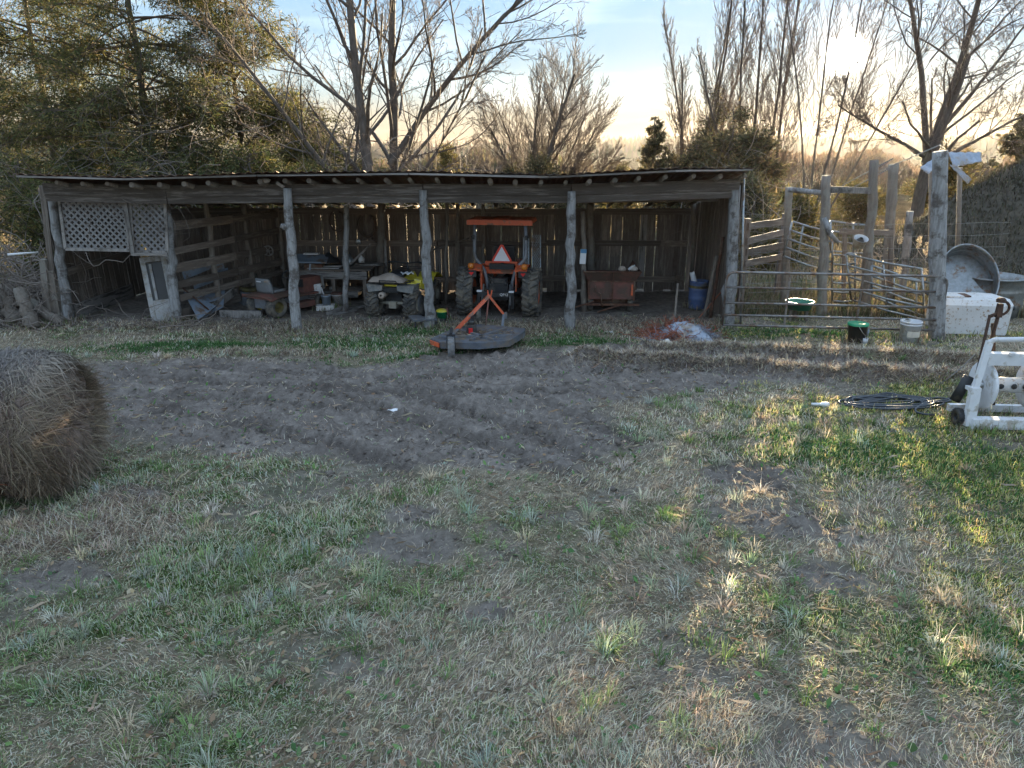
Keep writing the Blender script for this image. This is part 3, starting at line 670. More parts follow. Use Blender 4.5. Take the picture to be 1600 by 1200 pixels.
# ------------------------------------------------------------------ pole shed
FRONT = [(108, 502, 80, 303), (276, 505, 258, 305), (464, 514, 449, 300), (673, 512, 661, 303), (891, 516, 893, 305), (1137, 510, 1148, 296)]
shed = thing('pole_shed', 'long low open-fronted pole shed of dark weathered boards', 'shed', (-2.0, 12.4, 0))
posts = []
for i, (bx, by, tx, ty) in enumerate(FRONT):
    g = GP(bx, by); top = A3(tx, ty - 6, g.y + .02); posts.append((g, top))
    b = MB(); logtube(b, g - Vector((0, 0, .1)), top, .088 if i < 5 else .10, .066 if i < 5 else .09, 11, 14, 40 + i, .03, 5)
    if i == 2:   # a branch stub
        q = g.lerp(top, .73); b.tube([q, q + Vector((-.08, -.05, .03)), q + Vector((-.13, -.07, .05))], [.07, .05, .035], 7)
    b.build('post', 'log', shed, True)
Yf = 12.3; YR = 11.75; YB = 15.85; YW = 15.55
RL = [(20, 273), (100, 276), (200, 278), (260, 277.5), (330, 275), (400, 272), (520, 270.5), (640, 269.5), (740, 270), (800, 272), (860, 274.5), (920, 273), (1000, 267), (1080, 264), (1180, 263)]
rlx = [A(p[0], p[1], YR)[0] for p in RL]; rlz = [A(p[0], p[1], YR)[1] for p in RL]
def roofz(x, y):
    zf = float(np.interp(x, rlx, rlz)); return zf + (1.86 - zf) * (y - YR) / (YB - YR)
# roof sheets with corrugation
x = rlx[0]; k = 0
sheets = []
while x < rlx[-1] - .1:
    w = .68; b = MB(); n = 10; jit = RN.uniform(-.05, .05); lift = RN.uniform(0, .012)
    def fn(u, v, x=x, w=w, jit=jit, lift=lift):
        xx = x + u * (w + .05); yy = YR + jit + v * (YB + .1 - YR)
        return (xx, yy, roofz(xx, yy) + .012 + lift + .012 * math.cos(u * n * math.pi) + .006 * (k % 2))
    b.grid(fn, n, 3, False); o = b.build('roof_sheet', 'tin', shed, True, .004); x += w; k += 1
# ragged light boards just under the sheets at the eave
x = rlx[0] + .05
while x < rlx[-1] - .4:
    L = RN.uniform(1.6, 2.6); x2 = min(x + L, rlx[-1] - .02)
    plank('eave_board', (x, YR + .06, roofz(x, YR) - .022), (x2, YR + .06, roofz(x2, YR) - .022), .028, .10, 'plank_grey', shed); x = x2 + .005
# pole rafters
x = A(78, 280, YR)[0]
while x < rlx[-1] - .05:
    r = RN.uniform(.030, .045); b = MB()
    y0 = YR + RN.uniform(.12, .22); yj = RN.uniform(-.03, .03)
    b.tube([(x, y0, roofz(x, y0) - .045 - r), (x + yj, 13.8, roofz(x, 13.8) - .045 - r), (x + yj, YB, roofz(x, YB) - .05 - r)], [r, r * 1.05, r], 7)
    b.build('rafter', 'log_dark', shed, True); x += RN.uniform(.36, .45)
# header boards between the posts (upper and lower board each span)
HT = [(66, 289), (258, 293), (442, 291), (661, 291), (893, 291), (1158, 283)]
for i in range(5):
    yb = Yf - .09
    a = A3(HT[i][0], HT[i][1], yb); c = A3(HT[i + 1][0], HT[i + 1][1], yb)
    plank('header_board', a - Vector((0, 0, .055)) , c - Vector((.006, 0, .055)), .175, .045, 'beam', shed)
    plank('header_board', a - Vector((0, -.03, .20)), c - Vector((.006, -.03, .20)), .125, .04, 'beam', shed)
for i in range(5):
    a = A3(HT[i][0] + 8, HT[i][1], 13.9); c = A3(HT[i + 1][0], HT[i + 1][1], 13.9)
    plank('purlin', (a.x, 13.9, roofz(a.x, 13.9) - .17), (c.x, 13.9, roofz(c.x, 13.9) - .17), .09, .10, 'plank', shed)
plank('rail', (rlx[0] + .6, YW - .08, 1.70), (3.8, YW - .08, 1.70), .12, .05, 'plank', shed)
# back wall boards, uneven with daylight slits
x = -7.75
while x < 3.75:
    w = RN.uniform(.13, .24); gap = RN.choice([.002, .003, .005, .009, .016]) if x > -4.6 else .002
    top = 1.74 + RN.uniform(-.06, .05); lean = RN.uniform(-.015, .015)
    plank('wall_plank', (x + w / 2, YW + RN.uniform(-.01, .01), z1(x, YW) + RN.uniform(-.03, .08)), (x + w / 2 + lean, YW, top), w, .022, 'plank' if RN.random() < .93 else 'plank_grey', shed); x += w + gap
for zz, y0 in ((1.03, 385), (.28, 443)):
    xx = -4.7
    while xx < 3.7:
        x2 = min(xx + RN.uniform(2.2, 3.2), 3.72); plank('rail', (xx, YW - .05, zz + RN.uniform(-.02, .02)), (x2 - .01, YW - .05, zz + RN.uniform(-.03, .03)), .12, .04, 'plank', shed); xx = x2
# left side wall boards
sx0 = posts[0][0].x - .02
y = posts[0][0].y + .12
while y < YW - .1:
    w = RN.uniform(.12, .2)
    plank('wall_plank', (sx0, y + w / 2, .0), (sx0 - .18 * (1 - (y - 12) / 4), y + w / 2, roofz(sx0, y) - .1), .022, w, 'plank', shed); y += w + RN.choice([.004, .012, .018])
plank('base_board', (sx0 + .05, posts[0][0].y + .15, .12), (sx0 + .05, 14.9, .15), .26, .04, 'plank_grey', shed)
plank('rail', (sx0 + .04, posts[0][0].y + .15, .85), (sx0 + .04, 15.2, .9), .12, .035, 'plank', shed)
# right side wall boards
sx1 = posts[5][0].x + .06; y = posts[5][0].y + .15
while y < YW - .1:
    w = RN.uniform(.14, .22)
    plank('wall_plank', (sx1, y + w / 2, .05), (sx1 + .03, y + w / 2, roofz(sx1, y) - .1), .022, w, 'plank', shed); y += w + RN.choice([.01, .02, .05])
# board on the outside of the left corner
plank('corner_board', A3(90, 500, 12.65), A3(66, 290, 12.65), .10, .03, 'plank', shed)
# partition between the first and second bay
pa_ = Vector((posts[1][0].x + .02, posts[1][0].y + .12, 0)); pb_ = Vector((-4.85, YW - .12, 0))
for j in range(4):
    t = (j + .02) / 3.05; q = pa_.lerp(pb_, t) if j else pa_ + Vector((0, .1, 0))
    if j == 0: continue
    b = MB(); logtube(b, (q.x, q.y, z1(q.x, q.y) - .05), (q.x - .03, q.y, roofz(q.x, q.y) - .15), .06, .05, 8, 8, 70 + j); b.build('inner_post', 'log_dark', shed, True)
for zz in (.18, .44, .70, .93, 1.28, 1.65):
    a = pa_ + Vector((.04, 0, zz + RN.uniform(-.04, .04))); c = pb_ + Vector((0, 0, zz + RN.uniform(-.05, .05)))
    m_ = a.lerp(c, .52)
    plank('rail', a, m_, RN.uniform(.09, .17), .03, 'plank', shed); plank('rail', m_ + Vector((.01, .01, 0)), c, RN.uniform(.09, .15), .03, 'plank', shed)
for k_ in range(9):    # upright boards on the far side of the partition
    t = .55 + k_ * .05; q = pa_.lerp(pb_, t) + Vector((-.05, 0, 0)); plank('wall_plank', (q.x, q.y, .1), (q.x, q.y, 1.75), .02, .14, 'plank', shed, roll=-.33)
# inner posts in the open bays
def ipost(px, py, Yd, ty, r, mname='log_dark', sd=0):
    x, _ = A(px, py, Yd); b = MB(); z0 = z1(x, Yd); x2, zt = A(px + RN.uniform(-3, 3), ty, Yd)
    logtube(b, (x, Yd, z0 - .05), (x2, Yd, min(zt, roofz(x, Yd) - .1)), r, r * .85, 8, 10, 80 + sd, .02, 3); return b.build('inner_post', mname, shed, True)
ipost(539, 485, 13.35, 322, .055, 'log', 1); ipost(593, 440, 15.2, 315, .09, 'log_dark', 2); ipost(716, 450, 15.3, 300, .05, 'log_dark', 3)
ipost(925, 460, 15.2, 300, .085, 'log_dark', 4); ipost(913, 487, 13.5, 330, .05, 'log_dark', 5); ipost(1085, 460, 15.3, 300, .06, 'log_dark', 6); ipost(697, 480, 14.2, 300, .035, 'log_dark', 7); ipost(755, 455, 15.3, 300, .04, 'log_dark', 8)
# lattice: two framed panels of crossing slats
def lattice(p00, p10, p01, p11, Yd):
    pan = bpy.data.objects.new('lattice_panel', None); COL.objects.link(pan); pan.parent = shed
    a, b_, c, d = (A3(*p, Yd) for p in (p00, p10, p01, p11))   # tl tr bl br
    base = shed.location
    fr = MB()
    for p, q in ((a, b_), (c, d), (a, c), (b_, d)): fr.bar(p - Vector((0, .012, 0)), q - Vector((0, .012, 0)), .05, .02)
    o = fr.build('frame', 'plank_grey', pan); o.location = -base
    w = (b_ - a).length; h = (a - c).length; st = .112
    for sgn in (1, -1):
        k = -h
        while k < w + h:
            pts = []
            # line x = k + t , z = t   clipped to the panel
            t0, t1 = 0.0, h
            if sgn > 0: lo, hi = k, k + h
            else: lo, hi = k + h, k
            x0, x1 = (k, k + h) if sgn > 0 else (k, k - h)
            dxs = (x1 - x0) / h
            ts = sorted([(0 - x0) / dxs, (w - x0) / dxs]); t0 = max(0, ts[0]); t1 = min(h, ts[1])
            if t1 - t0 > .06:
                def P(t):
                    u = (x0 + dxs * t) / w; v = t / h
                    bot = c.lerp(d, u); tp = a.lerp(b_, u); return bot.lerp(tp, v)
                q0, q1 = P(t0), P(t1); off = Vector((0, .004 * sgn + .012, 0))
                m, L = orient(q0 + off, q1 + off)
                s_ = bpy.data.objects.new('slat', unit_plank(RN.randrange(4), 'lattice')); COL.objects.link(s_); s_.parent = pan
                m = Matrix.Translation(-base) @ m @ Matrix.Diagonal((.036, .007, L, 1)) if abs((m.to_3x3() @ Vector((1, 0, 0))).y) < .5 else Matrix.Translation(-base) @ m @ Matrix.Diagonal((.007, .036, L, 1))
                l_, q_, sc_ = m.decompose(); s_.location = l_; s_.rotation_mode = 'QUATERNION'; s_.rotation_quaternion = q_; s_.scale = sc_
            k += st
lattice((92, 303), (194, 307), (103, 389), (203, 391), 12.42)
lattice((203, 307), (258, 308), (209, 394), (262, 394), 12.42)
plank('mullion', A3(193, 303, 12.36), A3(207, 396, 12.36), .075, .03, 'plank_grey', shed)
plank('sill_board', A3(205, 397, 12.36), A3(262, 398, 12.36), .05, .03, 'plank_grey', shed)
# slim conduit pipe beside the right corner post
tg = GP(1157, 512)
pp = thing('corner_pipe', 'thin pale pipe standing beside the right corner post of the shed', 'pipe', tg)
b = MB(); top = A3(1163, 262, tg.y) - tg; b.tube([(0, 0, -.05), tuple(top * .5), tuple(top)], .018, 8); b.build('pipe', 'galv', pp)

# old boards and rubbish nailed up in the header
o = plank('loose_board', A3(432, 285, 12.1), A3(444, 293, 12.1), .05, .02, 'plank_grey', shed)
nest = MB(); nest.lathe([(0, -.02), (.06, -.01), (.09, .03), (.05, .05), (0, .05)], 12, Matrix.Translation(A3(415, 284, 12.05)))
tag(nest.build('bird_nest', 'sack'), 'small bird nest tucked above the header near the third post', 'nest')
# horse collars and rings on the back wall
def ring(px, py, r, Yd, label, name, cat, open_=0.0, sq=1.3, mname='leather', tr=.02):
    c = A3(px, py, Yd); b = MB(); n = 22; pts = []
    a0 = math.pi / 2 + open_; a1 = math.pi / 2 + 2 * math.pi - open_
    for i in range(n + 1):
        a = a0 + (a1 - a0) * i / n; pts.append((math.cos(a) * r, 0, math.sin(a) * r * sq))
    b.tube(pts, tr, 7); t = thing(name, label, cat, c); o = b.build('loop', mname, t); return t
ring(573, 352, .17, YW - .12, 'oval horse collar hanging on the back wall above the workbench', 'horse_collar', 'horse collar', .5, 1.35, 'leather', .03)
ring(527, 345, .16, YW - .12, 'dark leather loop hanging behind the thin inner post', 'harness_loop', 'harness', .4, 1.3)
ring(589, 372, .10, YW - .13, 'small harness piece hung low on the thick inner post', 'harness_piece', 'harness', 1.2, .8, 'leather', .018)
c = A3(560, 378, YW - .1); t = thing('pulley_wheel', 'small pale round pulley hung on the back wall beside the horse collar', 'pulley', c)
b = MB(); mm = Matrix.Rotation(math.pi / 2, 4, 'X'); b.lathe([(0, -.02), (.05, -.02), (.062, -.012), (.05, 0), (.062, .012), (.05, .02), (0, .02)], 18, mm); b.build('wheel', 'galv', t)
c = A3(419, 392, 14.9); t = thing('spoked_disc', 'dull round iron disc hung on the slatted partition', 'iron disc', c)
b = MB(); b.lathe([(.03, -.02), (.03, .02), (.02, .02)], 12, mm); b.tube([(math.cos(a) * .1, 0, math.sin(a) * .1) for a in [i * .3927 for i in range(16)]], .016, 6, closed=True)
for i in range(6): b.bar((0, 0, 0), (math.cos(i * 1.047) * .1, 0, math.sin(i * 1.047) * .1), .014, .01)
b.build('rim', 'plank_grey', t)

# ---- notice paper on the inner post
c = A3(911, 401, 13.42); t = thing('hanging_notice', 'white paper pad with a blue top hanging on the slim inner post', 'notice', c)
MB().box((0, 0, 0), (.11, .008, .27), rot=(0, .05, 0)).build('sheet', 'paper', t); MB().box((.008, -.006, .10), (.108, .006, .07), rot=(0, .05, 0)).build('header', 'paper_blue', t)

# ------------------------------------------------------------------ door, sheets
def place(px, py): g = GP(px, py); return g
g = place(259, 503)
d = thing('old_door', 'weathered half-glazed door leaning between lattice and second post', 'door', g, rot=(R(-9), R(-6.5), R(4)))
Hd, Wd = 1.16, .46
# the door's frame runs up from its foot
for xx in (-Wd / 2 + .045, Wd / 2 - .045): MB().box((xx, 0, Hd / 2), (.09, .035, Hd)).build('stile', 'door', d)
MB().box((0, 0, Hd - .045), (Wd - .185, .034, .09)).build('rail', 'door', d)
MB().box((0, 0, .20), (Wd - .185, .034, .40)).build('kick_panel', 'door', d)
MB().box((-.07, -.002, .72), (.045, .03, .63)).build('glazing_bar', 'door', d)
MB().box((0, .004, .73), (Wd - .19, .006, .65)).build('glass', 'glass', d)
MB().tube([(Wd / 2 - .04, -.02, .52), (Wd / 2 - .04, -.055, .52)], .018, 8).build('handle', 'brown_iron', d)
# folded blue sheet metal
def sheet(name, pts, Yd, mname, label, cat, th=.006, nx=1):
    P = [A3(px, py, Y_) for (px, py, Y_) in pts]; base = min(P, key=lambda p: p.z).copy()
    t = thing(name, label, cat, base); b = MB(); n = len(P)
    b.add([tuple(p - base) for p in P], [tuple(range(n))]); o = b.build('sheet', mname, t, solid=th); return t
sheet('bent_sheet', [(286, 455, 13.0), (310, 500, 12.5), (338, 478, 13.1), (304, 465, 13.25)], 0, 'blue_tin', 'pale blue sheet metal bent to a point at the foot of the second post', 'sheet metal')
sheet('flat_sheet', [(303, 463, 13.45), (352, 448, 13.8), (349, 480, 13.3), (318, 497, 12.85)], 0, 'blue_tin', 'flat pale blue metal sheet lying under the leaning plank', 'sheet metal')
for i, q in enumerate([[(284, 425, 13.4), (345, 400, 14.0), (349, 412, 14.0), (288, 437, 13.4)], [(300, 440, 13.5), (356, 418, 14.1), (356, 432, 14.1), (304, 452, 13.5)], [(326, 403, 14.1), (347, 398, 14.2), (352, 425, 14.2), (334, 432, 14.1)]]):
    sheet('tin_panel', q, 0, 'blue_tin', ['long narrow pale blue tin strip behind the upper partition rails', 'pale blue tin strip behind the lowest partition rails', 'patch of pale blue tin at the middle of the partition'][i], 'tin panel')
lean = thing('leaning_plank', 'broad grey plank lying slantwise over the blue metal sheet', 'plank', GP(318, 500))
b = MB(); p0 = GP(312, 500) + Vector((0, 0, .03)); p1 = A3(366, 455, 13.9); b.bar(p0 - Vector(lean.location), p1 - Vector(lean.location), .16, .03, .9); b.build('board', 'plank_grey', lean)
for i, (q0, q1, lab) in enumerate([((345, 495, .05), (410, 500, .05), 'short grey timber lying on the ground before the partition'), ((285, 445, .5), (325, 478, .2), 'thin rusty rod slanting across the bent blue sheet')]):
    a_ = GP(q0[0], q0[1]) + Vector((0, 0, q0[2])) if i == 0 else A3(282, 447, 12.95); c_ = GP(q1[0], q1[1] - 3) + Vector((0, 0, q1[2])) if i == 0 else A3(326, 484, 12.85)
    t = thing('timber' if i == 0 else 'iron_rod', lab, 'timber' if i == 0 else 'rod', a_); b = MB()
    if i == 0: b.bar((0, 0, 0), c_ - a_, .14, .06)
    else: b.tube([(0, 0, 0), c_ - a_], .014, 6)
    b.build('length', 'plank_grey' if i == 0 else 'rust', t)
# ------------------------------------------------------------------ machines
def text_obj(body, size, m, parent, mname='white', depth=.002):
    cu = bpy.data.curves.new('lettering', 'FONT'); cu.body = body; cu.size = size; cu.extrude = depth; cu.align_x = 'CENTER'; cu.align_y = 'CENTER'
    o = bpy.data.objects.new('lettering', cu); COL.objects.link(o); cu.materials.append(M[mname]); o.parent = parent; o.matrix_local = m
    dg = bpy.context.evaluated_depsgraph_get(); me = bpy.data.meshes.new_from_object(o.evaluated_get(dg)); o2 = bpy.data.objects.new('lettering', me); COL.objects.link(o2); o2.parent = parent; o2.matrix_local = m; bpy.data.objects.remove(o); return o2
FACE = Matrix.Rotation(math.pi / 2, 4, 'X')       # text facing -y
def wheel(parent, c, r, w, rr, rimmat, lugs=22, lugd=.03, side=1, tyremat='rubber', yaw=0, chev=.55, name='wheel'):
    "axle along x; rr = rim radius; side = +1 when the outside faces +x"
    t = bpy.data.objects.new(name, None); COL.objects.link(t); t.parent = parent; t.location = c; t.rotation_euler = (0, 0, yaw)
    mm = Matrix.Rotation(math.pi / 2, 4, 'Y'); h = w / 2; b = MB(); r0 = r - lugd
    prof = [(rr, -h * .75), (rr + (r0 - rr) * .35, -h * .98), (r0 - w * .16, -h * .96), (r0 - w * .03, -h * .7), (r0, -h * .3), (r0, h * .3), (r0 - w * .03, h * .7), (r0 - w * .16, h * .96), (rr + (r0 - rr) * .35, h * .98), (rr, h * .75)]
    b.lathe(prof, 32, mm)
    for i in range(lugs):
        for s in (-1, 1):
            a = 2 * math.pi * (i + (.5 if s > 0 else 0)) / lugs
            M_ = Matrix.Rotation(a, 4, 'X') @ Matrix.Translation((s * h * .48, 0, r0 + lugd * .35)) @ Matrix.Rotation(s * chev, 4, 'Z')
            b.box((0, 0, 0), (h * 1.05, 2 * math.pi * r / lugs * .30, lugd * 1.2), M_, taper=.9)
    b.build('tyre', tyremat, t)
    b = MB(); s = side
    b.lathe([(rr * 1.03, -h * .75), (rr * 1.05, -h * .6), (rr * .92, -h * .5), (rr * .9, 0), (rr * .92, h * .5), (rr * 1.05, h * .6), (rr * 1.03, h * .75)], 24, mm)
    b.lathe([(rr * .91, s * h * .15), (rr * .6, s * h * .05), (rr * .35, s * h * .3), (rr * .30, s * h * .45), (0, s * h * .47)], 24, mm)
    for i in range(5):
        a = i * 1.2566; b.lathe([(rr * .05, 0), (rr * .05, h * .08), (0, h * .08)], 6, Matrix.Translation((s * h * .42, math.cos(a) * rr * .22, math.sin(a) * rr * .22)) @ Matrix.Rotation(s * math.pi / 2, 4, 'Y'))
    b.build('rim', rimmat, t); return t

# tractor seen from behind
g = GP(781, 497)
T = thing('tractor', 'orange compact tractor with canopy parked rear-out in the shed', 'tractor', (g.x, g.y + .28, g.z), rotz=R(-9))
wheel(T, (-.60, 0, .44), .45, .30, .24, 'orange_dusty', 20, .035, -1)
wheel(T, (.60, 0, .44), .45, .30, .24, 'orange_dusty', 20, .035, 1)
wheel(T, (-.42, 1.45, .27), .27, .18, .15, 'orange_dusty', 16, .02, -1); wheel(T, (.42, 1.45, .27), .27, .18, .15, 'orange_dusty', 16, .02, 1)
MB().tube([(-.5, 0, .44), (.5, 0, .44)], .075, 10).box((0, .1, .46), (.34, .5, .30)).build('rear_axle', 'black', T)
MB().box((0, .9, .42), (.26, 1.3, .22)).build('chassis', 'black', T)
def hood(u, v):
    a = math.pi * u; w = .26 - .03 * v; return (-math.cos(a) * w, .75 + v * .95, .56 + (.30 - .06 * v) * min(1, math.sin(a) * 1.5) ** .6)
b = MB(); b.grid(hood, 12, 4); b.box((0, 1.7, .66), (.44, .03, .26)); b.build('hood', 'orange', T)
for s in (-1, 1):   # fenders over the tyres
    b = MB(); pts = []
    for i in range(9):
        a = R(58 + i * 11.5); pts.append((-math.cos(a) * .52 + .02, .44 + math.sin(a) * .50))
    for i in range(8):
        (y0, z0), (y1, z1_) = pts[i], pts[i + 1]
        xa, xb = s * .31, s * .53; b.add([(xa, y0, z0), (xb, y0, z0), (xb, y1, z1_), (xa, y1, z1_), (xa, y0, z0 - .02), (xb, y0, z0 - .02), (xb, y1, z1_ - .02), (xa, y1, z1_ - .02)], [(0, 1, 2, 3), (7, 6, 5, 4), (0, 4, 5, 1), (2, 6, 7, 3), (1, 5, 6, 2), (0, 3, 7, 4)])
    b.box((s * .32, .12, .68), (.02, .56, .42)); b.build('fender', 'orange', T)
MB().box((0, .20, .80), (.62, .10, .115)).box((0, .185, .925), (.60, .06, .075)).build('rear_panel', 'orange', T)
MB().box((.02, .43, 1.02), (.46, .10, .42), rot=(.12, 0, 0), taper=.8).box((.02, .25, .88), (.46, .36, .1)).build('seat', 'black', T)
MB().tube([(math.cos(a) * .17, .78 + math.sin(a) * .16, 1.08 + math.sin(a) * .05) for a in [i * .449 for i in range(14)]], .014, 6, closed=True).bar((0, .78, .85), (0, .78, 1.08), .04, .04).build('steering_wheel', 'black', T)
# bent roll bar posts and canopy
for s in (-1, 1):
    pts = [(s * .225, -.02, .42), (s * .235, -.02, .62), (s * .29, 0, .82), (s * .36, .01, .93), (s * .455, .02, 1.03), (s * .475, .03, 1.12), (s * .47, .04, 1.4), (s * .46, .05, 1.66)]
    b = MB(); b.tube(pts, .034, 8); b.build('roll_bar', 'steel_grey', T)
    MB().box((s * .485, .03, 1.42), (.05, .09, .08)).tube([(s * .44, .03, 1.42), (s * .53, .03, 1.42)], .014, 6).build('hinge_bracket', 'black', T)
    MB().box((s * .47, -.255, .80), (.17, .07, .115)).build('lamp_box', 'black', T)
    MB().prism([(-.045, .02), (-.02, .035), (0, .022), (.02, .035), (.045, .02), (0, -.03)], .012, Matrix.Translation((s * .47, -.292, .80)) @ FACE).build('tail_lamp', 'lens_red', T)
    MB().lathe([(0, 0), (.05, .0), (.055, .02), (.04, .045), (0, .05)], 16, Matrix.Translation((s * .485, -.25, .935)) @ Matrix.Rotation(math.pi / 2, 4, 'X')).box((s * .485, -.23, .935), (.09, .04, .09)).build('amber_lamp', 'lens_amber', T)
b = MB(); b.box((0, .36, 1.695), (1.17, .72, .065), taper=.97); b.box((0, .36, 1.735), (.30, .62, .02), taper=.8)
for s in (-1, 1): b.box((s * .44, .36, 1.733), (.16, .5, .015), taper=.8)
b.box((0, -.018, 1.68), (1.19, .03, .085)); b.build('canopy', 'orange', T)
def tri(r): return [(0, r), (-r * .866, -r * .5), (r * .866, -r * .5)]
def trunc(r, c):
    o = []
    P_ = tri(r)
    for i in range(3):
        a = Vector(P_[i]); p = Vector(P_[i - 1]); n = Vector(P_[(i + 1) % 3]); o += [tuple(a.lerp(p, c)), tuple(a.lerp(n, c))]
    return o
mt = Matrix.Translation((.02, .10, 1.075)) @ FACE
s_ = MB().prism(trunc(.245, .12), .006, mt).build('warning_triangle', 'smv', T)
MB().prism(trunc(.175, .02), .004, Matrix.Translation((.02, .092, 1.07)) @ FACE).build('triangle_centre', 'smv_mid', s_)
MB().box((.02, .13, .93), (.05, .03, .14)).build('triangle_bracket', 'black', T)
# dark hitch frame with lettering
b = MB(); b.box((-.02, -.36, .45), (.62, .07, .085)); b.box((-.33, -.33, .34), (.05, .05, .3)); b.box((.29, -.33, .34), (.05, .05, .3)); hf = b.build('hitch_frame', 'black', T)
text_obj('QP42', .065, Matrix.Translation((.14, -.397, .452)) @ FACE, hf)
MB().box((-.31, -.36, .505), (.09, .06, .03)).box((.27, -.36, .505), (.09, .06, .03)).build('hitch_pads', 'white', hf)
for s in (-1, 1): MB().bar((s * .2, -.05, .36), (s * .27, -.62, .22), .045, .03).bar((s * .24, -.3, .62), (s * .26, -.45, .27), .03, .03).build('lift_arm', 'black', T)
MB().tube([(0, -.1, .40), (0, -.3, .38)], .035, 8).build('drive_shaft', 'black', T)
MB().box((0, .0, .63), (.3, .2, .12)).tube([(-.12, -.1, .65), (-.12, -.14, .56)], .02, 6).tube([(.13, -.1, .67), (.13, -.16, .58)], .02, 6).build('hydraulic_block', 'black', T)

# rotary cutter
g = GP(745, 530); K = thing('rotary_cutter', 'worn grey rotary mower deck with an orange boom behind the tractor', 'rotary cutter', (g.x, g.y, g.z), rotz=R(6))
z = .20; L = K.location
def kl(px, py, zz):
    x, y = G(px, py, zz + L.z); v = Matrix.Rotation(-R(6), 4, 'Z') @ (Vector((x, y, zz + L.z)) - Vector(L)); return v
out = [kl(673, 529, z), kl(708, 513, z), kl(752, 506, z), kl(800, 511, z), kl(821, 513, z), kl(818, 519, z), kl(796, 532, z), kl(750, 536, z), kl(690, 535, z)]
poly = [(p.x, p.y) for p in out][::-1]
b = MB(); b.prism(poly, .015, Matrix.Translation((0, 0, z - .015)))
n = len(poly)
for i in range(n):
    a, c = poly[i], poly[(i + 1) % n]; b.bar((a[0], a[1], z - .07), (c[0], c[1], z - .07), .012, .125) if False else b.add([(a[0], a[1], z - .095), (c[0], c[1], z - .095), (c[0], c[1], z - .016), (a[0], a[1], z - .016), (a[0] * .98, a[1] * .98, z - .095), (c[0] * .98, c[1] * .98, z - .095), (c[0] * .98, c[1] * .98, z - .016), (a[0] * .98, a[1] * .98, z - .016)], [(0, 1, 2, 3), (7, 6, 5, 4), (0, 4, 5, 1)])
b.build('deck', 'deck_blue', K)
b = MB()
for p, q in (((690, 527), (800, 524)), ((735, 520), (772, 531)), ((716, 515), (700, 531)), ((790, 513), (735, 531))):
    a = kl(*p, z + .02); c = kl(*q, z + .02); b.bar(a, c, .035, .05)
b.build('stiffeners', 'deck_blue', K)
c = kl(737, 520, z); MB().box((c.x, c.y, z + .07), (.17, .17, .14), taper=.8).tube([(c.x, c.y, z + .14), (c.x, c.y, z + .2)], .05, 10).tube([(c.x, c.y + .08, z + .1), (c.x + .05, c.y + .6, z + .16)], .03, 8).build('gearbox', 'black', K)
MB().box((c.x - .02, c.y - .1, z + .055), (.06, .04, .08)).build('gearbox_cap', 'lens_red', K)
apex = Vector((.09, .47, .575)); 
yk = Matrix.Rotation(-R(6), 4, 'Z')
ap = yk @ (A3(764, 462, K.location.y + .45) - Vector(L)); tail = yk @ (A3(708, 521, K.location.y - .22) - Vector(L)); rg = yk @ (A3(787, 491, K.location.y + .45) - Vector(L))
MB().bar(ap, tail, .05, .06).build('boom', 'orange', K)
MB().bar(tail + Vector((-.02, 0, .05)), tail + Vector((-.02, 0, -.09)), .06, .07).bar(tail + Vector((0, .02, .01)), tail + Vector((.13, .02, .0)), .06, .06).build('boom_foot', 'orange', K)
MB().bar(ap, rg, .035, .045).build('brace', 'orange', K)
MB().bar(ap + Vector((-.02, 0, .09)), ap + Vector((-.01, 0, -.04)), .018, .04).bar(ap + Vector((.05, 0, .09)), ap + Vector((.02, 0, -.04)), .018, .04).build('top_link_yoke', 'orange', K)
rod = yk @ (A3(758, 516, K.location.y + .1) - Vector(L)); MB().tube([ap, rod], .013, 6).box(rod, (.05, .04, .04)).build('tie_rod', 'rust_red', K)
MB().bar(rg, rg + Vector((-.05, -.1, -.3)), .04, .05).box(rg + Vector((.03, 0, -.02)), (.05, .05, .10)).build('lower_arm', 'deck_blue', K)
tw = kl(705, 549, .1); wheel(K, (tw.x, tw.y + .0, .155), .155, .10, .06, 'cream_metal', 14, .004, 1, 'rubber_grey', chev=0, name='tail_wheel')
MB().bar((tw.x - .065, tw.y, .15), (tw.x - .055, tw.y + .05, .33), .012, .05).bar((tw.x + .065, tw.y, .15), (tw.x + .055, tw.y + .05, .33), .012, .05).box((tw.x, tw.y + .05, .33), (.13, .06, .02)).bar((tw.x, tw.y + .05, .34), (tw.x + .02, tw.y + .35, .36), .04, .04).build('wheel_fork', 'black', K)
gw = yk @ (GP(748, 505) - Vector(L)); wheel(K, (gw.x, gw.y + .05, .14), .14, .09, .05, 'cream_metal', 14, .004, 1, 'rubber', chev=0, name='gauge_wheel')
for (p, q) in (((673, 533), (687, 539)),):
    a = kl(672, 532, z - .03); c = kl(686, 537, z - .03); MB().bar(a - Vector((0, .02, .02)), c - Vector((0, .02, .02)), .065, .012).build('guard', 'orange', K)
a = kl(762, 535, z - .05); c = kl(788, 532, z - .05); MB().bar(a - Vector((0, .02, 0)), c - Vector((0, .02, 0)), .045, .012).build('guard', 'orange_dusty', K)

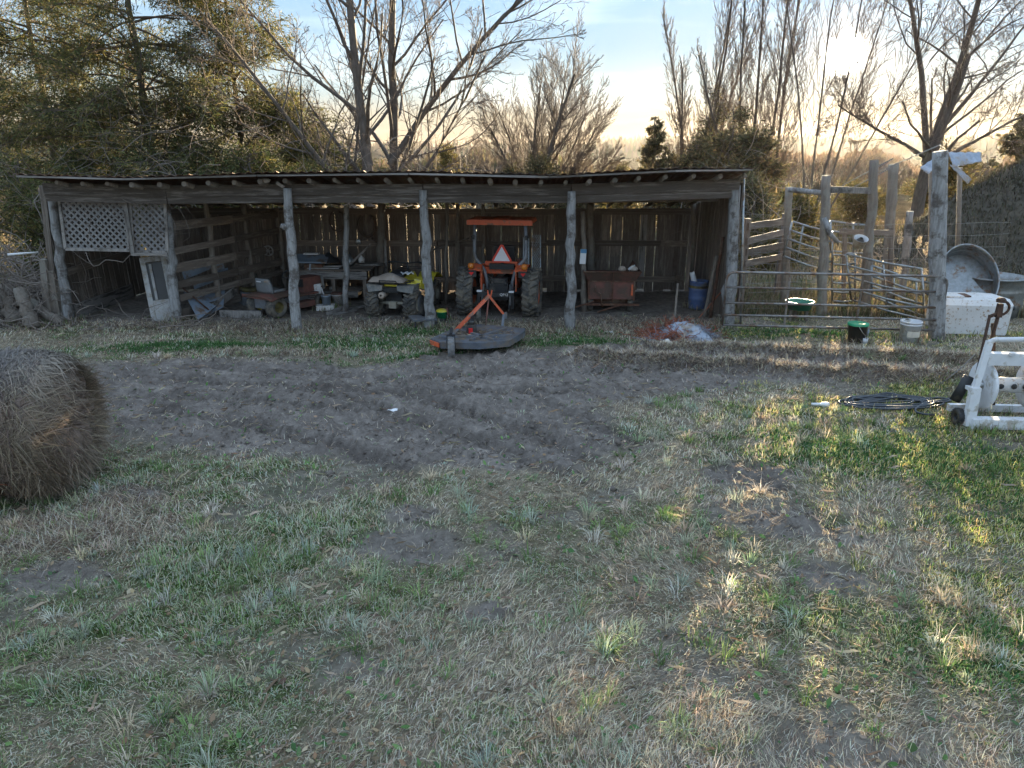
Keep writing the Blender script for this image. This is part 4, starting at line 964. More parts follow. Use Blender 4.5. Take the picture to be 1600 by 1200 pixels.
nn = 900; c0 = kl(748, 522, z); dx = NP.normal(0, .28, nn); dy = NP.normal(0, .16, nn)
Pd = np.stack([np.clip(c0.x + dx, -.6, .55), c0.y + dy, np.full(nn, z + .004) + NP.random(nn) * .02], 1)
_k = poly_sd(Pd[:, 0], Pd[:, 1], poly[::-1] if False else poly) > .03; Pd = Pd[_k]; nn = len(Pd)
Vd = Pd[:, None, :] + NP.normal(0, .018, (nn, 3, 3)) * np.array([1, 1, .25]); npmesh('trash', Vd.reshape(-1, 3), [np.arange(nn * 3).reshape(-1, 3)], 'hay', np.repeat(pick([(.24, .17, .12), (.15, .11, .08), (.36, .28, .19)], nn), 3, 0), parent=K, kind='stuff')

# quad bike seen from behind
g = GP(612, 499); Q = thing('quad_bike', 'muddy yellow quad bike with a tan sack on its rear rack', 'quad bike', (g.x + .02, g.y + .25, g.z), rotz=R(-13))
wheel(Q, (-.36, 0, .25), .26, .25, .13, 'cream_metal', 16, .03, -1); wheel(Q, (.36, 0, .25), .26, .25, .13, 'cream_metal', 16, .03, 1)
wheel(Q, (-.36, 1.15, .25), .26, .2, .13, 'cream_metal', 16, .025, -1); wheel(Q, (.36, 1.15, .25), .26, .2, .13, 'cream_metal', 16, .025, 1)
MB().tube([(-.3, 0, .25), (.3, 0, .25)], .03, 8).box((0, -.02, .23), (.14, .14, .12)).bar((.09, 0, .25), (.07, .1, .45), .03, .03).build('rear_axle', 'cream_metal', Q)
MB().box((0, .45, .38), (.3, .9, .26)).box((0, .05, .50), (.34, .3, .1)).build('frame', 'black', Q)
for s in (-1, 1):
    b = MB(); P8 = [(s * .46, -.16), (s * .14, -.2), (s * .12, .2), (s * .47, .26)]
    vs = [(x, y, .61) for x, y in P8] + [(s * .42, -.17, .47), (s * .15, -.19, .51), (s * .13, .2, .55), (s * .45, .24, .50)]
    b.add(vs, [(0, 1, 2, 3), (7, 6, 5, 4), (0, 4, 5, 1), (1, 5, 6, 2), (2, 6, 7, 3), (3, 7, 4, 0)]); b.build('rear_fender', 'grey_plastic', Q)
    b = MB(); b.grid(lambda u, v: (s * (.16 + .32 * v), .78 + .62 * u, .52 + .17 * math.sin(u * math.pi) * (1 - .2 * v)), 8, 3); b.build('front_fender', 'yellow', Q, solid=.012)
MB().box((0, .62, .64), (.34, .5, .16), taper=.7).build('fuel_tank', 'yellow', Q)
b = MB(); b.add([(.14, -.02, .60), (.46, .05, .60), (.50, .46, .56), (.30, .66, .62), (.12, .5, .70), (.12, 0, .68), (.48, .18, .50), (.48, .44, .46)], [(0, 1, 2, 3, 4, 5), (1, 6, 7, 2)]); b.box((.40, .30, .60), (.17, .36, .15), rot=(0, .15, 0), taper=.75); b.build('side_panel', 'yellow', Q)
MB().box((.475, .33, .62), (.012, .14, .09), rot=(0, .15, 0)).build('side_sticker', 'paper', Q)
MB().box((0, -.1, .595), (.24, .05, .03)).build('rear_trim', 'yellow', Q)
MB().grid(lambda u, v: (-.14 + .28 * v, .12 + .5 * u, .70 + .05 * math.sin(u * 3) + .03 * math.sin(v * math.pi)), 8, 5).build('seat', 'black', Q, solid=.07)
b = MB()
for x in (-.3, -.1, .1, .3): b.tube([(x, -.24, .65), (x, .12, .65)], .009, 6)
for y in (-.24, -.06, .12): b.tube([(-.36, y, .652), (.36, y, .652)], .010, 6)
b.tube([(-.16, -.25, .65), (-.16, -.26, .70), (.16, -.26, .70), (.16, -.25, .65)], .010, 6); b.build('rear_rack', 'black', Q)
b = MB(); b.tube([(0, 0.82, .6), (0, .74, .86)], .022, 8); b.tube([(-.36, .66, .90), (-.2, .72, .90), (0, .76, .87), (.2, .72, .90), (.36, .66, .90)], .013, 7)
for s in (-1, 1): b.tube([(s * .36, .66, .90), (s * .25, .70, .90)], .02, 7); b.tube([(s * .22, .72, .9), (s * .24, .74, 1.0)], .008, 5)
b.build('handlebars', 'black', Q)
b = MB()
for y in (.9, 1.1, 1.3): b.tube([(-.3, y, .72), (.3, y, .72)], .01, 6)
b.tube([(.3, .9, .72), (.3, 1.3, .72)], .01, 6).tube([(-.3, .9, .72), (-.3, 1.3, .72)], .01, 6); b.build('front_rack', 'black', Q)
MB().lathe([(.02, -.12), (.055, -.12), (.06, -.09), (.06, .2), (0, .2)], 14, Matrix.Translation((-.16, -.1, .42)) @ Matrix.Rotation(-math.pi / 2, 4, 'X')).build('exhaust', 'sack', Q)
MB().box((0, -.13, .52), (.3, .04, .09)).build('tail_plate', 'black', Q)
sk = thing('feed_sack', 'tan feed sack slumped over the rear rack of the quad bike', 'sack', Q.location + Vector((-.08, -.05, .665)), rotz=R(-10))
b = MB(); b.grid(lambda u, v: ((u - .5) * .66, (v - .5) * .34, .004 + .125 * (math.sin(u * math.pi) ** .45) * (math.sin(v * math.pi) ** .5) * (1 + .2 * math.sin(u * 9 + v * 5))), 16, 8); b.grid(lambda u, v: ((u - .5) * .66, (.5 - v) * .34, .0), 2, 2); b.build('bag', 'sack', sk)
rg_ = thing('blue_rag', 'crumpled pale blue cloth lying on the quad bike between sack and seat', 'cloth', Q.location + Vector((.24, .16, .745)), rotz=.5)
MB().grid(lambda u, v: ((u - .5) * .20, (v - .5) * .16, .03 + .025 * math.sin(u * 11 + v * 4) * math.cos(v * 9)), 9, 8).build('cloth', 'paper', rg_, solid=.006)

# riding mower seen from behind at an angle
g = GP(412, 499); RM = thing('riding_mower', 'red riding lawn mower with grey seat beside the third post', 'riding mower', (g.x, g.y + .25, g.z), rotz=R(-32))
wheel(RM, (-.26, 0, .2), .20, .19, .10, 'yellow', 24, .008, -1, 'rubber', chev=.3); wheel(RM, (.26, 0, .2), .20, .19, .10, 'mustard', 24, .008, 1, 'rubber', chev=.3)
wheel(RM, (-.27, 1.05, .14), .14, .12, .07, 'mustard', 18, .004, -1); wheel(RM, (.27, 1.05, .14), .14, .12, .07, 'mustard', 18, .004, 1)
MB().grid(lambda u, v: ((u - .5) * .80, -.22 + .62 * v, .40 + .035 * math.sin(min(1, v * 2) * math.pi / 2) - .05 * abs(2 * u - 1) ** 4), 12, 5).build('rear_body', 'rust_red', RM, solid=.02)
MB().box((0, -.20, .385), (.80, .012, .06)).build('body_lip', 'rust_red', RM)
MB().box((-.0, -.12, .27), (.30, .05, .2)).box((0, .4, .25), (.3, 1.0, .1)).build('frame', 'steel_grey', RM)
MB().box((0, .75, .32), (.6, .5, .03)).box((0, .62, .15), (.7, .45, .1)).build('mowing_deck', 'rust_red', RM)
b = MB(); b.grid(lambda u, v: (((u - .5) * (.42 - .10 * v ** 3)), -.02 - .05 * v + .03 * (2 * u - 1) ** 2, .44 + .26 * v), 8, 6); b.grid(lambda u, v: ((u - .5) * .40, -.02 + .32 * v, .45 + .02 * (2 * u - 1) ** 2), 8, 3); st = b.build('seat', 'vinyl', RM, solid=.05)
MB().box((-.02, -.115, .655), (.12, .006, .02), rot=(.2, 0, 0)).build('seat_label', 'paper', st)
MB().box((0, .98, .47), (.36, .5, .26), taper=.85).build('hood', 'rust_red', RM)
b = MB(); b.box((0, 1.25, .46), (.36, .05, .26), taper=.9)
for i in range(6): b.box((0, 1.285, .38 + i * .035), (.28, .02, .012))
b.build('grille', 'grey_plastic', RM)
MB().bar((0, .7, .4), (0, .58, .68), .04, .04).tube([(math.cos(a) * .15, .57 + math.sin(a) * .1, .70 + math.sin(a) * .06) for a in [i * .524 for i in range(12)]], .012, 6, closed=True).build('steering_wheel', 'black', RM)
MB().box((.0, .72, .52), (.34, .06, .14)).build('dash', 'black', RM)

# loose mustard tractor seat
g = GP(384, 478); ms = thing('old_seat', 'worn mustard vinyl bucket seat propped behind the riding mower', 'seat', (g.x, g.y + .3, g.z), rotz=R(35))
MB().grid(lambda u, v: ((u - .5) * .40, .16 + .05 * v - .10 * (2 * u - 1) ** 2, .30 + .26 * v), 8, 5).grid(lambda u, v: ((u - .5) * .42, -.22 + .4 * v, .28 + .05 * (2 * u - 1) ** 2), 8, 4).build('cushion', 'mustard', ms, solid=.06)
MB().box((0, 0, .13), (.4, .36, .26)).build('base', 'steel_grey', ms)

# faded red feed cart
g = GP(955, 490); CT = thing('feed_cart', 'rusty red box wagon with flared top standing in the fifth bay', 'wagon', (g.x, g.y + .25, g.z), rotz=R(-3))
w, h0, h1 = .84, .26, .60
def panel(name, vs, m_='rust_red'):
    b = MB(); b.add(vs, [tuple(range(len(vs)))]); return b.build(name, m_, CT, solid=.015)
x0, x1, y0, y1 = -.42, .42, -.2, 1.1
panel('back_panel', [(x0, y0, h0), (x1, y0, h0), (x1, y0, h1), (x0, y0, h1)])
panel('side_panel', [(x1, y0, h0), (x1, y1, h0), (x1, y1, h1), (x1, y0, h1)]); panel('side_panel', [(x0, y0, h0), (x0, y1, h0), (x0, y1, h1), (x0, y0, h1)])
panel('front_panel', [(x0, y1, h0), (x1, y1, h0), (x1, y1, h1), (x0, y1, h1)])
panel('floor_panel', [(x0, y0, h0 + .01), (x1, y0, h0 + .01), (x1, y1, h0 + .01), (x0, y1, h0 + .01)])
f = .11
panel('flared_board', [(x0, y0 - .01, h1 + .004), (x1, y0 - .01, h1 + .004), (x1 + f, y0 - f, h1 + .19), (x0 - f, y0 - f, h1 + .19)])
panel('flared_board', [(x1 + .01, y0, h1 + .004), (x1 + .01, y1, h1 + .004), (x1 + f, y1 + f, h1 + .19), (x1 + f, y0 - f, h1 + .19)]); panel('flared_board', [(x0 - .01, y0, h1 + .004), (x0 - .01, y1, h1 + .004), (x0 - f, y1 + f, h1 + .19), (x0 - f, y0 - f, h1 + .19)])
b = MB(); b.bar((x0, y0 - .02, h1), (x1, y0 - .02, h1), .02, .02); b.bar((0.02, y0 - .03, h0 - .05), (.02, y0 - f - .01, h1 + .19), .02, .02)
for x in (x0, x1): b.bar((x, y0 - .02, h0 - .02), (x, y0 - .02, h1), .03, .03)
b.bar((x0 - f, y0 - f - .01, h1 + .19), (x1 + f, y0 - f - .01, h1 + .19), .02, .02); b.build('edge_irons', 'rust', CT)
MB().box((x1 - .04, y0 - .035, .44), (.035, .008, .2)).build('reflector', 'orange', CT)
MB().bar((x0 - .05, y0 - .05, .17), (x1 + .1, y0 - .05, .17), .04, .03).bar((x0, 0, .2), (x1, 0, .2), .08, .08).tube([(-.3, -.25, .52), (-.3, -.25, .42), (-.2, -.28, .38), (-.16, -.28, .12)], .012, 6).tube([(x0 - .25, -.3, .12), (x0 + .1, -.25, .22)], .016, 6).tube([(-.25, -.3, .03), (.2, -.24, .17)], .018, 6).build('undercarriage', 'rust', CT)
for xx in (x0 + .05, x1 - .05): wheel(CT, (xx, .75, .19), .19, .12, .11, 'rust', 18, .006, 1 if xx > 0 else -1)
wheel(CT, (x1 - .05, .0, .17), .17, .1, .1, 'rust', 18, .006, 1); wheel(CT, (x0 + .05, .0, .17), .17, .1, .1, 'rust', 18, .006, -1)
for i, (xx, nm, lb, mm_, ct) in enumerate([(.18, 'tan_bag', 'tan crumpled bag on the corner of the red wagon', 'sack', 'bag'), (.30, 'small_white_bottle', 'small white bottle lying among rubbish in the red wagon', 'white', 'bottle'), (.40, 'work_hat', 'pale hat perched on the right corner of the red wagon', 'sack', 'hat')]):
    t = thing(nm, lb, ct, CT.location + Vector((xx, -.15, .80)))
    if i == 1: MB().lathe([(0, 0), (.03, 0), (.03, .10), (.012, .12), (.012, .15), (0, .15)], 10, Matrix.Rotation(.9, 4, 'Y')).build('bottle', mm_, t)
    else: MB().lathe([(0, -.02), (.07, -.01), (.08, .02), (.05, .06), (0, .075)], 9, Matrix.Diagonal((1, .8, 1, 1))).build('lump', mm_, t)
# ------------------------------------------------------------------ workbench and clutter in the third bay
yb_ = 14.3
bl = A(466, 420, yb_)[0]; br = A(572, 420, yb_)[0]; zt = A(520, 424, yb_)[1]
wb = thing('workbench', 'rough wooden workbench with a lower shelf against the back wall', 'workbench', ((bl + br) / 2, yb_ + .45, 0))
plank('apron', (bl, yb_, zt - .07), (br, yb_, zt - .09), .15, .03, 'plank_grey', wb, roll=0)
for i in range(4): plank('top_board', (bl, yb_ + .08 + i * .2, zt + .02), (br + .1, yb_ + .08 + i * .2, zt + .02), .19, .03, 'plank', wb, roll=math.pi / 2)
zs = A(520, 456, yb_)[1]
for i in range(3): plank('shelf_board', (bl + .15, yb_ + .1 + i * .2, zs), (br - .15, yb_ + .1 + i * .2, zs), .19, .03, 'plank', wb, roll=math.pi / 2)
plank('shelf_apron', (bl + .1, yb_ + .0, zs - .05), (br - .2, yb_, zs - .05), .12, .03, 'plank_grey', wb)
for x in (bl + .05, (bl + br) / 2, br - .05):
    for y in (yb_ + .04, yb_ + .75): plank('leg', (x, y, -.02), (x, y, zt), .07, .07, 'plank', wb)
def TH(name, label, cat, px, py, Yd, rz=0, group=None):
    return thing(name, label, cat, A3(px, py, Yd), rotz=rz, group=group)
t = TH('folded_panel', 'pale blue-grey plastic panel lying across the left end of the bench', 'panel', 485, 412, 14.2, .1); MB().box((0, .2, .07), (.62, .4, .03), rot=(.25, .04, 0)).bar((-.32, -.04, .05), (-.24, 0, -.22), .03, .03).bar((.0, -.02, .0), (-.02, -.02, -.12), .03, .03).build('panel', 'blue_tin', t)
t = TH('white_board', 'short white board on top of the pale panel on the bench', 'board', 487, 398, 14.45, -.05); MB().box((0, 0, .02), (.30, .12, .025)).build('board', 'white_dirty', t)
t = TH('dark_bundle', 'dark bundle of rags behind the pale panel on the bench', 'bundle', 512, 409, 14.6, .1); MB().grid(lambda u, v: ((u - .5) * .5, (v - .5) * .3, .16 * math.sin(u * math.pi) ** .6 * math.sin(v * math.pi) ** .6 * (1 + .3 * math.sin(u * 14))), 12, 6).build('rags', 'black', t)
t = TH('rusty_box', 'low rust-brown box standing on the bench top', 'box', 492, 420, 14.4); MB().box((0, 0, .05), (.36, .22, .11)).build('box', 'rust', t)
t = TH('flat_boards', 'two pale flat boards laid along the front of the bench', 'boards', 506, 420, 14.33); MB().box((0, 0, .015), (.62, .12, .022)).box((.1, .1, .04), (.48, .1, .02)).build('boards', 'plank_grey', t)
t = TH('pressure_tank', 'pale round metal tank lying behind the thin post on the bench', 'tank', 543, 413, 14.8, .2); MB().lathe([(0, -.16), (.09, -.155), (.13, -.12), (.13, .12), (.09, .155), (0, .16)], 20, Matrix.Translation((0, 0, .06)) @ Matrix.Rotation(1.2, 4, 'X')).build('tank', 'galv', t)
t = TH('leaning_stick', 'grey stick slanting up from the bench beside the tank', 'stick', 547, 413, 14.6); MB().bar((0, 0, 0), A3(579, 382, 15.1) - A3(547, 413, 14.6), .04, .03).build('stick', 'plank_grey', t)
t = TH('white_jug', 'small white jug on the right end of the bench', 'jug', 565, 410, 14.8); MB().lathe([(0, 0), (.06, 0), (.065, .07), (.05, .10), (.02, .12), (.02, .14), (0, .14)], 12).build('jug', 'white_dirty', t)
t = TH('side_shelf', 'narrow grey shelf board fixed beside the thick inner post', 'shelf', 578, 413, 14.9); MB().box((0, 0, 0), (.6, .18, .035)).build('board', 'plank_grey', t)
t = TH('shelf_can', 'squat pale can standing on the lower bench shelf', 'can', 497, 452, 14.5); MB().lathe([(0, 0), (.075, 0), (.08, .02), (.078, .14), (.05, .17), (.02, .17), (.02, .20), (0, .2)], 16).build('can', 'cream_metal', t)
t = TH('small_tin', 'small tin with a white lid on the lower shelf', 'tin', 517, 452, 14.5); MB().lathe([(0, 0), (.03, 0), (.03, .05), (0, .05)], 12).build('tin', 'white', t)
t = TH('upright_board', 'pale upright board standing against the back wall beside the thick post', 'board', 603, 435, 15.2); MB().box((0, 0, .28), (.09, .03, 1.15), rot=(.03, .0, 0)).build('board', 'plank_grey', t)
for i, (px, lb) in enumerate([(572, 'leftmost'), (580, 'middle one'), (588, 'rightmost')]):
    t = thing('standing_pole', 'rough grey pole leaning under the side shelf, %s of three beside the thick post' % lb, 'pole', A3(px - 6 + i * 2, 455, 14.95)); b = MB(); logtube(b, (0, 0, -.1), A3(px, 415, 15.1) - Vector(t.location), .03, .025, 7, 6, 90 + i); b.build('pole', 'log_dark', t)
# louvered white housing
t = thing('louvered_housing', 'white plastic louvered housing standing between third post and bench', 'housing', GP(480, 488) + Vector((0, .55, .20)), rotz=.2)
b = MB(); b.box((0, 0, .24), (.34, .3, .03), taper=.9); b.box((.09, -.14, .08), (.13, .02, .3)); b.box((-.15, -.14, .08), (.04, .02, .3))
for i in range(6): b.box((-.05, -.14, -.02 + i * .038), (.14, .02, .014))
b.bar((.16, -.15, .2), (.24, -.17, -.12), .025, .025); b.build('housing', 'white_dirty', t)
def bucket(px, py, h, r, m_, label, name='bucket', cat='bucket', lid=None, Yoff=0, handle=True, dz=0, rim=True, lbl=None, hang=False):
    g_ = GP(px, py) if not hang else A3(px, py, hang); t = thing(name, label, cat, g_ + Vector((0, Yoff, dz)))
    r0 = r * .86; b = MB(); b.lathe([(0, .002), (r0, 0), (r, h), (r * 1.05, h), (r * 1.05, h - .02), (r * 1.01, h - .025)] if not rim else [(0, .002), (r0, 0), (r * .975, h * .82), (r * 1.045, h * .83), (r * 1.045, h * .85), (r * .99, h * .86), (r * .995, h * .92), (r * 1.05, h * .925), (r * 1.05, h), (r * .97, h), (r * .84, .03)], 28); b.build('pail', m_, t)
    if lid: MB().lathe([(r * 1.08, h - .02), (r * 1.09, h + .012), (r * .98, h + .018), (0, h + .012)], 28).build('lid', lid, t)
    if handle: MB().tube([(math.cos(a) * r * 1.05, -.02 - math.sin(a) * r * .65, h * .85 - math.sin(a) * r * .9) for a in [i * math.pi / 10 for i in range(11)]], .004, 5).build('handle', 'wire', t)
    if lbl: MB().grid(lambda u, v: (math.sin((u - .5) * 1.4) * (r * .955 + .006), -math.cos((u - .5) * 1.4) * (r * .955 + .006), h * (.30 + .28 * v)), 6, 2).build('label', lbl, t)
    return t
bucket(502, 492, .19, .09, 'blue_tin', 'small grey-blue bucket standing on a white block by the bench', rim=False, handle=False, Yoff=.45, dz=.1)
t = thing('foam_block', 'dirty white foam block under the grey-blue bucket', 'foam block', GP(500, 492) + Vector((0, .45, 0)), rotz=.2); MB().box((0, 0, .05), (.34, .24, .10)).build('block', 'white_dirty', t)
bucket(519, 485, .22, .11, 'white_dirty', 'white bucket with a red lid under the workbench', lid='rust_red', Yoff=.5, handle=False)
t = thing('timber', 'long grey timber lying on the ground from foam block to inner post', 'timber', GP(515, 493)); MB().bar((0, 0, .04), A3(541, 478, 13.7) - GP(515, 493), .05, .13).build('length', 'plank_grey', t)
for i, (a_, c_, lb) in enumerate([((524, 489), (570, 480), 'upper of two grey boards on the shed floor left of the quad bike'), ((520, 494), (556, 486), 'lower of two grey boards on the shed floor left of the quad bike')]):
    p = GP(*a_); q = GP(*c_); t = thing('floor_board', lb, 'board', p); MB().bar((0, 0, .02), q - p + Vector((0, 0, .03)), .10, .025, math.pi / 2).build('board', 'plank_grey', t)
# green tub with yellow top by the fourth post, folding chair, block
t = bucket(690, 504, .20, .095, 'green', 'small green bucket heaped with something yellow behind the fourth post', rim=False, handle=False, Yoff=.1); MB().lathe([(.105, .19), (.10, .215), (.05, .235), (0, .225)], 14).build('filling', 'yellow', t); MB().lathe([(.088, .0), (.094, .07), (.09, .075)], 20).build('base_band', 'black', t)
t = thing('red_hoop', 'small faded red ring leaning beside the green bucket', 'ring', GP(700, 503) + Vector((0, .08, .1))); MB().lathe([(.0, -.01), (.09, -.01), (.1, 0), (.09, .01), (0, .01)], 18, Matrix.Rotation(1.3, 4, 'Y')).build('ring', 'rust_red', t)
g = GP(660, 512); t = thing('broken_chair', 'old dark metal chair with oval back beside the fourth post', 'chair', g, rotz=.5)
b = MB(); b.lathe([(0, -.012), (.10, -.012), (.125, 0), (.10, .012), (0, .012)], 20, Matrix.Translation((.04, .06, .36)) @ Matrix.Rotation(1.35, 4, 'X') @ Matrix.Rotation(.3, 4, 'Y') @ Matrix.Diagonal((.85, 1.5, 1, 1))); b.build('backrest', 'black', t)
MB().box((0, -.03, .16), (.42, .28, .03), rot=(.1, .05, 0)).build('seat', 'steel_grey', t)
for p, q in (((-.17, -.14, .16), (-.2, -.18, 0)), ((.17, -.14, .16), (.22, -.18, 0)), ((-.15, .1, .16), (-.2, .14, 0)), ((.13, .1, .4), (.24, -.2, 0))): MB().tube([p, q], .010, 6).build('leg', 'black', t)
t = thing('concrete_block', 'small grey concrete block standing beside the broken chair', 'block', GP(668, 513)); MB().box((0, 0, .08), (.12, .12, .17)).build('block', 'concrete', t)
# expanded-metal ramps
for i, (px, w_, lb) in enumerate([(838, .17, 'perforated steel ramp leaning on the back wall right of the tractor'), (822, .11, 'narrower perforated steel ramp half hidden behind the tractor canopy post')]):
    t = thing('mesh_ramp', lb, 'ramp', A3(px, 445, 15.0)); h_ = 1.0 if i == 0 else .95; b = MB()
    for s in (-1, 1): b.bar((s * w_ / 2, 0, -.1), (s * w_ / 2, .25, h_), .02, .02)
    n_ = 16
    for k_ in range(n_):
        z0 = -.1 + (h_ + .1) * k_ / n_; z1_ = -.1 + (h_ + .1) * (k_ + 1) / n_; y0 = .25 * k_ / n_; y1_ = .25 * (k_ + 1) / n_
        for j in range(4):
            xa = -w_ / 2 + w_ * j / 4; xb = xa + w_ / 4
            b.bar((xa, y0, z0), (xb, y1_, z1_), .006, .004); b.bar((xb, y0, z0), (xa, y1_, z1_), .006, .004)
    b.build('grating', 'galv', t)
t = thing('long_pole', 'long thin pole slanting across the back wall behind the fourth post', 'pole', A3(672, 392, 14.6)); b = MB(); logtube(b, (0, 0, 0), A3(733, 372, 15.2) - A3(672, 392, 14.6), .022, .018, 7, 8, 3); b.build('pole', 'log_dark', t)
# blue drum with bag, board leaning, pole
g = GP(1092, 484); t = thing('blue_drum', 'dusty blue plastic drum at the right end of the shed', 'drum', g + Vector((0, .15, 0)))
b = MB(); b.lathe([(0, 0), (.165, 0), (.175, .03), (.178, .18), (.186, .20), (.178, .22), (.178, .36), (.188, .38), (.178, .40), (.172, .5), (.18, .51), (.18, .54), (.155, .54), (.155, .3), (0, .3)], 26); b.build('drum', 'blue', t)
MB().lathe([(.181, .405), (.181, .455)], 26).build('band', 'mustard', t)
t = thing('white_bag', 'crumpled white paper bag sticking up out of the blue drum', 'bag', Vector((g.x - .08, g.y + .12, g.z + .45)), rot=(0, -.3, 0)); MB().grid(lambda u, v: (math.cos(u * 6.283) * .055 * (1 - .2 * v), math.sin(u * 6.283) * .03, .26 * v + .01 * math.sin(u * 20)), 12, 5, wrap=True).build('bag', 'paper', t, solid=.004)
for i, (a_, c_, r_, mm_, nm, lb) in enumerate([((1053, 505, .0), (1059, 443, 0), .022, 'log_dark', 'standing_stick', 'dark stick standing upright left of the twine heap'), ((1112, 500, 0), (1130, 370, 0), .03, 'rust', 'leaning_pipe', 'long rusty pipe leaning against the right end post'), ((1105, 500, 0), (1120, 400, 0), .035, 'log_dark', 'leaning_rail', 'dark rail leaning inside the right end of the shed'), ((1098, 506, 0), (1128, 455, 0), .012, 'twine', 'thin_rod', 'thin rod slanting from the twine heap to the end post')]):
    p = GP(a_[0], a_[1]) + Vector((0, .1 * i, 0)); q = A3(c_[0], c_[1], p.y + .25); t = thing(nm, lb, 'pole', p); b = MB(); logtube(b, (0, 0, 0), q - p, r_, r_ * .9, 7, 8, 110 + i, .01); b.build('pole', mm_, t)
# heap of twine and net wrap
g = GP(1075, 537); ht = thing('twine_heap', 'heap of orange baling twine covered with pale net wrap by the end post', 'heap', g + Vector((0, .35, 0)))
def strands(n, sx_, sy_, sz_, r_, sd, L=.35, mode='heap'):
    rn = np.random.default_rng(sd); out = []
    for i in range(n):
        c = rn.normal(0, 1, 3) * (sx_, sy_, 0); hh = sz_ * math.exp(-(c[0] / sx_ / 1.5) ** 2 - (c[1] / sy_ / 1.5) ** 2); d = rn.normal(0, 1, 3) * (1, 1, .25); d /= np.linalg.norm(d); k_ = 6; P = [np.array([c[0], c[1], hh * rn.uniform(.6, 1.05)])]
        for j in range(k_ - 1): d = d + rn.normal(0, .35, 3); d[2] -= .1; d /= np.linalg.norm(d); q = P[-1] + d * L / k_; q[2] = max(q[2], .01); P.append(q)
        out.append((np.array(P), np.full(k_, r_)))
    return out
Vt, Ft = tubes_np(strands(1300, .30, .20, .17, .005, 5, .26), 3); npmesh('twine', Vt + np.array([-.05, .25, 0]), [Ft], 'twine', parent=ht, kind='stuff')
b = MB(); b.grid(lambda u, v: ((u - .5) * .85, (v - .5) * .62, .02 + .24 * math.sin(u * math.pi) ** .7 * math.sin(min(1, v * 1.1) * math.pi) ** .6 * (1 + .25 * mnoise.noise((u * 5, v * 6, 1))) + .03 * mnoise.noise((u * 16, v * 14, 3))), 34, 24); b.build('net_wrap', 'netwrap', ht)
Vt, Ft = tubes_np(strands(700, .30, .18, .24, .004, 9, .2), 3); npmesh('pale_strands', Vt + np.array([.02, .0, .0]), [Ft], 'netwrap', parent=ht, kind='stuff')
Vt, Ft = tubes_np(strands(260, .12, .09, .12, .005, 10, .25), 3); npmesh('dark_strands', Vt + np.array([-.18, -.18, .06]), [Ft], 'twine', parent=ht, kind='stuff')
t = thing('crushed_cup', 'crushed pale cup lying at the left foot of the twine heap', 'cup', GP(1032, 540), rotz=.4); MB().lathe([(0, 0), (.035, 0), (.05, .14), (.055, .14)], 14, Matrix.Translation((0, 0, .04)) @ Matrix.Rotation(1.45, 4, 'Y')).build('cup', 'paper', t)
t = thing('cream_scrap', 'cream plastic scrap beside the crushed cup', 'scrap', GP(1040, 542)); MB().grid(lambda u, v: ((u - .5) * .2, (v - .5) * .12, .02 + .04 * math.sin(u * 3.1) * math.sin(v * 3)), 7, 5).build('scrap', 'label', t, solid=.005)
for i, (px, py, nm, lb) in enumerate([(952, 520, 'pale_scrap', 'small pale scrap on the ground before the red wagon'), (613, 637, 'white_litter', 'flat white litter lying on the open dirt'), (1024, 512, 'drawbar_end', 'bright metal end of a bar lying left of the twine heap')]):
    t = thing(nm, lb, 'scrap', GP(px, py)); MB().grid(lambda u, v: ((u - .5) * .12, (v - .5) * .07, .012 + .012 * math.sin(u * 5 + i) * math.cos(v * 4)), 5, 4).build('scrap', 'paper', t, solid=.003)

# ------------------------------------------------------------------ gate, corral, fences
def tubegate(p0, p1, zs_, r_, name, label, cat, mname='gate', uprights=(0, 1), mids=(), corner=.12, posth=None):
    "rails between two ground points at the heights zs_"
    p0 = Vector(p0); p1 = Vector(p1); t = thing(name, label, cat, p0); d = p1 - p0; L = d.length; u = d.normalized()
    zt_, zb_ = max(zs_), min(zs_); b = MB()
    c = corner
    pts = [u * 0 + Vector((0, 0, zb_))]; pts += [Vector((0, 0, zt_ - c))] + [u * (c - c * math.cos(a)) + Vector((0, 0, zt_ - c + c * math.sin(a))) for a in (.5, 1.0, 1.57)]
    pts += [u * (L * k_ / 6) + Vector((0, 0, zt_)) for k_ in range(1, 6)]
    pts += [u * (L - c + c * math.sin(a)) + Vector((0, 0, zt_ - c + c * math.cos(a))) for a in (0, .5, 1.0, 1.57)] + [u * L + Vector((0, 0, zb_))]
    pts = [p + Vector((0, 0, (p.dot(u) / L) * 0)) for p in pts]
    b.tube(pts, r_, 8, closed=False); b.build('outer_frame', mname, t)
    for z_ in zs_[1:]: MB().tube([Vector((0, 0, z_)), u * L + Vector((0, 0, z_))], r_ * .92, 8).build('rail', mname, t)
    for m_ in mids: MB().bar(u * (L * m_) + Vector((0, -.0, zb_)), u * (L * m_) + Vector((0, 0, zt_)), .035, .012).build('stay', mname, t)
    return t
p0 = GP(1127, 524); p1 = GP(1464, 530)
zt_ = A(1140, 425, p0.y)[1] - p0.z
tubegate(p0, p1, [zt_, zt_ - .245, zt_ - .50, zt_ - .70, zt_ - .87], .021, 'tube_gate', 'long six-bar tube gate chained between shed and tall pole', 'gate', mids=(.29, .62))
def fpost(px, py, tx, ty, r_, label, mname='log_dark', sd=0, name='fence_post', Y_=None, group='round posts of the corral'):
    g_ = GP(px, py) if Y_ is None else Vector((A(px, py, Y_)[0], Y_, z1(A(px, py, Y_)[0], Y_))); t = thing(name, label, 'post', g_, group=group); top = A3(tx, ty, g_.y + .02) - g_
    b = MB(); logtube(b, (0, 0, -.1), top, r_, r_ * .88, 10, 12, 130 + sd, .012 if sd == 0 else .02, 1 if sd == 0 else 3); b.build('post', mname, t); return t
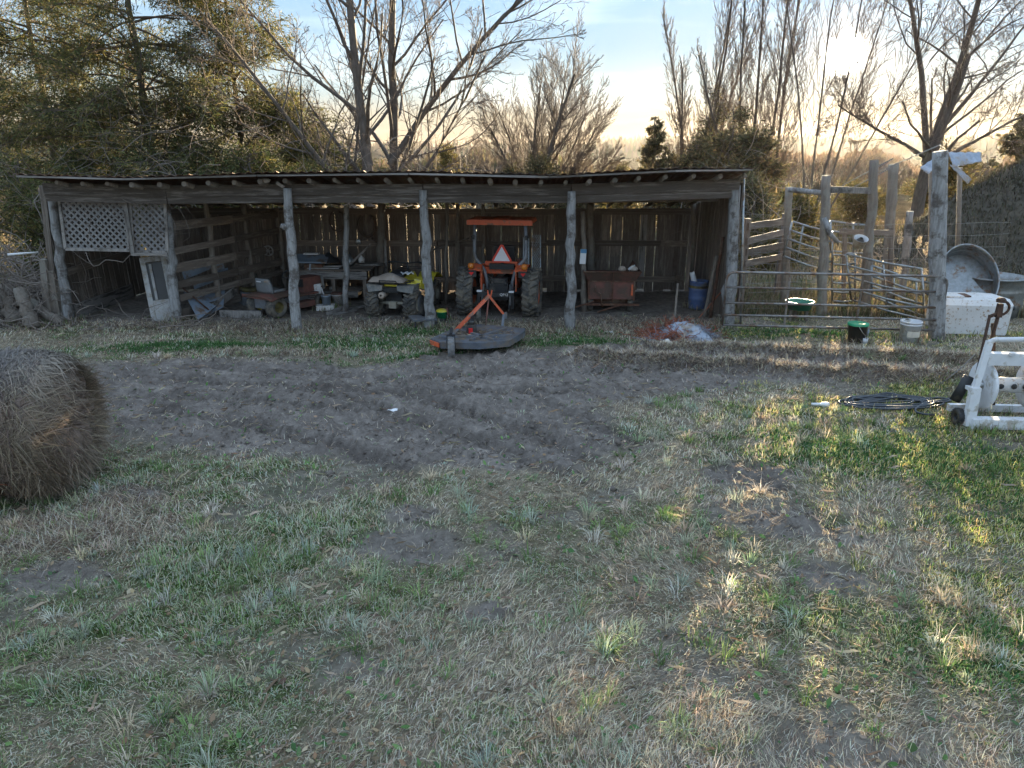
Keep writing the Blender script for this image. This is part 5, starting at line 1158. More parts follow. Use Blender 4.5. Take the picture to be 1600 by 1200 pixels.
fpost(1465, 528, 1469, 236, .125, 'tall thick pale pole at the right end of the tube gate', 'log', 0, 'gate_pole')
fpost(1283, 505, 1291, 274, .085, 'grey forked post left of the white feed bucket', 'log_dark', 1, Y_=13.0)
fpost(1226, 480, 1233, 292, .07, 'slim post at the left end of the corral header rail', 'log_dark', 2, Y_=13.6)
fpost(1352, 490, 1366, 250, .085, 'tall post at the right end of the corral header rail', 'log_dark', 3, Y_=13.4)
fpost(1383, 470, 1396, 256, .10, 'tall post behind the corral loading chute', 'log_dark', 4, Y_=15.0)
fpost(1412, 450, 1422, 330, .075, 'short squared post among the seed heads', 'plank_grey', 5, Y_=14.6)
fpost(1295, 345, 1308, 374, .05, 'dummy') if False else None
t = thing('header_rail', 'upper corral rail from the slim post to the forked post', 'rail', A3(1232, 296, 13.5)); b = MB(); logtube(b, (0, 0, 0), A3(1290, 302, 13.1) - A3(1232, 296, 13.5), .045, .045, 8, 8, 140, .01); b.build('rail', 'log', t)
t = thing('header_rail', 'upper corral rail from the forked post to the tall post', 'rail', A3(1290, 296, 13.1)); b = MB(); b.bar((0, 0, 0), A3(1366, 298, 13.4) - A3(1290, 296, 13.1), .11, .05); b.build('rail', 'plank_grey', t)
t = thing('brace_limb', 'crooked brace limb leaning on the forked post', 'brace', A3(1288, 340, 12.95)); b = MB(); b.tube([(0, 0, 0), A3(1296, 365, 12.9) - A3(1288, 340, 12.95), A3(1309, 378, 12.9) - A3(1288, 340, 12.95)], [.05, .045, .035], 8); b.build('limb', 'log', t)
# board fence going back from the shed
bf = thing('board_fence', 'weathered board fence running back from the shed corner', 'fence', Vector((A(1165, 470, 13.2)[0], 13.2, 0)))
fa, fb = Vector((A(1165, 400, 13.2)[0], 13.2, 0)), Vector((A(1222, 400, 14.4)[0], 14.4, 0))
for (ya_, yb2) in ((377, 362), (394, 383), (412, 401), (354, 345)):
    za = A(1165, ya_, 13.2)[1]; zb = A(1222, yb2, 14.4)[1]; plank('board', (fa.x, fa.y, za), (fb.x, fb.y, zb), .12, .03, 'plank', bf)
for q in (fa, fb): plank('post', (q.x, q.y + .06, -.05), (q.x, q.y + .06, 1.75), .10, .10, 'plank', bf)
# leaning galvanised gate section
def panel_gate(corners, Ys, nr, label, name='corral_panel', cat='gate', r_=.020, mids=(.4,)):
    tl, tr, bl_, br_ = (A3(*c, y) for c, y in zip(corners, Ys)); base = bl_.copy(); t = thing(name, label, cat, base)
    for s, (a, c) in enumerate(((tl, bl_), (tr, br_))): MB().tube([a - base, c - base], r_, 7).build('upright', 'galv', t)
    for m_ in mids: MB().tube([tl.lerp(tr, m_) - base, bl_.lerp(br_, m_) - base], r_ * .8, 7).build('upright', 'galv', t)
    for i in range(nr):
        f_ = i / (nr - 1); a = tl.lerp(bl_, f_); c = tr.lerp(br_, f_); mid_ = a.lerp(c, .5) - Vector((0, 0, .02)); MB().tube([a - base, mid_ - base, c - base], r_, 7).build('rail', 'galv', t)
    return t
panel_gate([(1238, 346), (1300, 362), (1224, 400), (1300, 425)], [13.3, 13.1, 13.3, 13.1], 5, 'galvanised gate section hung tilted beside the slim post', mids=(.28,))
panel_gate([(1322, 397), (1440, 420), (1330, 468), (1446, 500)], [13.2, 12.5, 13.2, 12.5], 5, 'galvanised corral panel sloping down behind the tube gate', mids=(.5,))
panel_gate([(1300, 398), (1336, 397), (1300, 470), (1336, 470)], [13.5, 13.5, 13.5, 13.5], 6, 'short level corral panel right of the forked post', mids=())
panel_gate([(1298, 345), (1362, 352), (1298, 392), (1362, 396)], [14.4, 14.4, 14.4, 14.4], 4, 'far galvanised panel between forked post and tall post', mids=(.55,))
panel_gate([(1362, 415), (1462, 445), (1362, 462), (1462, 500)], [13.0, 12.9, 13.0, 12.9], 4, 'low crooked corral panel before the tall gate pole', mids=(.35, .7))
# loading chute boards
ch = thing('loading_chute', 'low grey plank loading chute between the tall posts', 'chute', A3(1350, 440, 13.9))
for (a, c) in (((1312, 362), (1395, 364)),):
    plank('board', A3(a[0], a[1], 13.9), A3(c[0], c[1], 13.9), .10, .03, 'plank', ch)
for px in (1320, 1392): plank('stud', A3(px, 356, 13.94), A3(px - 2, 470, 13.94), .07, .05, 'plank', ch)
t = thing('mineral_feeder', 'small white feed bucket hung on the corral beside the chute', 'bucket', A3(1341, 384, 13.1)); MB().lathe([(0, 0), (.10, 0), (.12, .16), (.125, .16), (.11, .155), (.09, .02)], 18, Matrix.Rotation(.5, 4, 'X')).build('pail', 'white', t); MB().lathe([(.03, .165), (.07, .10), (0, .05)], 10, Matrix.Rotation(.5, 4, 'X')).build('inside', 'black', t)
# woven wire fence
wf = thing('wire_fence', 'woven wire fence stretched from shed corner past the tall gate pole', 'fence', Vector((A(1165, 500, 14.0)[0], 14.0, 0)))
b = MB(); xa = A(1165, 500, 13.0)[0]; xb = 9.4
lines = []
for z_ in (.15, .3, .46, .62, .80, .98, 1.18, 1.4, 1.62): lines.append((np.array([(xa + (xb - xa) * k_ / 12, 13.0 + .9 * k_ / 12 * (1 if k_ < 8 else 1), z_ + .012 * math.sin(k_ * 1.7 + z_ * 9)) for k_ in range(13)]), np.full(13, .0035)))
k_ = 0
for i in range(34):
    x = xa + (xb - xa) * i / 33; y = 13.0 + .9 * i / 33; lines.append((np.array([(x, y, .15), (x, y, .9), (x, y, 1.62)]), np.full(3, .0022)))
Vt, Ft = tubes_np(lines, 4); o = npmesh('wires', Vt - np.array(wf.location), [Ft], 'wire', parent=wf)
for px in (1560, 1700):
    x = A(px, 430, 13.6)[0]; plank('post', (x, 13.62, -.1), (x, 13.62, 1.75), .10, .10, 'log_dark', wf) if px > 1600 else None
# green tub, dark bucket with green lid, white bucket
g = GP(1272, 516) + Vector((0, .75, .22)); t = thing('green_feed_tub', 'shallow dull green tub hung behind the tube gate', 'tub', g); MB().lathe([(0, 0), (.19, 0), (.24, .13), (.255, .13), (.255, .145), (.235, .145), (.18, .02)], 28).build('tub', 'teal', t)
[MB().bar(p_, q_, .05, .05).build('leg', 'log_dark', t) for p_, q_ in (((-.15, 0, -.22), (-.14, 0, 0)), ((.15, 0, -.22), (.14, 0, 0)), ((0, .15, -.22), (0, .14, 0)))]
t = bucket(1337, 534, .29, .145, 'black', 'black bucket with a bright green lid on the ground before the gate', lid='green', handle=False, rim=False)
MB().tube([(-.05, -.15, .27), (.0, -.17, .19), (.07, -.17, .12), (.09, -.16, .08)], .006, 6).build('cord', 'wire', t)
t = thing('small_white_cup', 'small white cup hung at the foot of the black bucket', 'cup', GP(1346, 535) + Vector((.02, -.06, 0))); MB().lathe([(0, 0), (.04, 0), (.05, .085), (.043, .085), (.035, .01)], 16).build('cup', 'white', t)
t = thing('blue_bottle', 'small bluish bottle propped above the white cup', 'bottle', GP(1350, 532) + Vector((.01, -.04, .09)), rot=(0, .2, 0)); MB().lathe([(0, 0), (.022, 0), (.022, .07), (.01, .09), (.01, .11), (0, .11)], 12).build('bottle', 'blue_tin', t)
bucket(1419, 533, .345, .155, 'white', 'white plastic pail with a buff label near the tall gate pole', lbl='label')
# stained white chest tank
g = GP(1528, 524); t = thing('stained_chest', 'big rust-speckled white plastic chest lying behind the water hydrant', 'chest', g + Vector((0, .3, 0)), rotz=R(-8))
b = MB(); P8 = [(-.54, -.28), (.46, -.28), (.56, -.12), (.50, .42), (.3, .5), (-.5, .45)]
vs = [(x, y, .0) for x, y in P8] + [(x * 1.03, y * 1.03, .48) for x, y in P8] + [(x * .92, y * .9 + .02, .57) for x, y in P8]
fs = [tuple(reversed(range(6)))] + [(i, (i + 1) % 6, 6 + (i + 1) % 6, 6 + i) for i in range(6)] + [(6 + i, 6 + (i + 1) % 6, 12 + (i + 1) % 6, 12 + i) for i in range(6)] + [tuple(range(12, 18))]
b.add(vs, fs); b.build('body', 'white_dirty', t)
MB().box((-.35, .05, .59), (.3, .35, .03)).build('lid_pad', 'white_dirty', t); MB().box((-.15, .1, .585), (.2, .25, .02)).build('recess', 'rust', t)
MB().lathe([(.04, 0), (.04, .03), (0, .03)], 12, Matrix.Translation((.57, -.1, .42)) @ Matrix.Rotation(1.57, 4, 'Y')).build('drain', 'black', t)
# stock tanks
ca = A3(1515, 452, 12.9); t = thing('tilted_stock_tank', 'galvanised oval stock tank standing on edge behind the white chest', 'stock tank', Vector((ca.x, 13.15, ca.z + .02)), rot=(R(58), R(-6), R(-14)))
def oval(r1, r2, h_, th=.012):
    b = MB(); pr = [(1.0, 0), (1.0, h_ * .3), (1.012, h_ * .33), (1.0, h_ * .36), (1.0, h_ * .62), (1.012, h_ * .65), (1.0, h_ * .68), (1.0, h_), (1.03, h_), (1.03, h_ - .03)]
    n_ = 36
    b.grid(lambda u, v: (math.cos(u * 2 * math.pi) * r1 * pr[round(v * 9)][0], math.sin(u * 2 * math.pi) * r2 * pr[round(v * 9)][0], pr[round(v * 9)][1]), n_, 9, wrap=True)
    b.add([(math.cos(i * 2 * math.pi / n_) * r1, math.sin(i * 2 * math.pi / n_) * r2, .01) for i in range(n_)], [tuple(range(n_))]); return b
oval(.46, .62, .42).build('wall', 'galv', t, solid=.006)
g = A3(1548, 470, 13.3); t = thing('round_stock_tank', 'low galvanised stock tank standing behind the white chest', 'stock tank', Vector((g.x, 13.4, z1(g.x, 13.4)))); oval(.55, .55, .72).build('wall', 'galv', t, solid=.006)
# hydrant
g = GP(1511, 652); t = thing('water_hydrant', 'rust-brown yard hydrant with looped handle beside the hose reel', 'water hydrant', g)
top = A3(1513, 492, g.y) - g; zt_ = top.z
b = MB(); b.tube([(0, 0, -.05), (.01, 0, zt_ * .5), (.02, 0, zt_)], .016, 8); b.tube([(.0, 0, .02), (-.01, 0, .25)], .03, 8); b.build('supply_pipe', 'brown_iron', t)
b = MB(); b.tube([(.02, 0, zt_ - .02), (.06, 0, zt_ + .0), (.10, 0, zt_ + .02)], .02, 8); b.box((.11, 0, zt_ + .05), (.06, .055, .15), taper=.8); b.lathe([(.045, 0), (.05, .03), (.03, .05), (0, .05)], 12, Matrix.Translation((.11, 0, zt_ + .14))); b.build('head', 'brown_iron', t)
b = MB(); b.tube([(.13 + math.sin(a) * .085, 0, zt_ + .075 + math.cos(a) * .075) for a in [i * math.pi / 8 for i in range(9)]], .015, 7); b.build('handle', 'brown_iron', t)
b = MB(); p_ = GP(1534, 575) - g; b.tube([(.11, 0, zt_ - .03), (.115, .03, zt_ - .25), (.13, .12, .25), (.14, .15, 0)], .020, 8); b.build('riser', 'brown_iron', t)
g = GP(1552, 648); t = thing('iron_stake', 'square rusty iron stake standing behind the hose reel', 'stake', g); top = A3(1552, 505, g.y) - g; MB().bar((0, 0, -.05), top, .035, .03).build('stake', 'brown_iron', t)
# hose reel cart
g = GP(1512, 671); reel = thing('hose_reel', 'white hose reel cart with an empty drum at the yard edge', 'hose reel', g, rotz=R(-3)); s = 1.0; Wd = .95
hh = A3(1535, 536, g.y).z - g.z
for x in (0, Wd):
    b = MB(); b.bar((x, 0, .03), (x, .02, .46), .10, .07); b.bar((x, .02, .44), (x + (.10 if x == 0 else -.10), .10, hh), .06, .05); b.build('side_frame', 'white', reel)
b = MB(); b.tube([(.09, .10, hh - .05), (.10, .10, hh - .01), (.15, .10, hh + .012), (.5, .10, hh + .02), (Wd - .15, .10, hh + .012), (Wd - .10, .10, hh - .05)], .028, 8); b.build('handle', 'white', reel)
b = MB(); b.box((Wd / 2, .12, hh - .20), (Wd - .22, .10, .13)); b.build('storage_shelf', 'white', reel)
for x in (.33, .55, .77): MB().box((x, .055, hh - .135), (.05, .03, .03)).build('hook', 'white', reel)
MB().box((Wd / 2 + .03, .0, .065), (Wd + .04, .12, .11)).build('base_bar', 'white', reel)
MB().box((Wd / 2 + .03, .50, .065), (Wd, .06, .08)).build('base_bar', 'white', reel)
ry = Matrix.Rotation(math.pi / 2, 4, 'Y')
for x in (.22, .74):
    b = MB(); mm = Matrix.Translation((x, .26, .42)) @ ry; b.lathe([(.06, -.02), (.20, -.015), (.26, -.02), (.275, 0), (.26, .02), (.20, .015), (.06, .02)], 32, mm)
    b.build('drum_flange', 'white', reel)
MB().lathe([(0, 0), (.085, 0), (.085, .52), (0, .52)], 20, Matrix.Translation((.22, .26, .42)) @ ry).build('drum_core', 'white_dirty', reel)
for x in (.36, .50, .62): MB().lathe([(.03, 0), (.03, .012), (0, .012)], 10, Matrix.Translation((x, .172, .43)) @ Matrix.Rotation(math.pi / 2, 4, 'X')).build('drum_hole', 'black', reel)
MB().tube([(0, .26, .42), (Wd, .26, .42)], .02, 8).bar((.0, .26, .42), (.0, .0, .42), .04, .04).build('axle', 'white', reel)
wheel(reel, (-.07, .10, .095), .10, .07, .04, 'black', 20, .003, -1, 'black', chev=0)
wheel(reel, (Wd + .08, .1, .10), .125, .07, .06, 'white', 20, .003, 1, 'black', chev=0)
MB().lathe([(0, -.05), (.055, -.05), (.055, .09), (0, .09)], 14, Matrix.Translation((-.035, .22, .34)) @ Matrix.Rotation(.35, 4, 'Y') @ Matrix.Diagonal((1, 1, 2.2, 1))).build('hose_guide', 'black', reel)
# hose coil
g = GP(1390, 632); hs = thing('garden_hose', 'dark garden hose lying in loose coils left of the hose reel', 'hose', g)
pts = []; rn = random.Random(4)
st_ = GP(1312, 634) - g; pts += [st_, st_.lerp(Vector((-.25, .15, 0)), .5) + Vector((0, .08, 0))]
for i in range(9 * 14):
    a = math.pi * .9 - i / 14 * 2 * math.pi; k_ = i / (9 * 14); rx_ = .46 - .10 * math.sin(k_ * 17); ry_ = .20 - .06 * math.cos(k_ * 23)
    pts.append(Vector((math.cos(a) * rx_ + .08 * math.sin(i * .11), math.sin(a) * ry_ + .05 * math.sin(i * .07), 0)))
for i in range(22):
    a = math.pi - i / 14 * 2 * math.pi; pts.append(Vector((.55 + math.cos(a) * .17, .02 + math.sin(a) * .09, 0)))
e1 = GP(1430, 650) - g; e2 = GP(1475, 655) - g; e3 = GP(1502, 636) - g
pts += [Vector((.35, -.1, 0)), e1, e2, e3]
P2 = []
for i, p in enumerate(pts): zz = z1(g.x + p.x, g.y + p.y) - g.z + .014 + .012 * (i % 14) / 14 + .018 * (i / len(pts)); P2.append((p.x, p.y, zz))
cu = [];  # smooth with Catmull-Rom
PV = [Vector(p) for p in P2]
for i in range(1, len(PV) - 2):
    for k_ in range(3):
        t_ = k_ / 3; p0_, p1_, p2_, p3_ = PV[i - 1:i + 3]; cu.append(.5 * ((2 * p1_) + (p2_ - p0_) * t_ + (2 * p0_ - 5 * p1_ + 4 * p2_ - p3_) * t_ ** 2 + (3 * p1_ - p0_ - 3 * p2_ + p3_) * t_ ** 3))
MB().tube(cu, .0125, 7).build('hose', 'hose', hs)
g2 = GP(1281, 635); t = thing('hose_nozzle', 'white plastic spray head at the free end of the hose', 'nozzle', g2 + Vector((0, 0, .02)), rotz=-.1); MB().lathe([(0, -.1), (.018, -.1), (.02, .0), (.03, .03), (.032, .1), (0, .1)], 12, ry).build('nozzle', 'white', t)
t = thing('thin_hose', 'thin pale hose running out left from the hose reel', 'hose', GP(1478, 606)); MB().tube([GP(x, y) - GP(1478, 606) + Vector((0, 0, z)) for x, y, z in ((1466, 604, .01), (1478, 602, .03), (1495, 600, .10), (1513, 602, .30))], .007, 6).build('hose', 'wire', t)

# ------------------------------------------------------------------ hay bale
cy_ = 6.05; cx1 = A(98, 700, cy_)[0]; RB = .64; LB = 1.35
hb = thing('hay_bale', 'big round bale of old hay on the left, fraying at its end', 'hay bale', (cx1 - LB / 2, cy_, z1(cx1 - .6, cy_)), rotz=R(4))
def bale(u, v):
    a = v * 2 * math.pi; x = (u - .5) * LB; n_ = mnoise.noise((x * 3.5, math.cos(a) * 3.2, math.sin(a) * 3.2)); n2 = mnoise.noise((x * 11, math.cos(a) * 12, math.sin(a) * 12))
    e = 1 - .08 * max(0, (u - .8) / .2) ** 2; r = RB * e * (1 + .11 * n_ + .06 * n2)
    z = math.sin(a) * r; 
    if z < 0: z *= .93
    return (x, math.cos(a) * r * (1.04 if z < 0 else 1), z + RB * .93)
b = MB(); nu = 70; b.grid(bale, nu, 90)
capc = len(b.v); b.grid(lambda u, v: tuple(Vector(bale(1.0, v)).lerp(Vector((LB / 2 + .08, 0, RB * .9)), u) + Vector((.04 * math.sin(u * 3.14) + .05 * mnoise.noise((u * 9, v * 30, 2)) + .05 * math.sin(u * 3.1), 0, 0))), 12, 90)
b.grid(lambda u, v: tuple(Vector(bale(0.0, 1 - v)).lerp(Vector((-LB / 2, 0, RB * .9)), u)), 2, 90)
M['bale'] = mat('weathered_hay', (.21, .15, .12), (.075, .052, .043), .95, 0, scale=7, bump=.9, stretch=(3.5, 1, 1), c3=(.15, .11, .085), amt=.3, scale3=5)
b.build('packed_hay', 'bale', hb)
def strawset(n, sd, ends=False, top=False):
    rn = np.random.default_rng(sd); out = []
    a = rn.uniform(0, 2 * math.pi, n); u = rn.random(n) ** (.6)
    if ends: u = np.clip(rn.normal(.95, .07, n), 0, 1.0); capk = rn.random(n) < .55; u = np.where(capk, 1.0, u)
    x = (u - .5) * LB; e = 1 - .08 * np.maximum(0, (u - .8) / .2) ** 2
    nz = fbm(x * 3, a * 3, 7, 3) - .5; r = RB * e * (1.015 + .10 * nz)
    if ends: q_ = np.where(capk, rn.random(n) ** .5, 1.0); r = r * q_; x = x + np.where(capk, .05 * np.sin((1 - q_) * 3.0), 0)
    z = np.sin(a) * r; z = np.where(z < 0, z * .93, z)
    P = np.stack([x, np.cos(a) * r, z + RB * .93], 1)
    P += rn.normal(0, .012, (n, 3)); tang = np.stack([np.zeros(n), -np.sin(a), np.cos(a)], 1); nor = np.stack([np.zeros(n), np.cos(a), np.sin(a)], 1); ax = np.array([[1.0, 0, 0]])
    th = rn.normal(0, .55, n) + (math.pi * (rn.random(n) < .5)); d = tang * np.cos(th)[:, None] + ax * np.sin(th)[:, None] + nor * rn.uniform(-.12, .22, n)[:, None]
    if ends: d = d * .8 + ax * rn.uniform(0, 1.0, n)[:, None] + np.array([[0, 0, -.35]])
    d /= np.linalg.norm(d, axis=1, keepdims=True); L = rn.uniform(.04, .15, n) * (1.5 if ends else 1) * (1 + 1.0 * (rn.random(n) < .08))
    sd_ = np.cross(d, nor); sd_ /= np.linalg.norm(sd_, axis=1, keepdims=True) + 1e-6; w = rn.uniform(.0012, .0040, n)[:, None]
    P1 = P + d * (L * .5)[:, None]; P2 = P1 + (d + np.array([[0, 0, -.25]]) + rn.normal(0, .2, (n, 3))) * (L * .5)[:, None]
    V = np.stack([P - sd_ * w, P + sd_ * w, P1 - sd_ * w, P1 + sd_ * w, P2], 1).reshape(-1, 3); V[:, 2] = np.maximum(V[:, 2], .01)
    bi = (np.arange(n) * 5)[:, None]; c = pick([(.20, .145, .105), (.12, .085, .065), (.28, .22, .16), (.08, .056, .044), (.17, .13, .11)], n)
    topk = np.clip((P[:, 2] - RB * 1.5) / .3, 0, 1)[:, None]; c = c * (1 - .5 * topk) + np.array([[.30, .29, .28]]) * .5 * topk + (.12 if ends else 0) * np.array([[1, .85, .6]])
    return V, bi + np.array([[0, 1, 3, 2]]), bi + np.array([[2, 3, 4]]), np.repeat(c, 5, 0)
v_, f4, f3, c_ = strawset(26000, 3); npmesh('loose_straws', v_, [f4, f3], 'hay', c_, parent=hb, kind='stuff')
v_, f4, f3, c_ = strawset(15000, 4, True); npmesh('frayed_straws', v_, [f4, f3], 'hay', c_, parent=hb, kind='stuff')
for i, (u, a0, a1) in enumerate([(.60, 2.6, 4.3), (.80, 2.9, 3.9), (.72, 3.5, 4.5)]):
    P_ = []
    for k_ in range(16):
        a = a0 + (a1 - a0) * k_ / 15; q = Vector(bale(u + .05 * math.sin(k_ * .5 + i), a / (2 * math.pi))); P_.append(q + Vector((.0, -.012, .0)))
    MB().tube([q * 1.0 + Vector((0, -.03, 0)) for q in P_], .005, 5).build('twine', 'twine', hb)

# ------------------------------------------------------------------ wood pile at the left
g = GP(95, 505); t = thing('split_stump', 'tall splintered log leaning against the left corner of the shed', 'log', g + Vector((-.15, .1, 0)))
for i, (dx, w_) in enumerate(((-.10, .13), (.02, .16), (.12, .10))):
    m_, L_ = orient((dx, .05 * i, -.02), A3(68 + i * 9, 405 + i * 18, g.y + .1) - Vector(t.location) + Vector((0, .05 * i, 0))); MB().box((0, 0, L_ / 2), (w_, .13, L_), m_, taper=.75).build('splinter', 'log_dark', t)
for i, (a_, c_, r_, lb) in enumerate([((52, 515), (30, 450), .12, 'thick short stump leaning in the wood pile at far left'), ((88, 512), (38, 462), .09, 'thick branch slanting down through the wood pile'), ((8, 512), (4, 448), .13, 'dark upright stump at the left edge of the picture'), ((75, 515), (20, 505), .10, 'low log lying at the foot of the wood pile')]):
    p = GP(*a_) + Vector((0, .15 * i, 0)); q = A3(c_[0], c_[1], p.y + .25); t = thing('log', lb, 'log', p); b = MB(); logtube(b, (0, 0, 0), q - p, r_, r_ * .8, 10, 9, 150 + i, .04, 4); b.build('trunk', 'log_dark', t)
t = thing('white_pipe', 'thin white pipe sticking out of the brush left of the shed', 'pipe', A3(12, 398, 12.3)); MB().tube([(0, 0, 0), A3(60, 394, 12.5) - A3(12, 398, 12.3)], [.022, .014], 7).build('pipe', 'white', t)
def tangle(n, c, s, L, r_, sd, k_=7, up=.2, wob=.35):
    rn = np.random.default_rng(sd); out = []
    for i in range(n):
        p = np.array(c) + rn.normal(0, 1, 3) * s; p[2] = abs(p[2] - .02) + .02; d = rn.normal(0, 1, 3) * (1, .6, .5) + (0, 0, up); d /= np.linalg.norm(d); l_ = L * rn.uniform(.4, 1.3); P = [p]
        for j in range(k_ - 1): d = d + rn.normal(0, wob, 3); d[2] -= .05; d /= np.linalg.norm(d); q = P[-1] + d * l_ / k_; q[2] = max(q[2], .02); P.append(q)
        r0 = r_ * rn.uniform(.5, 1.6); out.append((np.array(P), np.linspace(r0, r0 * .4, k_)))
    return out
ls = tangle(420, (-8.95, 12.8, .3), (.38, .3, .40), 1.1, .009, 21) + tangle(300, (-9.6, 13.2, .3), (.8, .5, .4), 1.2, .009, 22) + tangle(60, (-6.4, 12.15, .02), (.9, .12, .03), .8, .008, 23, up=0) + tangle(40, (-8.4, 12.2, .03), (.5, .12, .04), .8, .012, 24, up=0)
Vt, Ft = tubes_np(ls, 4); o = npmesh('brush_pile', Vt, [Ft], 'vine', kind='stuff'); tag(o, 'tangled heap of dead branches beside the shed corner', 'brush')
# vine hanging under the lattice
t = thing('hanging_vine', 'pale dead vine looping under the lattice in the first bay', 'vine', A3(130, 393, 12.4)); MB().tube([A3(x, y, 12.38) - A3(130, 393, 12.4) for x, y in ((134, 393), (138, 405), (146, 416), (155, 414), (165, 406), (180, 407), (192, 410), (200, 402), (206, 396))], .009, 6).build('stem', 'vine', t)
ls = tangle(26, (-5.9, 12.2, 1.9), (.25, .05, .2), .9, .004, 31, up=-.5) + tangle(16, (-7.3, 12.3, 1.9), (.3, .03, .15), .6, .004, 32, up=-.3)
Vt, Ft = tubes_np(ls, 4); o = npmesh('dry_creeper', Vt, [Ft], 'vine', kind='stuff'); tag(o, 'wispy dry creeper hanging over the lattice and second post', 'creeper')
# ------------------------------------------------------------------ earth bank at right
nb_ = (90, 34); xs_ = np.linspace(8.3, 34, nb_[0]); ys_ = np.linspace(15.5, 28, nb_[1]); BX, BY = np.meshgrid(xs_, ys_)
prof_ = sstep(9.2, 15.5, BX + .5 * np.sin(BY)) ; cs = np.exp(-((BY - 20.5) / 3.2) ** 2)
BZ = -.25 + (2.95 + .35 * fbm(BX * .5, BY * .5, 5, 3)) * prof_ * np.maximum(cs, 0) + (fbm(BX * 1.6, BY * 1.6, 6, 4) - .5) * .35 * prof_
ib = np.arange(BX.size).reshape(BX.shape); Fb = np.stack([ib[:-1, :-1], ib[:-1, 1:], ib[1:, 1:], ib[1:, :-1]], -1).reshape(-1, 4)
M['bank'] = mat('dead_grass_bank', (.085, .07, .05), (.055, .047, .035), .95, 0, scale=5, bump=.9, vary=0)
tag(npmesh('earth_bank', np.stack([BX.ravel(), BY.ravel(), BZ.ravel()], 1), [Fb], 'bank', None, True), 'dark rough earth bank behind the wire fence', kind='structure')
def bankz(x, y):
    p = sstep(9.2, 15.5, x + .5 * np.sin(y)); c = np.exp(-((y - 20.5) / 3.2) ** 2); return -.25 + (2.95 + .35 * fbm(x * .5, y * .5, 5, 3)) * p * c + (fbm(x * 1.6, y * 1.6, 6, 4) - .5) * .35 * p
n = 30000; X = NP.uniform(8.6, 19, n); Y = NP.uniform(16, 21.5, n)
blades('bank_grass', X, Y, NP.uniform(.07, .24, n), NP.uniform(.4, 1.4, n), NP.uniform(0, 6.28, n), NP.uniform(.006, .012, n), pick([(.10, .08, .055), (.07, .06, .042), (.14, .115, .075), (.07, .075, .04)], n), 'hay', Z=bankz(X, Y) - .02, label='rough dead grass on the dark bank', cat='grass')
# rough field grass behind shed and corral
n = 42000; Y = NP.uniform(16.3, 34, n); X = NP.uniform(-1.05, 1.05, n) * Y
blades('field_grass', X, Y, NP.uniform(.10, .38, n), NP.uniform(.1, .9, n), NP.uniform(0, 6.28, n), NP.uniform(.006, .014, n), pick([(.30, .23, .13), (.22, .17, .10), (.36, .28, .17), (.12, .13, .06)], n), 'hay', label='tall tan field grass behind the shed', cat='grass')
n = 15000; Y = NP.uniform(12.9, 15.6, n); X = NP.uniform(4.1, 9.5, n)
blades('corral_weeds', X, Y, NP.uniform(.06, .32, n), NP.uniform(.1, 1.0, n), NP.uniform(0, 6.28, n), NP.uniform(.004, .009, n), pick([(.22, .17, .10), (.15, .12, .075), (.10, .13, .05), (.28, .22, .14)], n), 'hay', label='weeds and trampled grass inside the corral', cat='weeds')
# seed heads
for i, (px, py) in enumerate([(1406, 372), (1436, 378), (1448, 388), (1391, 392), (1444, 430), (1404, 424)]):
    c = A3(px, py, 14.2); x, y = c.x, c.y; zb = z1(x, y)
    t = thing('seed_head', ['broad feathery seed head left of the squared post', 'tall pale seed head right of the squared post', 'ragged seed head leaning toward the gate pole', 'dim round seed head beside the chute boards', 'bright low seed head beside the gate pole', 'dull seed head among the corral rails'][i], 'weed', (x, y, zb), group='dry seed heads in the corral')
    MB().tube([(0, 0, 0), (.02, 0, (c.z - zb) * .6), (0, 0, c.z - zb)], .004, 5).build('stem', 'vine', t)
    nn = 130; a = NP.uniform(0, 6.28, nn); h_ = NP.uniform(-.12, .12, nn); r_ = .05 * np.sqrt(np.clip(1 - (h_ / .13) ** 2, 0, 1)) * NP.random(nn) ** .4
    P = np.stack([np.cos(a) * r_, np.sin(a) * r_, h_ + c.z - zb], 1); Vv = P[:, None, :] + NP.normal(0, .014, (nn, 3, 3)); npmesh('plume', Vv.reshape(-1, 3), [np.arange(nn * 3).reshape(-1, 3)], 'hay', np.repeat(pick([(.5, .42, .3), (.4, .33, .24)], nn), 3, 0), parent=t, kind='stuff')
# crumpled sheet metal lying over the bank behind the pole
t = thing('crumpled_roofing', 'crumpled pale sheet of roofing lying behind the tall gate pole', 'sheet metal', A3(1500, 260, 15.4))
for q in ([(1437, 262, 15.2), (1470, 240, 15.6), (1482, 246, 15.5), (1450, 272, 15.1)], [(1482, 238, 15.4), (1533, 238, 15.8), (1534, 252, 15.6), (1490, 262, 15.2)], [(1484, 258, 15.2), (1494, 258, 15.3), (1518, 280, 15.2), (1512, 288, 15.1)]):
    P = [A3(*p) - Vector(t.location) for p in q]; b = MB(); b.grid(lambda u, v: tuple(P[0].lerp(P[1], u).lerp(P[3].lerp(P[2], u), v) + Vector((0, 0, .012 * math.sin((u + v) * 22)))), 12, 8); b.build('sheet', 'netwrap', t, solid=.006)
b = MB(); P = [A3(*p) - Vector(t.location) for p in ((1500, 262, 15.9), (1496, 430, 15.9))]; b.tube(P, .05, 8); b.tube([A3(1455, 262, 15.6) - Vector(t.location), A3(1455, 430, 15.6) - Vector(t.location)], .05, 8); b.build('prop', 'log_dark', t)
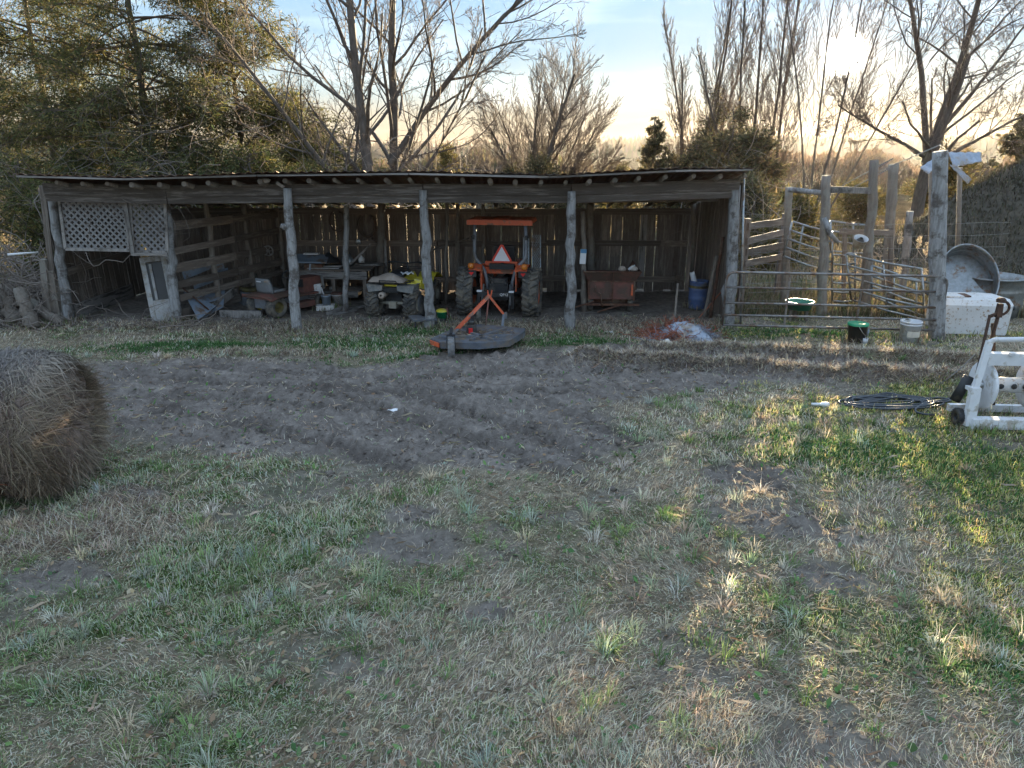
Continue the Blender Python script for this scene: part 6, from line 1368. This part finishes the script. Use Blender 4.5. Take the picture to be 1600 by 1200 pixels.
# thin straight rods slanting over the corral
for i, (a_, c_) in enumerate([((1316, 290, 14.0), (1395, 248, 14.6)), ((1335, 292, 14.0), (1392, 262, 14.4)), ((1372, 268, 14.2), (1470, 226, 14.8))]):
    p = A3(*a_); t = thing('slanting_rod', ['lowest of three thin rods slanting over the corral header rail', 'middle of three thin rods slanting over the corral header rail', 'uppermost thin rod slanting toward the gate pole'][i], 'rod', p); MB().tube([(0, 0, 0), A3(*c_) - p], .012, 6).build('rod', 'wire', t)

# ------------------------------------------------------------------ bare trees
def grow(rn, p, d, L, r, lvl, P, out):
    seg = P['seg'][min(lvl, len(P['seg']) - 1)]; pts = [np.array(p, float)]; d = np.array(d, float); d /= np.linalg.norm(d); rs = [r]; dirs = [d.copy()]
    wob = P['wob'][min(lvl, len(P['wob']) - 1)]; upf = P['up'][min(lvl, len(P['up']) - 1)]
    rend = r * P.get('taper', .35) if lvl < P['levels'] else r * .5
    for i in range(seg):
        d = d + rn.normal(0, wob, 3); d[2] += upf / seg; d /= np.linalg.norm(d); pts.append(pts[-1] + d * (L / seg)); rs.append(r + (rend - r) * (i + 1) / seg); dirs.append(d.copy())
    out.append((np.array(pts), np.maximum(np.array(rs), P['rmin']), lvl))
    if lvl >= P['levels']: return
    n_ = P['kids'][lvl]; n_ = max(1, int(round(n_ * rn.uniform(.8, 1.2)))); t0 = P['start'][lvl]
    ph = rn.uniform(0, 6.28)
    for k_ in range(n_):
        t = t0 + (1 - t0) * ((k_ + rn.random()) / n_) ; t = min(t, .995); i = int(t * seg); f = t * seg - i; q = pts[i] * (1 - f) + pts[i + 1] * f; dd = dirs[i]
        a = P['angle'][lvl] * rn.uniform(.7, 1.25) * (1 - .35 * t); ph += 2.4 + rn.normal(0, .5)
        ref = np.array([0, 0, 1.0]) if abs(dd[2]) < .9 else np.array([1.0, 0, 0]); x = np.cross(ref, dd); x /= np.linalg.norm(x); y = np.cross(dd, x)
        nd = dd * math.cos(a) + (x * math.cos(ph) + y * math.sin(ph)) * math.sin(a)
        cr = (r + (rend - r) * t) * P['rr'][lvl] * rn.uniform(.75, 1.05)
        cl = L * P['len'][lvl] * (1 - P.get('lt', .5) * t) * rn.uniform(.7, 1.2)
        grow(rn, q, nd, cl, cr, lvl + 1, P, out)
def bare_tree(base, stems, P, sd, label, name='bare_tree', mt='bark', mt2='twig', split=1):
    rn = np.random.default_rng(sd); out = []
    t = thing(name, label, 'tree', base)
    for (d, L, r, off) in stems: grow(rn, np.array(off, float), d, L, r, 0, P, out)
    big = [(p, r) for p, r, l in out if l <= split]; fine = [(p, r) for p, r, l in out if l > split]
    Vt, Ft = tubes_np(big, 7); npmesh('trunk', Vt, [Ft], mt, None, True, t)
    if fine:
        Vt, Ft = tubes_np(fine, 3); npmesh('crown', Vt, [Ft], mt2, parent=t, kind='stuff')
    return t, out
PM = dict(levels=4, seg=(9, 6, 4, 3, 2), wob=(.05, .09, .12, .16, .2), up=(.15, .45, .35, .25, .1), kids=(14, 8, 5, 3), start=(.18, .18, .15, .1), angle=(.95, .75, .75, .8), rr=(.50, .52, .55, .6), len=(.52, .50, .50, .55), lt=.55, rmin=.0045)
def tb(px, Yd): x, _ = A(px, 300, Yd); return Vector((x, Yd, z1(x, Yd) - .05))
bare_tree(tb(582, 18.5), [((-.035, 0, 1), 9.2, .155, (0, 0, 0)), ((-.55, .05, .8), 6.0, .075, (0, 0, .9))], PM, 11, 'left of two bare wide-branching trees just behind the shed roof', 'maple_tree', split=1)
bare_tree(tb(611, 18.9), [((.01, 0, 1), 9.0, .145, (0, 0, 0)), ((.62, .0, .85), 6.6, .085, (0, 0, 2.6)), ((.5, -.1, .6), 4.5, .06, (0, 0, 1.3))], PM, 12, 'right of two bare wide-branching trees just behind the shed roof', 'maple_tree', split=1)
bare_tree(tb(542, 19.5), [((-.02, 0, 1), 6.5, .05, (0, 0, 0))], dict(PM, levels=3, kids=(9, 4, 3)), 13, 'thin young bare tree left of the paired bare trees', 'sapling')
PF = dict(levels=3, seg=(8, 6, 4, 2), wob=(.05, .07, .09, .12), up=(.12, .22, .35, .3), kids=(17, 13, 7), start=(.2, .12, .1), angle=(.72, .6, .6), rr=(.42, .5, .55), len=(.58, .42, .40), lt=.45, rmin=.0065)
st = []
for i, (dx, w_) in enumerate([(-.95, .72), (-.62, .9), (-.36, 1.05), (-.15, 1.18), (.03, 1.3), (.2, 1.2), (.42, 1.08), (.68, .92), (1.0, .75)]): st.append(((dx, random.Random(i).uniform(-.3, .3), 1.0), 4.75 * w_, .10 + .05 * (i == 4), (dx * .5, 0, .25))) 
bare_tree(tb(845, 33), st, PF, 21, 'broad round-headed bare tree with many fanned stems beyond the shed', 'fanned_tree', split=0)
PC = dict(levels=3, seg=(10, 5, 3, 2), wob=(.035, .08, .12, .15), up=(.1, .75, .5, .3), kids=(40, 9, 4), start=(.08, .1, .1), angle=(.6, .5, .6), rr=(.34, .5, .6), len=(.30, .42, .5), lt=.7, rmin=.0075)
st = [((dx, 0, 1), h_, .07, (o_, 0, 0)) for dx, h_, o_ in ((-.08, 8.6, -.25), (.0, 10.2, .0), (.07, 10.4, .2), (.16, 8.2, .4), (-.2, 6.5, -.4))]
bare_tree(tb(1085, 33), st, PC, 31, 'narrow upright bare tree right of the small pointed cedar', 'columnar_tree', split=0)
st = [((dx, 0, 1), h_, .075, (o_, 0, 0)) for dx, h_, o_ in ((-.14, 8.5, -.5), (-.03, 11, -.1), (.06, 11, .3), (-.22, 7, -.7), (-.08, 10.5, -.3))]
bare_tree(tb(1190, 30), st, PC, 41, 'dense upright bare tree left of the low sun', 'columnar_tree', split=0)
PS = dict(PC, levels=3, kids=(18, 8, 4), angle=(.5, .5, .55), len=(.42, .45, .5), up=(.1, .6, .4, .3), start=(.2, .1, .1), wob=(.03, .06, .1, .14))
st = [((dx, .1 * (i % 2), 1), h_, .040, (o_, 0, .2)) for i, (dx, h_, o_) in enumerate(((-.16, 10.5, -.1), (-.02, 12, .0), (.12, 12, .1), (.27, 11, .15), (.48, 9.0, .25)))]
bare_tree(tb(1270, 27), st, PS, 51, 'bare tree of many fanned stems in front of the low sun', 'fanned_tree', split=0)
PO = dict(levels=4, seg=(8, 6, 5, 3, 2), wob=(.04, .12, .16, .2, .22), up=(.1, .25, .15, .1, .05), kids=(11, 8, 5, 4), start=(.36, .2, .15, .1), angle=(1.05, .75, .8, .8), rr=(.42, .48, .5, .55), len=(.55, .48, .5, .5), lt=.45, rmin=.0065)
bare_tree(tb(1437, 27), [((.02, 0, 1), 6.2, .25, (0, 0, 0)), ((.24, 0, 1), 7.6, .16, (.04, 0, 2.6)), ((-.16, 0, 1), 7.4, .12, (.02, 0, 2.9)), ((1.0, .1, .45), 4.2, .085, (.03, 0, 2.5)), ((-1.0, -.1, .5), 3.8, .07, (.03, 0, 2.8)), ((.75, 0, .8), 5.0, .09, (.04, 0, 3.4))], PO, 61, 'stout bare oak with crooked spreading limbs right of the sun', 'oak_tree', 'bark', split=1)
PX = dict(PO, levels=3, kids=(12, 6, 4), rr=(.4, .5, .5), rmin=.008)
bare_tree(tb(-60, 24), [((.2, 0, 1), 6.5, .10, (0, 0, 0)), ((.5, 0, 1), 5.5, .07, (0, 0, .3)), ((-.3, 0, 1), 5.5, .07, (0, 0, .3))], PX, 71, 'bare scrubby tree at the left edge of the picture', 'scrub_tree', split=0)

# ------------------------------------------------------------------ evergreens
CED = [(.08, .095, .035), (.11, .12, .045), (.055, .07, .03), (.17, .155, .06), (.24, .20, .075), (.12, .095, .055)]
def cedar(base, H, Rw, sd, label, n_branch=90, per=26, droop=-.25, trunk_r=.2, start=.08, cone=1.0, leafL=.26, leafW=.035, name='cedar_tree', dens=10, colors=None, spread=.16, top=None):
    rn = np.random.default_rng(sd); t = thing(name, label, 'tree', base); lines = []; tr = []
    k_ = 10; P = np.array([(rn.normal(0, .05), rn.normal(0, .05), H * i / k_) for i in range(k_ + 1)]); P[0, :2] = 0; tr.append((P, np.linspace(trunk_r, .02, k_ + 1)))
    anch = []; adir = []
    for b_ in range(n_branch):
        tt = start + (1 - start) * rn.random() ** 1.1; z0 = H * tt; az_ = rn.uniform(0, 6.283)
        shape = (1 - tt) ** cone * (0.55 + .45 * math.sin(min(1, tt * 4) * math.pi / 2)) if top is None else top(tt)
        L = Rw * shape * rn.uniform(.65, 1.15) + .15; d = np.array([math.cos(az_), math.sin(az_), rn.uniform(-.25, .85)]); d /= np.linalg.norm(d)
        p = np.array([0, 0, z0]); Q = [p]; n_ = 7
        for j in range(n_): d = d + rn.normal(0, .07, 3); d[2] += droop / n_; d /= np.linalg.norm(d); p = p + d * L / n_; Q.append(p)
        Q = np.array(Q); r0 = .012 + .010 * L; lines.append((Q, np.linspace(r0, .004, n_ + 1)))
        m_ = max(3, int(per * (.4 + L / Rw)))
        for s_ in range(m_):
            f = rn.uniform(.18, 1); i = min(int(f * n_), n_ - 1); q = Q[i] + (Q[i + 1] - Q[i]) * (f * n_ - i); dd = (Q[i + 1] - Q[i]); dd /= np.linalg.norm(dd)
            sd_ = dd * .7 + rn.normal(0, .6, 3); sd_[2] -= .1; sd_ /= np.linalg.norm(sd_); l2 = L * rn.uniform(.08, .26) * (1.15 - f * .5) + .05
            lines.append((np.array([q, q + sd_ * l2 + np.array([0, 0, -.05 * l2])]), np.array([.006, .003])))
            for c_ in range(2): anch.append(q + sd_ * l2 * rn.uniform(.35, 1.0)); adir.append(sd_)
    Vt, Ft = tubes_np(tr, 8); npmesh('trunk', Vt, [Ft], 'bark', None, True, t)
    Vt, Ft = tubes_np(lines, 3); npmesh('branches', Vt, [Ft], 'twig', parent=t, kind='stuff')
    Aq = np.repeat(np.array(anch), dens, 0); Ad = np.repeat(np.array(adir), dens, 0); n_ = len(Aq)
    cl = np.repeat(rn.uniform(.6, 1.35, len(anch)), dens)
    P = Aq + rn.normal(0, 1, (n_, 3)) * spread * .42; D = Ad + rn.normal(0, .42, (n_, 3)); D /= np.linalg.norm(D, axis=1, keepdims=True)
    S = np.cross(D, rn.normal(0, 1, (n_, 3))); S /= np.linalg.norm(S, axis=1, keepdims=True) + 1e-6
    l_ = leafL * rn.uniform(.5, 1.2, (n_, 1)); w_ = leafW * rn.uniform(.6, 1.3, (n_, 1))
    V = np.stack([P - S * w_, P + S * w_, P + D * l_], 1).reshape(-1, 3)
    cc = pick(colors or CED, n_, .3) * cl[:, None]
    npmesh('foliage', V, [np.arange(n_ * 3).reshape(-1, 3)], 'leaf', np.repeat(cc, 3, 0), parent=t, kind='stuff'); return t
def rag(tt): return .85 * (1 - .45 * tt) * (.6 + .4 * math.sin(min(1, tt * 5) * 1.57))
cedar(tb(95, 21), 9.5, 3.2, 1, 'tall ragged cedar at the left behind the lattice bay', 130, 26, -.5, .12, .10, top=rag, dens=8, leafL=.19, leafW=.013, spread=.28)
cedar(tb(245, 20), 10.5, 3.6, 2, 'largest ragged cedar behind the second bay of the shed', 165, 28, -.5, .15, .08, top=rag, dens=8, leafL=.19, leafW=.013, spread=.28)
cedar(tb(385, 21.5), 8.6, 3.0, 3, 'sunlit ragged cedar behind the third post', 130, 26, -.35, .12, .06, top=rag, dens=8, leafL=.20, leafW=.014, spread=.26, colors=CED + [(.17, .15, .05), (.13, .13, .05)])
cedar(tb(465, 23), 4.4, 3.0, 4, 'low spreading cedar reaching out toward the bare trees', 80, 24, -.1, .12, .05, cone=.6, dens=8, leafL=.20, leafW=.015, spread=.26, colors=CED + [(.15, .14, .05)])
SH = [(.09, .09, .045), (.15, .125, .06), (.07, .065, .04), (.19, .14, .07)]
SHY = [(.20, .15, .05), (.15, .12, .045), (.10, .10, .04)]
cedar(tb(1018, 30), 4.3, 1.0, 5, 'small pointed cedar standing clear against the sky', 110, 9, .35, .05, .1, cone=.85, dens=5, leafL=.15, leafW=.022, spread=.08, colors=SH)
cedar(tb(1590, 42), 5.2, 2.2, 6, 'dark rounded cedar at the right edge of the picture', 80, 16, .1, .1, .05, cone=.45, dens=9, leafL=.24, leafW=.045, colors=SH)
k_ = 0
DESC = ['low olive bush beyond the roof at the fanned tree foot, left side', 'dark bush at the very foot of the fanned tree', 'low bush beyond the roof right of the fanned tree foot', 'tiny yellow-green cedar beyond the shed roof', 'second small yellowish cedar in the far field', 'mid-height bush right of the pointed cedar', 'dark bush before the columnar tree', 'tall dark mass of evergreen left of the sun', 'taller dark evergreen below the upright tree', 'broad low evergreen behind the shed end', 'brown scrub bush behind the board fence', 'scrubby bush beyond the shed end, tallest there', 'amber bush left of the fanned tree', 'pale olive bush behind the paired bare trees', 'reddish brush at the left foot of the oak', 'brown bush at the right foot of the oak', 'hazy evergreen beside the columnar tree trunk']
for px, Yd, H_, Rw, col in [(800, 32, 2.3, 1.2, SH), (845, 31, 2.7, 1.3, SH), (885, 33, 2.2, 1.2, SH), (975, 38, 2.3, .7, SHY), (950, 44, 2.0, .8, SHY), (1052, 30, 2.7, 1.3, SH), (1085, 29, 3.3, 1.3, SH), (1135, 27, 4.4, 1.3, SH), (1178, 26, 3.6, 1.3, SH), (1165, 20, 2.2, 1.2, SH), (1205, 18.5, 1.1, .9, SHY), (1245, 24, 1.5, 1.0, SHY), (702, 36, 3.2, 1.0, SHY), (640, 24, 2.0, 1.3, SHY), (1345, 34, 1.5, 1.6, SHY), (1480, 30, 3.2, 1.6, SHY), (1110, 31, 5.4, .8, SH)]:
    cedar(tb(px, Yd), H_, Rw, 100 + k_, DESC[k_], int(26 + 16 * Rw), 10, .2, .05, .03, cone=.5, name='bush', dens=7 if k_ not in (7, 8) else 8, leafL=.24, leafW=.022, colors=col, spread=.3); k_ += 1
for i, (px, Yd, H_, Rw) in enumerate([(30, 18, 2.6, 1.5), (150, 18.3, 2.9, 1.5), (270, 18.5, 2.8, 1.5), (390, 18.4, 2.9, 1.6), (480, 18.6, 2.6, 1.3), (330, 18.0, 2.5, 1.0), (80, 17.5, 2.2, 1.2)]):
    cedar(tb(px, Yd), H_, Rw, 200 + i, 'low green bush right behind the shed roof, ' + ['leftmost of the row', 'behind the lattice', 'behind the second bay', 'behind the third post', 'last before the bare trees', 'smallest, between second post and third post', 'beside the brush pile'][i], 44, 10, -.1, .05, .03, cone=.35, name='bush', dens=8, leafL=.16, leafW=.013, colors=CED + [(.12, .14, .05), (.14, .15, .06)], spread=.28)
ls = tangle(260, (-8.5, 17.2, 1.6), (2.6, .5, .9), 2.0, .007, 41, 8, .4, .25) + tangle(160, (-3.2, 17.2, 1.8), (1.6, .4, .7), 2.0, .007, 42, 8, .4, .25) + tangle(240, (-12, 16.5, 1.0), (2.2, 1.0, .9), 1.8, .008, 43, 8, .3, .3)
ls += tangle(200, (5.2, 16.8, .9), (.9, .8, .7), 1.6, .006, 44, 7, .5, .2) + tangle(200, (8.8, 16.8, .2), (1.2, .8, .25), .8, .006, 45, 7, .5, .2)
Vt, Ft = tubes_np(ls, 3); o = npmesh('bramble_tangle', Vt, [Ft], 'vine', kind='stuff'); tag(o, 'grey leafless vines and brambles tangled behind the shed', 'brambles')
P_ = dict(levels=2, seg=(6, 4, 3), wob=(.12, .16, .2), up=(.3, .3, .2), kids=(7, 4), start=(.2, .15), angle=(.7, .7), rr=(.5, .6), len=(.45, .5), lt=.4, rmin=.006)
rn = random.Random(5)
for i, (px, Yd) in enumerate([(660, 27), (740, 29), (905, 36), (1300, 48), (1375, 52), (1540, 33)]):
    bare_tree(tb(px, Yd), [((rn.uniform(-.5, .5), 0, 1), rn.uniform(2.2, 3.2), .03, (rn.uniform(-.5, .5), 0, 0)) for _ in range(7)], P_, 300 + i, 'leafless thicket ' + ['right behind the paired bare trees', 'between paired bare trees and fanned tree', 'at the right flank of the fanned tree', 'beyond the corral under the sun', 'beyond the corral left of the oak', 'far right beside the rounded cedar'][i], 'thicket', split=0)

# weeds and litter gathered at the feet of the posts and things
px_ = [(p[0].x, p[0].y, .13) for p in posts] + [(o.location.x, o.location.y, .15) for o in C.objects if o.get('category') in ('post', 'drum', 'bucket', 'chest', 'hose reel', 'stake', 'water hydrant', 'log', 'heap') and o.location.z < .4]
X = []; Y = []
for (x, y, r) in px_:
    m_ = 130; a = NP.uniform(0, 6.28, m_); q = r * NP.uniform(.75, 2.0, m_); X.append(x + np.cos(a) * q); Y.append(y + np.sin(a) * q)
for k_ in range(14): X.append(NP.uniform(0, .95, 40) + reel.location.x); Y.append(NP.uniform(-.12, .1, 40) + reel.location.y)
X = np.concatenate(X); Y = np.concatenate(Y); n = len(X); c = pick(STRAW + BROWN + GREEN[:3], n) * .8
blades('post_weeds', X, Y, NP.uniform(.05, .17, n), NP.uniform(.1, 1.1, n), NP.uniform(0, 6.28, n), (.001 + .0003 * Y) * NP.uniform(.7, 1.3, n), c, label='weeds and dead stems gathered at the feet of posts and buckets', cat='weeds')

# ------------------------------------------------------------------ air
if HAZE[0] > 0:
    b = MB(); b.box((0, 250, 2.0), (2600, 2300, 22)); hz = b.build('haze', None); hz.data.materials.clear()
    m = bpy.data.materials.new('haze_air'); m.use_nodes = True; N = m.node_tree.nodes; N.remove(N['Principled BSDF'])
    pv = N.new('ShaderNodeVolumePrincipled'); pv.inputs['Color'].default_value = (.93, .93, .95, 1); pv.inputs['Density'].default_value = HAZE[0]; pv.inputs['Anisotropy'].default_value = HAZE[1]
    m.node_tree.links.new(pv.outputs[0], N['Material Output'].inputs['Volume']); hz.data.materials.append(m); tag(hz, 'thin low-sun haze filling the yard air', 'haze', kind='stuff')
